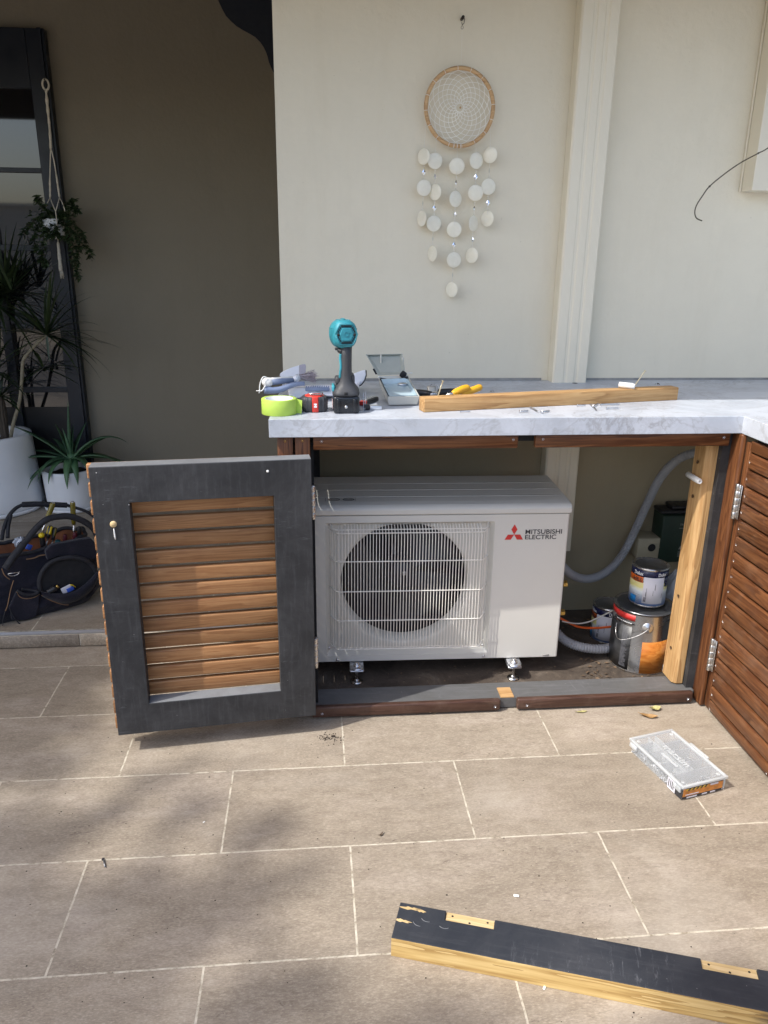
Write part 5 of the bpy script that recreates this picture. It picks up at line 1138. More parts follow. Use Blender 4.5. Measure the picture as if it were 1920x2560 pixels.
w = MB(); q = PY(1698, 1321, GY); w.box((q.x, GY - 0.0006, q.z), (q.x + 0.045, GY - 0.0002, q.z + 0.0013)); q = PY(1700, 1373, GY)
w.add([(q.x - 0.007, GY - 0.0006, q.z), (q.x + 0.009, GY - 0.0006, q.z), (q.x + 0.001, GY - 0.0006, q.z + 0.015), (q.x - 0.007, GY - 0.0002, q.z), (q.x + 0.009, GY - 0.0002, q.z), (q.x + 0.001, GY - 0.0002, q.z + 0.015)], [(0, 1, 2), (5, 4, 3), (0, 3, 4, 1), (1, 4, 5, 2), (2, 5, 3, 0)])
for k in range(6): w.box((q.x - 0.008, GY - 0.0006, q.z - 0.009 - 0.0042 * k), (q.x + (0.004, 0.012, 0.009, 0.014, 0.006, 0.022)[k], GY - 0.0002, q.z - 0.0078 - 0.0042 * k))
w.build('printed_marks', M_faint, gb)
# crumpled plastic bag
pb2 = MB(); r5 = random.Random(6); cbx, cby, cbz = PY(1705, 1490, 2.33).x, 2.33, PY(1705, 1490, 2.33).z
rings_ = []
for j in range(11):
    f_ = j / 10; z = cbz + 0.098 - 0.185 * f_; rr_ = 0.012 + 0.052 * sin(pi * min(f_ * 0.85 + 0.08, 1)) ** 0.7
    rings_.append([(cbx + rr_ * (1 + 0.16 * sin(7 * q_ + 1.3 * j * 0.4) + r5.uniform(-.05, .05)) * cos(q_), cby + rr_ * 0.7 * (1 + 0.13 * sin(5 * q_ + j * 0.3)) * sin(q_), z) for q_ in [2 * pi * k / 30 for k in range(30)]])
vs = [p for r__ in rings_ for p in r__]; fs = [(i * 30 + k, i * 30 + (k + 1) % 30, (i + 1) * 30 + (k + 1) % 30, (i + 1) * 30 + k) for i in range(10) for k in range(30)] + [list(range(30)), [300 + k for k in range(30)][::-1]]
pb2.add(vs, fs, True); t = NT('thin_plastic'); t.set(Base_Color=(0.55, 0.62, 0.72, 1), Roughness=0.25, Alpha=0.75)
tag(pb2.build('plastic_bag', t.m), 'crumpled milky blue plastic bag behind the raw pine stud', 'bag')
w = MB(); w.rbox((1.17, 2.30, CF), (1.30, 2.45, cbz - 0.087), 0.01, 2); tag(w.build('cardboard_box', plain('brown_card', (0.20, 0.11, 0.06), 0.8)), 'low brown box hidden behind the pine stud, under the plastic bag', 'box')

# ================= ON THE PATIO =================
# black painted beam with raw edge and two hinge rebates
ang = math.atan2(1.084 - 1.169, 0.398 - 0.134)
bmT = thing('black_beam', 'thick black painted timber with a raw yellow edge lying across the patio tiles', 'timber', (0.134, 1.168, 0.0003), ang)
BL_, BW, BT = 1.30, 0.092, 0.045
xdir = Vector((cos(ang), sin(ang), 0)); ydir = Vector((-sin(ang), cos(ang), 0)); o0 = Vector((0.134, 1.168, 0))
def lx(u, v): p = PZ(u, v, BT) - o0; return p.dot(xdir)
n1, n2, n3, n4 = lx(900 + 350 * .61485, 1700 + 945 * .61485), lx(900 + 548 * .61485, 1700 + 982 * .61485), lx(900 + 1383 * .61485, 1700 + 1122 * .61485), lx(900 + 1612 * .61485, 1700 + 1168 * .61485)
nd_, nz = 0.0235, 0.0055
w = MB(); w.rbox((0, 0.0012, 0.0), (BL_, BW, BT), 0.0015, 1)
core = w.build('beam', None or M_blackX, bmT)
me = core.data
def cutter(a, b):
    bm = bmesh.new(); bm.from_mesh(me)
    for co, no in (((a, 0, 0), (1, 0, 0)), ((b, 0, 0), (1, 0, 0)), ((0, BW - nd_, 0), (0, 1, 0)), ((0, 0, BT - nz), (0, 0, 1))):
        bmesh.ops.bisect_plane(bm, geom=bm.verts[:] + bm.edges[:] + bm.faces[:], plane_co=co, plane_no=no)
    bm.to_mesh(me); bm.free()
# rebuild the beam as a stepped solid: full body below, top layer left out where the hinges sat
bpy.data.objects.remove(core)
w = MB(); w.box((0, 0.0012, 0.0), (BL_, BW, BT - nz)); 
prof = [(0, 0.0012), (BL_, 0.0012), (BL_, BW), (n4, BW), (n4, BW - nd_), (n3, BW - nd_), (n3, BW), (n2, BW), (n2, BW - nd_), (n1, BW - nd_), (n1, BW), (0, BW)]
w.prism(prof, lambda p, k: (p[0], p[1], BT - nz + 0.0001 if k == 0 else BT)); w.build('painted_body', M_blackX, bmT, bevel=0.0014)
for a, b in ((n1, n2), (n3, n4)):
    w = MB(); w.box((a + 0.0008, BW - nd_ + 0.0008, BT - nz + 0.0002), (b - 0.0008, BW + 0.0004, BT - nz + 0.0010)); rb_ = note(w.build('hinge_rebate', M_pineY, bmT), 'raw timber rebate where a hinge was screwed')
    w = MB()
    for f_ in ((0.14, 0.7), (0.5, 0.3), (0.86, 0.7)): w.lathe([(0.0002, 0.0001), (0.0021, 0.0001), (0.0024, 0.0)], (a + (b - a) * f_[0], BW - nd_ + nd_ * f_[1], BT - nz + 0.0011), 10)
    w.each('screw_hole', M_dark, rb_)
t = NT('raw_edge'); v = t.coord(scale=(1.2, 20, 20)); gx = t.n('ShaderNodeSeparateXYZ'); t.l(t.coord(), gx.inputs[0])
fr_ = t.noise(v, 8, 6, 0.75); rg = t.noise(v, 2.2, 3, 0.5)
c = t.ramp(t.math('ADD', t.math('MULTIPLY', t.math('FRACT', t.math('MULTIPLY', rg, 5)), 0.5), t.math('MULTIPLY', fr_, 0.5)), [(0.25, (0.36, 0.22, 0.07, 1)), (0.5, (0.54, 0.37, 0.14, 1)), (0.8, (0.66, 0.49, 0.22, 1))])
mk = t.ramp(t.math('ADD', gx.outputs[0], t.math('MULTIPLY', t.noise(v, 5, 6, 0.8), 0.25)), [(0.79, 0.0), (0.86, 1.0)])
t.set(Base_Color=t.mix(mk, c, (0.025, 0.027, 0.03, 1)), Roughness=0.6)
w = MB(); w.box((0.0003, 0.0, 0.0002), (BL_, 0.00115, BT - 0.0008)); note(w.build('raw_edge', t.m, bmT), 'raw yellow sawn edge, painted over at the far end')
w = MB()
for (x, y, s_, r_) in ((0.022, 0.080, 0.022, 0.1), (0.012, 0.046, 0.018, -0.1), (0.045, 0.079, 0.010, -0.3)):
    pts = [(x + s_ * cos(q) * (1 + 0.3 * sin(5 * q)), y + 0.0032 * sin(q) * (1 + 0.4 * cos(7 * q)) + r_ * s_ * cos(q) * 0.5) for q in [2 * pi * k / 18 for k in range(18)]]
    w.prism([(max(p[0], 0.001), p[1]) for p in pts], lambda p, k: (p[0], p[1], BT + 0.0002 + 0.0003 * k))
w.each('chipped_paint', M_pineY, bmT)
w = MB()
for (x, y, a0) in ((0.062, 0.066, 3.6), (0.098, 0.058, 3.9), (0.048, 0.052, 3.4)):
    w.tube([(x + 0.013 * cos(a0 + 0.13 * k), y + 0.011 * sin(a0 + 0.13 * k), BT) for k in range(13)], 0.0006, 4)
w.each('dent', M_dusty, bmT)

# clear plastic organiser of fixings
Lz = 0.044
NLc, NRc, FRc, FLc = PZ(1560 + 820 / 5.53, 1780 + 1045 / 5.53, Lz), PZ(1560 + 1450 / 5.53, 1780 + 890 / 5.53, Lz), PZ(1560 + 700 / 5.53, 1780 + 212 / 5.53, Lz), PZ(1560 + 120 / 5.53, 1780 + 345 / 5.53, Lz)
ex = (NRc - NLc); OW = ex.length; ex.normalize(); OL = (FLc - NLc).length
og = thing('fixings_organiser', 'clear plastic organiser box of screws with an orange label lying on the patio tiles', 'organiser box', (NLc.x, NLc.y, 0.0004), math.atan2(ex.y, ex.x))
sk = (FLc - NLc).dot(ex)
def OM(x, y, z): return Vector((x * OW + 0.0 * y, y * OL, z))
def clear(name, col, alpha, rough=0.12):
    t = NT(name); t.set(Base_Color=c4(col), Roughness=rough, Alpha=alpha, Specular_IOR_Level=0.5); return t.m
M_cl = clear('clear_plastic', (0.60, 0.63, 0.65), 0.22, 0.2); M_cl2 = clear('milky_plastic', (0.66, 0.69, 0.70), 0.5, 0.3)
W_, L_ = OW, OL
w = MB()
def openbox(mb, x0, y0, x1, y1, z0, z1, t_=0.0016, ins=0.003):
    o = [(x0, y0), (x1, y0), (x1, y1), (x0, y1)]; bt = [(x0 + ins, y0 + ins), (x1 - ins, y0 + ins), (x1 - ins, y1 - ins), (x0 + ins, y1 - ins)]
    s2 = lambda P, d: [(P[0][0] + d, P[0][1] + d), (P[1][0] - d, P[1][1] + d), (P[2][0] - d, P[2][1] - d), (P[3][0] + d, P[3][1] - d)]
    vs = [(x, y, z1) for x, y in o] + [(x, y, z0) for x, y in bt] + [(x, y, z1) for x, y in s2(o, t_)] + [(x, y, z0 + t_) for x, y in s2(bt, t_)]
    fs = [(4, 7, 6, 5), (12, 13, 14, 15)]
    for i in range(4): j = (i + 1) % 4; fs += [(i, 4 + i, 4 + j, j), (8 + i, 8 + j, 12 + j, 12 + i), (i, j, 8 + j, 8 + i)]
    mb.add(vs, fs)
openbox(w, 0.004, 0.004, W_ - 0.004, L_ - 0.004, 0.0, 0.036); w.build('base', M_cl, og, bevel=0.001)
w = MB()
w.box((0.002, 0.002, 0.0395), (W_ - 0.002, L_ - 0.002, 0.0408)); w.build('lid', M_cl, og)
w = MB()
for a, b in (((0, 0), (W_, 0.007)), ((0, L_ - 0.007), (W_, L_)), ((0, 0.0072), (0.007, L_ - 0.0072)), ((W_ - 0.007, 0.0072), (W_, L_ - 0.0072))): w.rbox((a[0], a[1], 0.036), (b[0], b[1], 0.0438), 0.0015, 2)
w.rbox((W_ + 0.0002, L_ * 0.36, 0.0365), (W_ + 0.009, L_ * 0.68, 0.0435), 0.002, 2); w.rbox((-0.003, L_ * 0.03, 0.022), (0.0035, L_ * 0.16, 0.036), 0.001, 1); w.rbox((-0.003, L_ * 0.84, 0.022), (0.0035, L_ * 0.97, 0.036), 0.001, 1)
w.rbox((W_ - 0.008, 0.0035, 0.001), (W_ - 0.0045, 0.0068, 0.036), 0.0005, 1)
note(w.build('lid_rim', M_cl2, og), 'thick milky rim and latches')
w = MB()
for x, y in ((0.017, 0.02), (W_ - 0.017, 0.02), (0.017, L_ - 0.02), (W_ - 0.017, L_ - 0.02)): w.lathe([(0.0002, 0.0015), (0.004, 0.0013), (0.0055, 0.0)], (x, y, 0.0409), 16)
w.each('corner_stud', M_cl2, og)
w = MB(); hz0, hz1 = 0.002, 0.0388
for y in (0.24, 0.46, 0.68, 0.86): 
    if y == 0.24: w.box((0.008, y * L_, hz0), (W_ - 0.008, y * L_ + 0.0014, hz1))
    else: w.box((0.008, y * L_, hz0), (W_ * 0.40, y * L_ + 0.0014, hz1)); w.box((W_ * 0.56, (y - 0.07) * L_, hz0), (W_ - 0.008, (y - 0.07) * L_ + 0.0014, hz1))
w.box((W_ * 0.40, 0.25 * L_, hz0), (W_ * 0.40 + 0.0014, L_ - 0.009, hz1)); w.box((W_ * 0.56, 0.25 * L_, hz0), (W_ * 0.56 + 0.0014, L_ - 0.009, hz1))
w.build('dividers', M_cl2, og)
ttl = text('lettering', 'macsim', 0.02, M_cl2, og, Matrix(((0, -1, 0, 0), (1, 0, 0, 0), (0, 0, 1, 0), (0, 0, 0, 1))), 0.0003, 0.0003, fit=(0.098, 0.020)); ttl.location = (W_ * 0.56, L_ * 0.30, 0.0412)
ttl.data.transform(Matrix.Rotation(pi, 4, 'Z')); ttl.location = (W_ * 0.44, L_ * 0.30 + 0.098, 0.0412)
w = MB(); w.box((W_ * 0.28, L_ * 0.34, 0.0411), (W_ * 0.33, L_ * 0.62, 0.0415)); w.build('moulded_bar', M_cl2, og)
# fixings inside, one countless jumble
w = MB(); r6 = random.Random(12)
cells = [(0.01, 0.26, 0.38, 0.44, 26), (0.01, 0.48, 0.38, 0.66, 60), (0.01, 0.70, 0.38, 0.97, 70), (0.58, 0.42, 0.98, 0.58, 40), (0.43, 0.3, 0.55, 0.95, 30), (0.58, 0.62, 0.98, 0.95, 20), (0.02, 0.03, 0.96, 0.22, 25)]
for x0_, y0_, x1_, y1_, n_ in cells:
    for _ in range(n_):
        c0 = Vector((W_ * r6.uniform(x0_ + 0.08, x1_ - 0.08) if x1_ - x0_ > 0.2 else W_ * r6.uniform(x0_, x1_), L_ * r6.uniform(y0_ + 0.02, y1_ - 0.02), r6.uniform(0.004, 0.016))); a = r6.uniform(0, 6.3); h_ = r6.uniform(0.006, 0.014)
        d_ = Vector((cos(a), sin(a), r6.uniform(-0.25, 0.25))) * h_; w.tube([c0 - d_, c0 + d_], [0.0007, 0.0012], 5); w.lathe([(0.0002, 0), (0.0024, 0), (0.0012, -0.002)], n=6, M=along(c0 + d_, c0 + 2 * d_))
fx = w.build('fixings', M_zinc, og); fx['kind'] = 'stuff'
# label on the near end, wrapping the left side
M_or = plain('orange_paper', (0.60, 0.24, 0.05), 0.45, var=0.3, scale=70); M_yelp = plain('yellow_paper', (0.72, 0.46, 0.05), 0.45)
w = MB(); w.box((0.006, 0.0030, 0.010), (W_ - 0.013, 0.0036, 0.035)); lb2 = w.build('end_label', M_or, og)
w = MB(); w.box((0.006, 0.0022, 0.0035), (W_ - 0.016, 0.0034, 0.0098)); w.box((0.012, 0.0026, 0.0325), (W_ - 0.014, 0.0029, 0.0352)); w.build('black_strip', M_blackprint, lb2)
w = MB(); 
for k in range(5): x = 0.018 + 0.013 * k; w.add([(x, 0.0025, 0.026), (x + 0.006, 0.0025, 0.026), (x + 0.012, 0.0025, 0.0325), (x + 0.006, 0.0025, 0.0325)], [(0, 1, 2, 3)])
w.build('hazard_stripes', M_blackprint, lb2)
w = MB(); w.box((0.014, 0.00275, 0.0262), (0.082, 0.0028, 0.0324)); w.build('yellow_strip', M_yelp, lb2)
w = MB(); w.box((0.090, 0.0024, 0.027), (0.115, 0.0028, 0.0325)); w.box((0.018, 0.0018, 0.0045), (0.050, 0.0021, 0.0085)); w.box((0.066, 0.0018, 0.0045), (0.082, 0.0021, 0.0085)); w.box((0.092, 0.0018, 0.0045), (0.108, 0.0021, 0.0085)); w.box((0.014, 0.0024, 0.013), (0.055, 0.0028, 0.0155)); w.each('white_print', M_paper, lb2)
w = MB(); w.box((0.0030, 0.0038, 0.002), (0.0036, 0.030, 0.034)); w.build('side_label', M_blackprint, og)
w = MB(); w.box((0.0030, 0.0302, 0.002), (0.0036, 0.060, 0.034)); sl_ = w.build('white_side_label', M_paper, og)
w = MB(); [w.box((0.0024, y, 0.008), (0.0028, y + 0.0025, 0.030)) for y in (0.036, 0.041, 0.047, 0.054)]; w.each('barcode_bar', M_blackprint, sl_)

# leaves, crumbs, nail
def curled_leaf(u, v_, L, Wd, rz, curl, col, nm, lab, z0=0.001, twist=0.6):
    p = PZ(u, v_, 0.004); w = MB(); n_ = 10; vs = []
    for i in range(n_ + 1):
        s_ = i / n_; x = (s_ - 0.5) * L; hw = Wd * 0.5 * sin(pi * min(max(s_, 0.03), 0.97)) ** 0.8; zc = curl * (2 * s_ - 1) ** 2 * L + z0
        for k in (-1, -0.5, 0, 0.5, 1): vs.append((x, hw * k, zc + twist * abs(k) * hw * 0.7 + 0.15 * hw * sin(9 * s_ + k)))
    for i in range(n_ + 1): pass
    base = len(vs); vs += [(a, b, c - 0.0004) for a, b, c in vs]
    fs = []
    for i in range(n_):
        for k in range(4): q_ = (i * 5 + k, i * 5 + k + 1, (i + 1) * 5 + k + 1, (i + 1) * 5 + k); fs += [q_, tuple(base + t_ for t_ in q_[::-1])]
    w.add(vs, fs, True); w.tube([(-L * 0.5, 0, vs[2][2]), (-L * 0.62, 0.001, vs[2][2] + 0.002)], 0.0007, 5)
    o = w.build(nm, plain(col[0], col[1], 0.6, var=0.3, scale=60)); o.location = (p.x, p.y, 0.0006); o.rotation_euler = (0, 0, rz); return tag(o, lab, 'leaf')
YEL = ('yellowed_leaf', (0.42, 0.38, 0.16)); BRN = ('brown_leaf', (0.34, 0.20, 0.08)); 
curled_leaf(1622, 1790, 0.052, 0.020, -0.35, 0.14, BRN, 'dry_leaf', 'curled brown dry leaf on the tiles below the right end of the kick board')
curled_leaf(1638, 1773, 0.036, 0.022, 0.15, 0.2, YEL, 'fallen_leaf', 'pale yellow-green leaf resting against the brown dry leaf', z0=0.004)
curled_leaf(1455, 1778, 0.034, 0.010, 0.1, 0.05, YEL, 'fallen_leaf', 'small yellow-green leaf lying against the foot of the right kick board')
curled_leaf(1086, 1783, 0.026, 0.005, 0.35, 0.3, ('straw', (0.55, 0.42, 0.26)), 'dry_leaf', 'narrow curled straw-coloured leaf by the foot of the left kick board')
curled_leaf(953, 2085, 0.018, 0.006, 0.9, 0.3, ('dark_litter', (0.09, 0.06, 0.035)), 'dry_leaf', 'tiny dark twisted leaf alone in the middle of a tile')
def chip(u, v_, s_, lab, m, cat='crumb', nm='crumb', rz=0.3):
    p = PZ(u, v_, 0.001); w = MB(); w.rbox((-s_, -s_ * 0.55, 0.0002), (s_, s_ * 0.55, s_ * 0.5), s_ * 0.2, 1, Matrix.Rotation(rz, 4, 'Z')); o = w.build(nm, m); o.location = (p.x, p.y, 0.0005); tag(o, lab, cat, )
M_chip = plain('white_chip', (0.85, 0.85, 0.82), 0.6)
chip(932, 1786, 0.006, 'small white plaster chip on the tiles left of the narrow straw leaf', M_chip, 'plaster chip', 'plaster_chip')
chip(1291, 2240, 0.0062, 'white plaster chip on the tile above the black beam', M_chip, 'plaster chip', 'plaster_chip', -0.2)
chip(1361, 2470, 0.0042, 'small white plaster chip on the tile below the black beam', M_chip, 'plaster chip', 'plaster_chip', 1.0)
chip(510, 2055, 0.003, 'tiny white plaster chip near the cross joint left of centre', M_chip, 'plaster chip', 'plaster_chip', 0.8)
M_dirt = plain('dark_dirt', (0.035, 0.025, 0.018), 0.95, var=0.4, scale=200)
chip(833, 1841, 0.006, 'dark clod of soil on the tiles below the open door', M_dirt, 'soil clod', 'soil_clod')
w = MB(); r7 = random.Random(21)
for _ in range(70):
    g1, g2_ = r7.gauss(0, 1), r7.gauss(0, 1); p = PZ(822 + g1 * 18, 1846 + g2_ * 7, 0); s_ = r7.uniform(0.0006, 0.0018); w.rbox((p.x - s_, p.y - s_, 0.0004), (p.x + s_, p.y + s_, s_ + 0.0004), s_ * .3, 1)
for _ in range(160):
    u_ = r7.uniform(0, 1920); v__ = r7.uniform(1800, 2560); p = PZ(u_, v__, 0); s_ = r7.uniform(0.0004, 0.0013)
    if p.x < 1.17: w.rbox((p.x - s_, p.y - s_, 0.0004), (p.x + s_ * 1.5, p.y + s_, s_ + 0.0004), s_ * .3, 1)
o = w.build('soil_crumbs', M_dirt); o['kind'] = 'stuff'; o['label'] = 'fine dark soil crumbs scattered over the patio tiles'; o['category'] = 'crumbs'
nl = MB(); p, q = PZ(258, 2148, .0035), PZ(262, 2165, .0035); q = p + (q - p).normalized() * 0.026
nl.tube([p, q], 0.0016, 8); nl.lathe([(0.0002, 0.001), (0.0036, 0.001), (0.0036, 0.0)], n=12, M=along(p, p * 2 - q)); tag(nl.build('nail', plain('dull_nail', (0.25, 0.25, 0.26), 0.4, 0.8)), 'short grey nail lying on a tile joint at the left', 'nail')

# ================= POTS AND PLANTS ON THE PORCH =================
def pot(nm, loc, r1, r0, h, lab, wall=0.016):
    c = thing(nm, lab, 'plant pot', loc)
    w = MB(); w.lathe([(0.0002, 0.0), (r0 * 0.86, 0.0), (r0 * 0.96, 0.008), (r0, 0.03), (r0 * 1.0 + (r1 - r0) * 0.3, h * 0.3), (r1, h * 0.93), (r1 - 0.001, h - 0.004), (r1 - 0.004, h), (r1 - wall + 0.003, h), (r1 - wall, h - 0.004), (r1 - wall, h * 0.8), (0.0002, h * 0.8)], n=72)
    w.build('body', M_ceramic, c)
    w = MB(); n_ = 28; vs = [(0, 0, h * 0.86)]; rs_ = r1 - wall - 0.0005; rr_ = random.Random(3)
    for i in range(1, 7):
        for k in range(n_): vs.append((rs_ * i / 6 * cos(2 * pi * k / n_), rs_ * i / 6 * sin(2 * pi * k / n_), h * 0.86 + rr_.uniform(-.006, .006)))
    fs = [(0, 1 + k, 1 + (k + 1) % n_) for k in range(n_)] + [(1 + (i - 1) * n_ + k, 1 + i * n_ + k, 1 + i * n_ + (k + 1) % n_, 1 + (i - 1) * n_ + (k + 1) % n_) for i in range(1, 6) for k in range(n_)]
    w.add(vs, fs, True); w.build('soil', M_soil, c); return c
def saucer(loc, r, lab):
    w = MB(); w.lathe([(0.0002, 0.0), (r - 0.01, 0.0), (r, 0.006), (r + 0.003, 0.022), (r + 0.001, 0.023), (r - 0.006, 0.008), (0.0002, 0.006)], n=72); o = w.build('saucer', M_ceramic); o.location = loc; tag(o, lab, 'saucer')
ABX, ABY = PY(885, 0, 1).x * 0 + 0, 0
# aloe pot: front of saucer meets the floor at (174,1285)
apc = Vector((-1.262, 3.965, PZF)); saucer((apc.x, apc.y, PZF + .0003), 0.135, 'white saucer under the small aloe pot')
sp_h = 0.235
pot('aloe_pot', (apc.x, apc.y, PZF + 0.0085), 0.130, 0.122, 0.202, 'smaller white pot with the spiky aloe, right of the big pot')
bpc = Vector((-1.640, 3.970, PZF)); saucer((bpc.x, bpc.y, PZF + .0003), 0.222, 'wide white saucer under the big pot')
pot('large_pot', (bpc.x, bpc.y, PZF + 0.0085), 0.205, 0.226, 0.385, 'big white tapered pot with the dracaena at the left edge', 0.03)

def strap(mb, base, d, L, wd, droop, n=9, fold=0.25, teeth=False, thick=0.0, r_=random):
    # tapering leaf starting at base in direction d, bending down by droop
    d = Vector(d).normalized(); side = d.cross(Vector((0, 0, 1)))
    side = side.normalized() if side.length > 1e-3 else Vector((1, 0, 0))
    p = Vector(base); dirv = d.copy(); st = L / n; C_ = [p.copy()]; Dn = [dirv.copy()]
    for i in range(n):
        dirv = (dirv + Vector((0, 0, -droop / n * (0.4 + 1.2 * i / n)))).normalized(); p = p + dirv * st; C_.append(p.copy()); Dn.append(dirv.copy())
    vs = []; fs = []
    for i, (c_, dd_) in enumerate(zip(C_, Dn)):
        s_ = i / n; hw = wd * 0.5 * ((0.62 + 0.9 * s_) if s_ < 0.25 else (1 - ((s_ - 0.25) / 0.75) ** 1.7) * 0.85 + 0.02)
        up_ = side.cross(dd_).normalized()
        vs += [c_ - side * hw + up_ * hw * fold, c_ - up_ * (thick * (1 - s_)), c_ + side * hw + up_ * hw * fold]
        if thick: vs.append(c_ + up_ * thick * 0.25 * (1 - s_))
    m = 4 if thick else 3
    for i in range(n):
        a, b = i * m, (i + 1) * m
        fs += [(a, a + 1, b + 1, b), (a + 1, a + 2, b + 2, b + 1)]
        if thick: fs += [(a + 2, a + 3, b + 3, b + 2), (a + 3, a, b, b + 3)]
    mb.add(vs, fs, True)
    if teeth:
        for i in range(0, n * 2):
            s_ = (i + 0.5) / (n * 2); k = min(int(s_ * n), n - 1); f_ = s_ * n - k
            for sg in (-1, 1):
                j = 0 if sg < 0 else 2
                q = vs[k * m + j].lerp(vs[(k + 1) * m + j], f_); dd_ = Dn[k]
                t_ = 0.0042 * (1 - s_ * 0.6); mb.add([q - dd_ * t_ * 0.5, q + dd_ * t_ * 0.5, q + side * sg * t_ * 0.9 + dd_ * t_ * 0.5], [(0, 1, 2)])
def leafmat(name, a, b, tip=None):
    t = NT(name); g_ = t.n('ShaderNodeNewGeometry'); c = t.mix(g_.outputs['Random Per Island'], c4(a), c4(b)); v = t.coord()
    c = t.mix(t.ramp(t.noise(v, 14, 4), [(0.4, 0.0), (0.7, 0.35)]), c, sc(b, 1.4)); t.set(Base_Color=c, Roughness=0.42, Subsurface_Weight=0.0); return t.m
M_aloe = leafmat('aloe_leaf', (0.045, 0.11, 0.055), (0.09, 0.19, 0.085)); M_drac = leafmat('dracaena_leaf', (0.010, 0.022, 0.010), (0.035, 0.055, 0.018)); M_vine = leafmat('vine_leaf', (0.010, 0.022, 0.008), (0.03, 0.055, 0.018))
al = thing('aloe_plant', 'green aloe with long toothed leaves growing in the smaller white pot', 'plant', (apc.x + 0.02, apc.y, PZF + 0.187))
w = MB(); C0 = Vector((0, 0, 0.10)); ra = random.Random(8)
# leaves aimed at what the photo shows: (dx, dy, dz), length, droop
spec = [((-0.75, 0.0, 0.66), 0.30, 0.35), ((-0.95, -0.2, 0.25), 0.26, 0.5), ((-0.9, 0.3, 0.3), 0.25, 0.5), ((-0.8, -0.5, 0.05), 0.24, 1.3), ((0.05, 0.0, 1.0), 0.27, 0.05), ((0.12, 0.1, 1.0), 0.16, 0.05), ((-0.12, -0.1, 1.0), 0.15, 0.0), ((-0.3, 0.1, 0.9), 0.17, 0.1),
        ((0.62, 0.0, 0.75), 0.29, 1.35), ((0.85, -0.1, 0.30), 0.25, 1.0), ((0.9, 0.2, 0.12), 0.26, 0.7), ((0.5, -0.5, 0.3), 0.20, 1.9), ((0.05, -0.8, 0.25), 0.19, 2.6), ((0.35, -0.8, 0.25), 0.17, 2.4), ((-0.4, -0.7, 0.2), 0.18, 1.8), ((-0.6, -0.6, 0.3), 0.20, 1.7), ((0.6, 0.5, 0.5), 0.2, 0.4), ((-0.5, 0.6, 0.5), 0.2, 0.5), ((-0.9, -0.3, -0.1), 0.24, 0.9), ((0.3, 0.3, 0.9), 0.18, 0.3)]
for d_, L, dr_ in spec: strap(w, C0 + Vector((d_[0], d_[1], 0)) * 0.012 - Vector((0, 0, 0.03)), d_, L * 1.12, 0.044, dr_ * 1.25, 12, 0.5, True, 0.008)
w.build('leaves', M_aloe, al)
w = MB(); w.tube([(0, 0, -0.012), (0.004, 0, 0.05), (0, 0, 0.10)], [0.016, 0.018, 0.02], 12); w.build('stem', M_aloe, al)
dr2 = thing('dracaena_plant', 'dark dracaena with thin bent canes and strappy leaves in the big white pot', 'plant', (bpc.x, bpc.y, PZF + 0.335))
base_d = Vector((bpc.x, bpc.y, PZF + 0.335))
def G_(x, y, Y=3.5): Y += 0.45; return PY(x / 4.807, 660 + y / 4.807, Y)
cane1 = [G_(120, 2140, 3.52), G_(165, 1900, 3.5), G_(235, 1650, 3.5), G_(262, 1400, 3.49), G_(275, 1180, 3.48), G_(330, 1080, 3.47), G_(450, 950, 3.46), G_(560, 860, 3.45)]
cane2 = [G_(90, 2130, 3.54), G_(60, 1800, 3.54), G_(20, 1600, 3.55), G_(-60, 1300, 3.56)]
cane3 = [G_(60, 2140, 3.60), G_(-40, 1500, 3.62), G_(-30, 900, 3.62), G_(-40, 500, 3.62)]
cane4 = [G_(80, 2145, 3.50), G_(30, 1800, 3.50), G_(10, 1600, 3.5)]
M_cane2 = plain('pale_cane', (0.26, 0.23, 0.16), 0.7, var=0.2, scale=60, bump=0.4, bscale=80)
for i, (cn, r_) in enumerate(((cane1, 0.0082), (cane2, 0.010), (cane3, 0.016), (cane4, 0.007))):
    P_ = [p - base_d for p in smooth_path(cn, 7)]; w = MB(); w.tube(P_, [r_ * (1.1 - 0.25 * k / len(P_)) for k in range(len(P_))], 10); w.build('cane', M_cane2 if i in (0,) else plain('dark_cane', (0.07, 0.055, 0.04), 0.8), dr2)
rd_ = random.Random(15)
for ci, (c_, n_, L0) in enumerate(((cane1[-1], 60, 0.30), (cane3[-1], 60, 0.34), (G_(60, 380, 3.6), 42, 0.30), (cane4[-1], 34, 0.17), (cane2[-1], 30, 0.22), (G_(520, 1250, 3.62), 22, 0.25), (G_(140, 330, 3.52), 26, 0.28))):
    w = MB()
    for k in range(n_):
        a = rd_.uniform(0, 2 * pi); el = rd_.uniform(-0.35, 1.25); d_ = Vector((cos(a) * cos(el), 0.7 * sin(a) * cos(el), sin(el)))
        strap(w, c_ - base_d + d_ * 0.01, d_, L0 * 1.12 * rd_.uniform(0.6, 1.1), rd_.uniform(0.012, 0.020), rd_.uniform(0.2, 1.2), 7, 0.3, False, 0.0, rd_)
    if ci == 0:
        for q, L, dr_ in (((1.0, -0.1, 0.12), 0.235, 0.15), ((0.95, -0.1, -0.25), 0.21, 0.45), ((0.15, 0, 1.0), 0.22, 0.0), ((0.05, -0.2, -1.0), 0.13, 0.1)): strap(w, c_ - base_d, q, L, 0.014, dr_, 8, 0.3)
    w.build('leaf_rosette', M_drac, dr2)
strapm = MB()
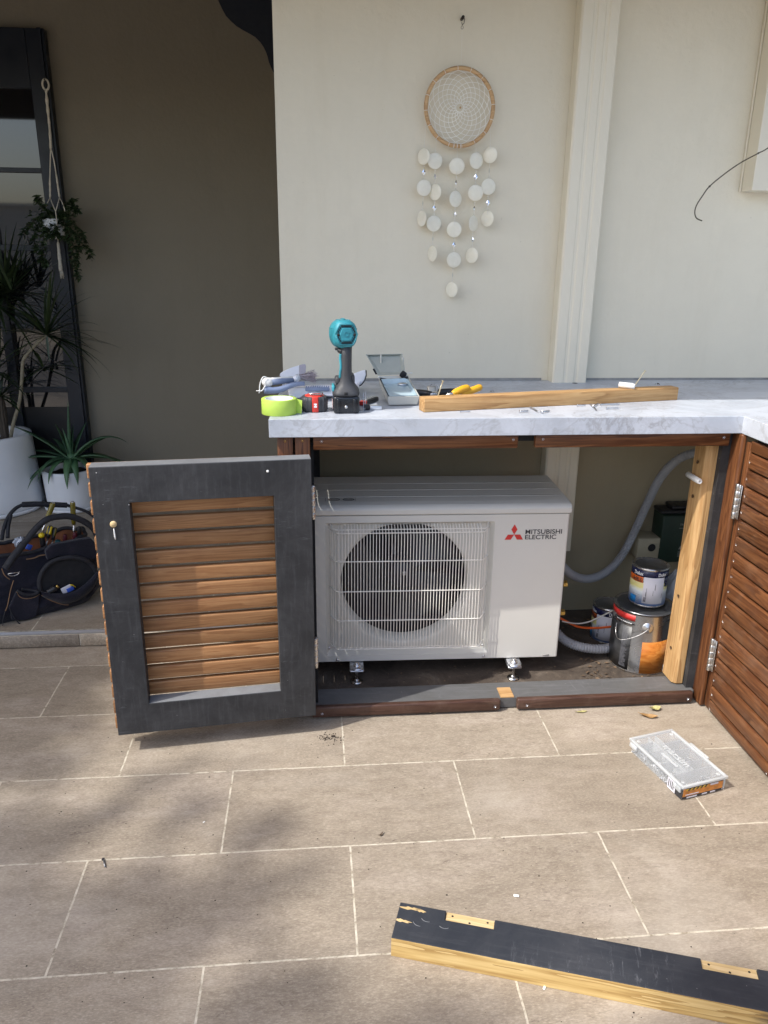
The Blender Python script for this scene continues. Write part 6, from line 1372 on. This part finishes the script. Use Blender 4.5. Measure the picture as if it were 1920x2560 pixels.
# hanging planter
HPY = 4.06
def H_(x, y, Y=HPY): return PY(x / 3.814, 180 + y / 3.814, Y)
hp = thing('macrame_hanger', 'white macrame cord hanger with a loop top, hanging beside the navy door', 'plant hanger')
w = MB(); M_cord = plain('cotton_cord', (0.66, 0.62, 0.53), 0.85, var=0.12, scale=90, bump=0.8, bscale=260)
lc = H_(435, 120); w.tube([lc + Vector((0.014 * cos(q), 0, 0.022 * sin(q))) for q in [2 * pi * k / 20 for k in range(21)]], 0.0045, 7, False)
w.tube(smooth_path([H_(440, 175), H_(448, 280), H_(460, 400), H_(472, 520), H_(480, 640), H_(484, 740)], 6), [0.006, 0.0065, 0.004, 0.0045, 0.006, 0.0075, 0.008, 0.007, 0.0055, 0.0065, 0.0075, 0.007, 0.0055, 0.005, 0.005, 0.0055, 0.006, 0.0055, 0.005, 0.005, 0.005, 0.006, 0.0065, 0.006, 0.0055, 0.005, 0.0055, 0.006, 0.006, 0.005, 0.004], 8)
w.tube(smooth_path([H_(482, 740), H_(478, 900), H_(476, 1060), H_(478, 1200)], 5), [0.0028] * 9 + [0.004, 0.005, 0.004, 0.005, 0.004, 0.005, 0.003], 7)
w.tube(smooth_path([H_(488, 740), H_(515, 850), H_(545, 1040), H_(568, 1200)], 5), [0.0028] * 9 + [0.004, 0.005, 0.004, 0.005, 0.004, 0.005, 0.003], 7)
for a, b, c_ in (((478, 1200), (500, 1260), (530, 1330)), ((568, 1200), (550, 1260), (530, 1330)), ((478, 1200), (455, 1240), (440, 1300)), ((568, 1200), (600, 1260), (620, 1330))): w.tube(smooth_path([H_(*a, HPY - 0.02), H_(*b, HPY - 0.055), H_(*c_, HPY - 0.062)], 4), 0.0022, 6)
w.tube(smooth_path([H_(530, 1330, HPY - .062), H_(545, 1450, HPY - .062), H_(550, 1560, HPY - .03), H_(553, 1620, HPY), H_(560, 1700), H_(570, 1800), H_(580, 1900)], 5), [0.0022] * 16 + [0.006, 0.0065, 0.007, 0.0065, 0.0075, 0.007, 0.008, 0.0085, 0.009, 0.008, 0.0085, 0.0095, 0.010, 0.009, 0.0085], 8)
w.build('cord', M_cord, hp)
w = MB(); rh = random.Random(3); e0 = H_(582, 1890)
for k in range(26): q = e0 + Vector((rh.uniform(-.008, .008), rh.uniform(-.006, .006), 0)); w.tube([q, q + Vector((rh.uniform(-.004, .004), 0, -rh.uniform(.022, .04)))], 0.0009, 4)
w.build('fringe', M_cord, hp)
w = MB(); w.tube([lc + Vector((0, 0.03, 0.012)), lc + Vector((0, 0.0, 0.014)), lc + Vector((0, -0.012, 0.02))], 0.003, 8); w.tube([lc + Vector((0, 0.03, 0.012)), Vector((lc.x, DY - 0.051, lc.z + 0.012))], 0.003, 8); w.build('wall_hook', M_iron, hp)
pc_ = H_(525, 1600); w = MB(); w.lathe([(0.0002, 0), (0.036, 0.0), (0.045, 0.006), (0.056, 0.04), (0.059, 0.088), (0.056, 0.09), (0.052, 0.085), (0.0002, 0.078)], n=40); hpp = w.build('hanging_pot', M_ceramic); hpp.location = (pc_.x, HPY, pc_.z + 0.004)
tag(hpp, 'small white bowl pot held in the macrame hanger', 'plant pot')
vn = thing('trailing_vine', 'dark trailing vine spilling over the small hanging pot', 'plant', (pc_.x, HPY, pc_.z + 0.085))
vb = Vector((pc_.x, HPY, pc_.z + 0.085)); w = MB(); w2 = MB(); rv = random.Random(17)
def vleaf(p, s_, d_):
    d_ = Vector(d_).normalized(); m = (T(*p) @ d_.to_track_quat('X', 'Z').to_matrix().to_4x4() @ Matrix.Rotation(rv.uniform(-0.9, 0.9), 4, 'X'))
    w.add([m @ Vector(q) for q in ((0, 0, 0), (s_ * .35, -s_ * .3, s_ * .06), (s_ * .75, -s_ * .2, s_ * .03), (s_ * 1.15, 0, -s_ * .12), (s_ * .75, s_ * .2, s_ * .03), (s_ * .35, s_ * .3, s_ * .06))], [(0, 1, 2, 3), (0, 3, 4, 5)])
stems = [[(600, 1380), (680, 1300), (720, 1290), (740, 1330)], [(600, 1380), (650, 1500), (740, 1560), (760, 1650), (740, 1760), (730, 1880), (750, 1960)], [(610, 1370), (700, 1440), (780, 1530), (800, 1620), (850, 1700), (860, 1770)], [(450, 1380), (360, 1400), (270, 1470), (230, 1550)], [(450, 1390), (400, 1440), (340, 1520), (330, 1620), (350, 1700)],
         [(470, 1400), (420, 1520), (410, 1640), (400, 1760), (440, 1850)], [(520, 1390), (520, 1480), (560, 1560), (640, 1590)], [(560, 1380), (620, 1450), (660, 1560), (700, 1680), (690, 1800)], [(480, 1380), (480, 1450), (450, 1530), (520, 1570)], [(500, 1350), (420, 1290), (370, 1230), (360, 1190)], [(600, 1350), (660, 1250), (700, 1220)], [(560, 1400), (540, 1500), (480, 1560)]]
for s_ in stems:
    P_ = smooth_path([H_(s_[0][0], s_[0][1], HPY - 0.03)] + [H_(x, y, HPY - 0.062 + rv.uniform(-.01, .02)) for x, y in s_[1:]], 6); P_ = [p - vb for p in P_]; w2.tube(P_, 0.0011, 5)
    for p in P_:
        for _ in range(5):
            a = rv.uniform(0, 6.28); vleaf(p + Vector((rv.uniform(-.006, .006), rv.uniform(-.01, .01), rv.uniform(-.004, .004))), rv.uniform(0.013, 0.027), (cos(a), 0.5 * sin(a) - 0.3, rv.uniform(-0.9, 0.4)))
for _ in range(300):
    a = rv.uniform(0, 6.28); q = Vector((0.068 * rv.gauss(0, .6), 0.04 * rv.gauss(0, .7), 0.012 + 0.022 * rv.gauss(0, 0.8))); vleaf(q, rv.uniform(0.012, 0.024), (cos(a), sin(a), rv.uniform(-.5, .8)))
w.build('leaves', M_vine, vn); w2.build('stems', plain('vine_stem', (0.05, 0.05, 0.02), 0.7), vn)

# ================= TOOL BAG =================
e_ = Vector((0.87, 0.49, 0)).normalized(); th_ = math.atan2(e_.y, e_.x); nn_ = Vector((-e_.y, e_.x, 0))
bcen = Vector((-0.822, 2.752, PZF)) - e_ * 0.27 + nn_ * 0.125
tb = thing('tool_bag', 'worn open navy fabric tool bag with loop handles on the porch step', 'tool bag', tuple(bcen), th_)
t = NT('navy_canvas'); v = t.coord()
c = t.ramp(t.noise(v, 9, 5, 0.65), [(0.3, (0.006, 0.007, 0.014, 1)), (0.55, (0.014, 0.014, 0.024, 1)), (0.8, (0.040, 0.034, 0.048, 1))])
c = t.mix(t.ramp(t.noise(v, 40, 5, 0.8), [(0.62, 0.0), (0.75, 0.35)]), c, (0.10, 0.09, 0.09, 1)); t.set(Base_Color=c, Roughness=0.85, Specular_IOR_Level=0.25, Sheen_Weight=0.15)
t.bump(t.math('ADD', t.noise(v, 420, 2, 0.5), t.math('MULTIPLY', t.noise(v, 14, 4, 0.6), 3.0)), 0.6, 0.004); M_canvas = t.m
M_trim = plain('black_webbing', (0.016, 0.017, 0.022), 0.75, var=0.3, scale=60, bump=0.6, bscale=300); M_tan = plain('tan_piping', (0.24, 0.14, 0.07), 0.7, var=0.2); M_rust = plain('rust_lining', (0.16, 0.055, 0.02), 0.8, var=0.35, scale=18, bump=0.4, bscale=60)
bm_ = MB(); nU, nV = 160, 34; layers = []
rbag = random.Random(31)
for j in range(nV + 1):
    f_ = j / nV; z = 0.235 * f_
    row = []
    for k in range(nU):
        q = 2 * pi * k / nU; rx, ry = 0.300 - 0.012 * f_ - 0.018 * (f_ - 0.45) ** 2 * 4, 0.125 - 0.055 * f_ ** 1.5 + 0.012 * sin(pi * f_)
        p_ = 4.0; x = rx * math.copysign(abs(cos(q)) ** (2 / p_), cos(q)); y = ry * math.copysign(abs(sin(q)) ** (2 / p_), sin(q))
        sag = -0.03 * (x / 0.26) * f_ ** 2 if x < 0 else 0.012 * (x / 0.26) * f_ ** 2
        wob = 0.006 * sin(11 * x * 6 + 3 * f_) * sin(pi * f_) + 0.005 * sin(7 * z * 30 + x * 20) * sin(pi * f_)
        rnd = 1 - 0.10 * max(0, 0.15 - f_) / 0.15
        row.append(Vector((x * rnd, (y + math.copysign(wob, y)) * rnd, max(z + sag + 0.004 * sin(9 * q) * f_, 0.0004))))
    layers.append(row)
# inner wall of the open mouth and liner
vs = [p for r__ in layers for p in r__]; fs = [(i * nU + k, i * nU + (k + 1) % nU, (i + 1) * nU + (k + 1) % nU, (i + 1) * nU + k) for i in range(nV) for k in range(nU)] + [list(range(nU))[::-1]]
from mathutils import noise as mn
def lump(p):
    p = Vector(p); k = min(1.0, p.z / 0.03)
    d = mn.noise(p * 17) * 0.011 + mn.noise(p * 41 + Vector((3, 1, 5))) * 0.005
    q = Vector((p.x, p.y, 0)); q = q.normalized() if q.length > 1e-4 else Vector((1, 0, 0))
    return p + q * d * k + Vector((0, 0, 0.010 * mn.noise(p * 9) * k))
vs = [lump(p) for p in vs]; layers[-1] = vs[nV * nU:]
bm_.add(vs, fs, True); bm_.build('body', M_canvas, tb)
w = MB(); rim_ = layers[-1]
inn = [[Vector((p.x * (1 - 0.012 * j), p.y * (1 - 0.05 * j) * 0.97, p.z - 0.012 * j)) for p in rim_] for j in range(9)]
vs = [p for r__ in inn for p in r__]; fs = [(i * nU + k, (i + 1) * nU + k, (i + 1) * nU + (k + 1) % nU, i * nU + (k + 1) % nU) for i in range(8) for k in range(nU)] + [[8 * nU + k for k in range(nU)]]
w.add(vs, fs, True); w.build('lining', M_rust, tb)
w = MB(); w.tube(rim_ + [rim_[0]], 0.0075, 8, False); w.build('rim', M_trim, tb)
def LB(u, v_, off):       # point on the vertical plane `off` in front of the bag centre plane, in bag coordinates
    r = ray(u, v_); c0 = bcen + nn_ * off; t_ = c0.dot(nn_) / r.dot(nn_); P_ = Vector((r.x * t_, r.y * t_, CAMZ + r.z * t_)) - bcen
    return Vector((P_.dot(e_), P_.dot(nn_), P_.z))
def Z1(x, y, off): return LB(x / 4.425, 1250 + y / 4.425, off)
# padded handles
def foam(pts, r, nm, sec=None): w = MB(); P_ = smooth_path(pts, 7); w.tube(P_, r, 10); return w.build(nm, M_trim, tb)
foam([Z1(60, 760, -.135), Z1(140, 640, -.13), Z1(215, 545, -.12), Z1(262, 480, -.115)], 0.013, 'handle_strap')
h1 = foam([Z1(255, 490, -.115), Z1(300, 440, -.11), Z1(360, 360, -.105), Z1(430, 285, -.10), Z1(520, 215, -.095), Z1(640, 185, -.09), Z1(760, 180, -.09), Z1(880, 215, -.09), Z1(980, 270, -.09), Z1(1050, 340, -.09), Z1(1075, 420, -.09)], 0.0115, 'handle')
h2 = foam([Z1(245, 52, .13), Z1(400, 45, .13), Z1(560, 50, .13), Z1(740, 58, .13)], 0.0105, 'rear_handle')
w = MB(); w.tube(smooth_path([Z1(245, 55, .13), Z1(170, 95, .12), Z1(90, 190, .11), Z1(40, 320, .10), Z1(20, 440, .08)], 6), 0.007, 8); w.tube(smooth_path([Z1(740, 58, .13), Z1(850, 90, .13), Z1(960, 130, .12), Z1(1060, 200, .11)], 6), 0.006, 8); w.tube(smooth_path([Z1(120, 160, .11), Z1(90, 300, .10), Z1(85, 420, .08)], 6), 0.007, 8); w.each('rear_strap', M_trim, tb)
# big round pocket: arched flap, cavity and padded lip
yF = -0.128
w = MB(); w.tube(smooth_path([Z1(450, 1010, yF), Z1(435, 900, yF), Z1(470, 790, yF - .004), Z1(550, 700, yF - .004), Z1(680, 645, yF - .004), Z1(820, 635, yF - .004), Z1(940, 665, yF - .004), Z1(1020, 725, yF), Z1(1065, 800, yF)], 6), 0.0085, 8); w.build('pocket_arch', M_trim, tb)
w = MB(); pp = [Z1(*q, yF + 0.002) for q in ((450, 1000), (445, 900), (480, 800), (560, 715), (690, 660), (820, 650), (930, 680), (1010, 740), (1050, 810), (1040, 900), (960, 960), (800, 1010), (600, 1030))]
w.add([p + Vector((0, -0.003, 0)) for p in pp] + [p + Vector((0, 0.006, 0)) for p in pp], [list(range(13)), list(range(13, 26))[::-1]] + [(i, (i + 1) % 13, 13 + (i + 1) % 13, 13 + i) for i in range(13)]); w.build('pocket_back', plain('dark_pocket', (0.010, 0.011, 0.014), 0.8, bump=0.5, bscale=200), tb)
w = MB(); up_ = [(455, 1015), (560, 1035), (700, 1040), (830, 1010), (940, 950), (1030, 860), (1085, 800)]; lo_ = [(470, 1070), (560, 1110), (690, 1145), (830, 1125), (960, 1050), (1050, 950), (1095, 830)]
rows = []
for (a, b) in zip(smooth_path([Z1(*p, yF - 0.028) for p in up_], 4), smooth_path([Z1(*p, yF - 0.012) for p in lo_], 4)):
    rows.append([a + Vector((0, 0.020, -0.004)), a, a.lerp(b, .33) + Vector((0, -.008, 0)), a.lerp(b, .66) + Vector((0, -.006, 0)), b, b + Vector((0, 0.018, 0))])
n_ = len(rows); w.add([p for r__ in rows for p in r__], [(i * 6 + k, i * 6 + k + 1, (i + 1) * 6 + k + 1, (i + 1) * 6 + k) for i in range(n_ - 1) for k in range(5)], True)
w.build('pocket_lip', M_canvas, tb)
w = MB(); w.tube(smooth_path([Z1(460, 1055, yF - .012), Z1(560, 1110, yF - .014), Z1(690, 1155, yF - .014), Z1(760, 1160, yF - .014)], 5), 0.0016, 5); w.tube(smooth_path([Z1(180, 1010, yF - .008), Z1(220, 1070, yF - .01), Z1(290, 1092, yF - .01), Z1(380, 1075, yF - .01), Z1(440, 1040, yF - .008)], 5), 0.0016, 5); w.tube(smooth_path([Z1(150, 890, yF - .006), Z1(115, 1010, yF - .006), Z1(85, 1160, yF - .006), Z1(60, 1230, yF - .006)], 5), 0.0016, 5); w.tube(smooth_path([Z1(20, 760, yF - .01), Z1(50, 830, yF - .01), Z1(110, 880, yF - .01)], 5), 0.0016, 5)
w.tube(smooth_path([Z1(290, 655, yF + .03), Z1(380, 640, yF + .028), Z1(440, 615, yF + .028), Z1(510, 605, yF + .028)], 5), 0.0024, 5); w.each('piping', M_tan, tb)
w = MB(); pp = [(180, 1010), (300, 1060), (440, 1035), (430, 1180), (400, 1290), (280, 1330), (130, 1330), (105, 1180)]
P_ = [Z1(*q, yF - 0.006) for q in pp]; w.add([p + Vector((0, -0.004, 0)) for p in P_] + [p + Vector((0, 0.012, 0)) for p in P_], [list(range(8)), list(range(8, 16))[::-1]] + [(i, (i + 1) % 8, 8 + (i + 1) % 8, 8 + i) for i in range(8)]); w.build('small_pocket', M_canvas, tb, bevel=0.004)
w = MB(); w.tube(smooth_path([Z1(190, 1000, yF - .01), Z1(260, 1040, yF - .014), Z1(340, 1050, yF - .014), Z1(430, 1020, yF - .01), Z1(350, 1000, yF), Z1(240, 985, yF)], 5), 0.0055, 8); w.build('small_pocket_rim', M_trim, tb)
w = MB(); c_ = Z1(150, 800, yF - .016); w.tube([c_ + Vector((0.018 * cos(q), 0, 0.011 * sin(q) - 0.002)) for q in [pi + pi * k / 12 for k in range(13)]] , 0.0014, 6); w.tube([c_ + Vector((-0.018, 0, -0.001)), c_ + Vector((0.018, 0, -0.004))], 0.0014, 6); w.build('d_ring', M_steel, tb)
w = MB(); w.tube(smooth_path([Z1(100, 1180, yF - .01), Z1(150, 1290, yF - .012), Z1(220, 1370, yF - .02), Z1(285, 1405, yF - .03)], 5), [0.002] * 13 + [0.004, 0.004, 0.003], 6); w.tube(smooth_path([Z1(60, 1230, yF - .01), Z1(40, 1300, yF - .01), Z1(30, 1390, yF - .012)], 5), 0.002, 6); w.each('zip_cord', M_trim, tb)
w = MB(); P_ = [Z1(*q, yF + .012) for q in ((500, 560), (560, 500), (700, 470), (850, 440), (1000, 420), (1060, 480), (1070, 640), (980, 660), (820, 610), (650, 615), (520, 660))]; w.add([p + Vector((0, -0.006, 0)) for p in P_] + [p + Vector((0, 0.02, 0)) for p in P_], [list(range(11)), list(range(11, 22))[::-1]] + [(i, (i + 1) % 11, 11 + (i + 1) % 11, 11 + i) for i in range(11)]); w.build('top_flap', M_canvas, tb, bevel=0.004)

# tools in the bag (each its own thing)
def WZ(x, y, off): p = Z1(x, y, off); return bcen + e_ * p.x + nn_ * p.y + Vector((0, 0, p.z))
M_olive = plain('olive_acetate', (0.16, 0.13, 0.018), 0.25, var=0.15); M_yelh = plain('yellow_handle', (0.70, 0.52, 0.02), 0.35)
for (p_, q_, lab) in (((510, 240), (590, 32), 'olive acetate handled chisel standing in the bag, left of its twin'), ((815, 270), (803, 22), 'olive acetate handled chisel standing in the bag, right of its twin')):
    a, b = WZ(*p_, .0), WZ(*q_, .0); L = (b - a).length
    ch = thing('chisel', lab, 'chisel', tuple(a)); M_ = along(a, b); M_.translation = (0, 0, 0)
    w = MB(); w.lathe([(0.0002, 0), (0.007, 0), (0.0085, L * .2), (0.0095, L * .5), (0.0098, L * .9), (0.0085, L * .985), (0.0065, L), (0.0002, L)], n=10, M=M_); w.build('handle', M_olive, ch)
    w = MB(); w.lathe([(0.0002, 0.0035), (0.005, 0.003), (0.0062, 0)], (0, 0, 0), 16, M_ @ T(0, 0, L)); w.build('cap', M_steel, ch)
    w = MB(); w.tube([M_ @ Vector((0, 0, 0.001)), M_ @ Vector((0, 0, -0.06))], 0.0045, 8); w.build('shank', M_steel, ch)
sd1 = thing('ball_driver', 'stubby driver with a round yellow ball end inside the tool bag', 'screwdriver', tuple(WZ(460, 390, -.03)))
w = MB(); w.sphere((0, 0, 0), 0.0115, 10, (1, 1, 0.85)); w.build('ball', M_yelh, sd1); w = MB(); w.lathe([(0.0002, -0.06), (0.008, -0.06), (0.010, -0.03), (0.0092, -0.0095)], n=16); w.build('grip', M_blackpl, sd1)
for (p_, q_, lab) in (((530, 420), (565, 280), 'yellow and black screwdriver leaning in the middle of the bag'), ((585, 440), (612, 300), 'olive and black screwdriver just right of the yellow one')):
    a, b = WZ(*p_, -.02), WZ(*q_, -.01); sdv = thing('screwdriver', lab, 'screwdriver', tuple(a), 0, 'screwdrivers in the tool bag'); M_ = along(a, b); M_.translation = (0, 0, 0); L = (b - a).length
    w = MB(); w.lathe([(0.0002, 0), (0.0075, 0), (0.006, L * .25), (0.0085, L * .6), (0.0075, L * .95), (0.0002, L)], n=14, M=M_); w.build('grip', M_blackpl, sdv)
    w = MB(); [w.rbox((-0.0035, -0.0094 + 0, L * .3), (0.0035, -0.0055, L * .92), 0.001, 1, M_ @ Matrix.Rotation(k, 4, 'Z')) for k in (0.2, 2.3, 4.4)]; w.build('inlay', M_yelh if 'yellow and' in lab else M_olive, sdv)
    w = MB(); w.tube([M_ @ Vector((0, 0, 0)), M_ @ Vector((0, 0, -0.05))], 0.003, 8); w.build('shank', M_steel, sdv)
for (x, y, r_, m_, lab, nm) in ((640, 440, .010, plain('teal_grip', (0.01, 0.09, 0.10), 0.4), 'small dark teal tool end poking out of the bag', 'hand_tool'), (720, 380, .008, plain('maroon_grip', (0.10, 0.012, 0.02), 0.4), 'dark maroon tool end near the right chisel', 'hand_tool'), (830, 360, .009, plain('maroon_grip', (0, 0, 0)), 'dark maroon tool end at the right of the right chisel', 'hand_tool'), (880, 290, .008, M_blackpl, 'black tool end under the front handle at the right', 'hand_tool')):
    a = WZ(x, y, -.01); w = MB(); w.lathe([(0.0002, 0), (r_ * .8, -0.001), (r_, -0.006), (r_, -0.09), (0.0002, -0.09)][::-1], n=16, M=T(*a) @ R('Y', 8)); tag(w.build(nm, m_), lab, 'tool')
def crumple(cx_, s_, m_, nm, lab, cat, seed):
    r_ = random.Random(seed); bm = bmesh.new(); bmesh.ops.create_icosphere(bm, subdivisions=3, radius=1)
    for v_ in bm.verts: k = 1 + r_.uniform(-0.22, 0.22); v_.co = Vector((v_.co.x * s_[0] * k, v_.co.y * s_[1] * k, v_.co.z * s_[2] * k))
    me = bpy.data.meshes.new(nm); bm.to_mesh(me); bm.free(); me.materials.append(m_); o = bpy.data.objects.new(nm, me); COL.objects.link(o); o.location = cx_; o.rotation_euler = (0.2, -0.4, th_); return tag(o, lab, cat)
crumple(WZ(215, 470, -.03), (0.020, 0.015, 0.022), plain('clear_wrap', (0.42, 0.46, 0.52), 0.2), 'plastic_packet', 'crinkled clear plastic packet in the left end of the bag', 'packet', 1)
w = MB(); p = WZ(690, 490, -.085); w.rbox((-0.024, -0.004, -0.006), (0.022, 0.004, 0.007), 0.003, 2, T(*p) @ Matrix.Rotation(th_, 4, 'Z') @ R('Y', -14)); tag(w.build('blue_cloth', plain('bright_blue', (0.015, 0.07, 0.42), 0.5)), 'strip of bright blue cloth on the front edge of the bag', 'cloth')
w = MB(); p = WZ(320, 520, -.06); w.rbox((-0.010, -0.004, -0.010), (0.010, 0.004, 0.010), 0.003, 2, T(*p) @ Matrix.Rotation(th_, 4, 'Z') @ R('Y', 30)); tag(w.build('blue_card', plain('bright_blue', (0, 0, 0))), 'small bright blue card tucked behind the front handle', 'card')
pkt = thing('blister_pack', 'white, blue and yellow blister pack in the round pocket of the bag', 'packet', tuple(WZ(750, 985, yF - .014)), th_)
w = MB(); w.rbox((-0.022, -0.004, -0.011), (0.016, 0.004, 0.014), 0.003, 2, R('Y', -18)); w.build('card', M_paper, pkt); w = MB(); w.rbox((-0.006, -0.010, -0.010), (0.020, -0.0045, 0.005), 0.002, 2, R('Y', -15)); w.build('blue_patch', plain('bright_blue', (0, 0, 0)), pkt); w = MB(); w.tube([(0.008, -0.007, 0.018), (0.017, -0.007, 0.014), (0.026, -0.007, 0.004)], 0.0022, 6); w.build('yellow_edge', M_yelh, pkt)
fit_ = thing('hose_fitting', 'ribbed black fitting with a brass nut in the round pocket of the bag', 'fitting', tuple(WZ(590, 985, yF - .010)), th_)
w = MB(); m = R('Y', 65); w.lathe([(0.0002, -0.022), (0.011, -0.022)] + [(0.0125 if k % 2 else 0.0105, -0.020 + 0.0035 * k) for k in range(9)] + [(0.0002, 0.012)], n=20, M=m); w.build('barrel', M_blackpl, fit_); w = MB(); w.lathe([(0.0002, 0.0125), (0.008, 0.0125), (0.008, 0.020), (0.0002, 0.020)], n=6, M=m); w.build('nut', M_brass, fit_)
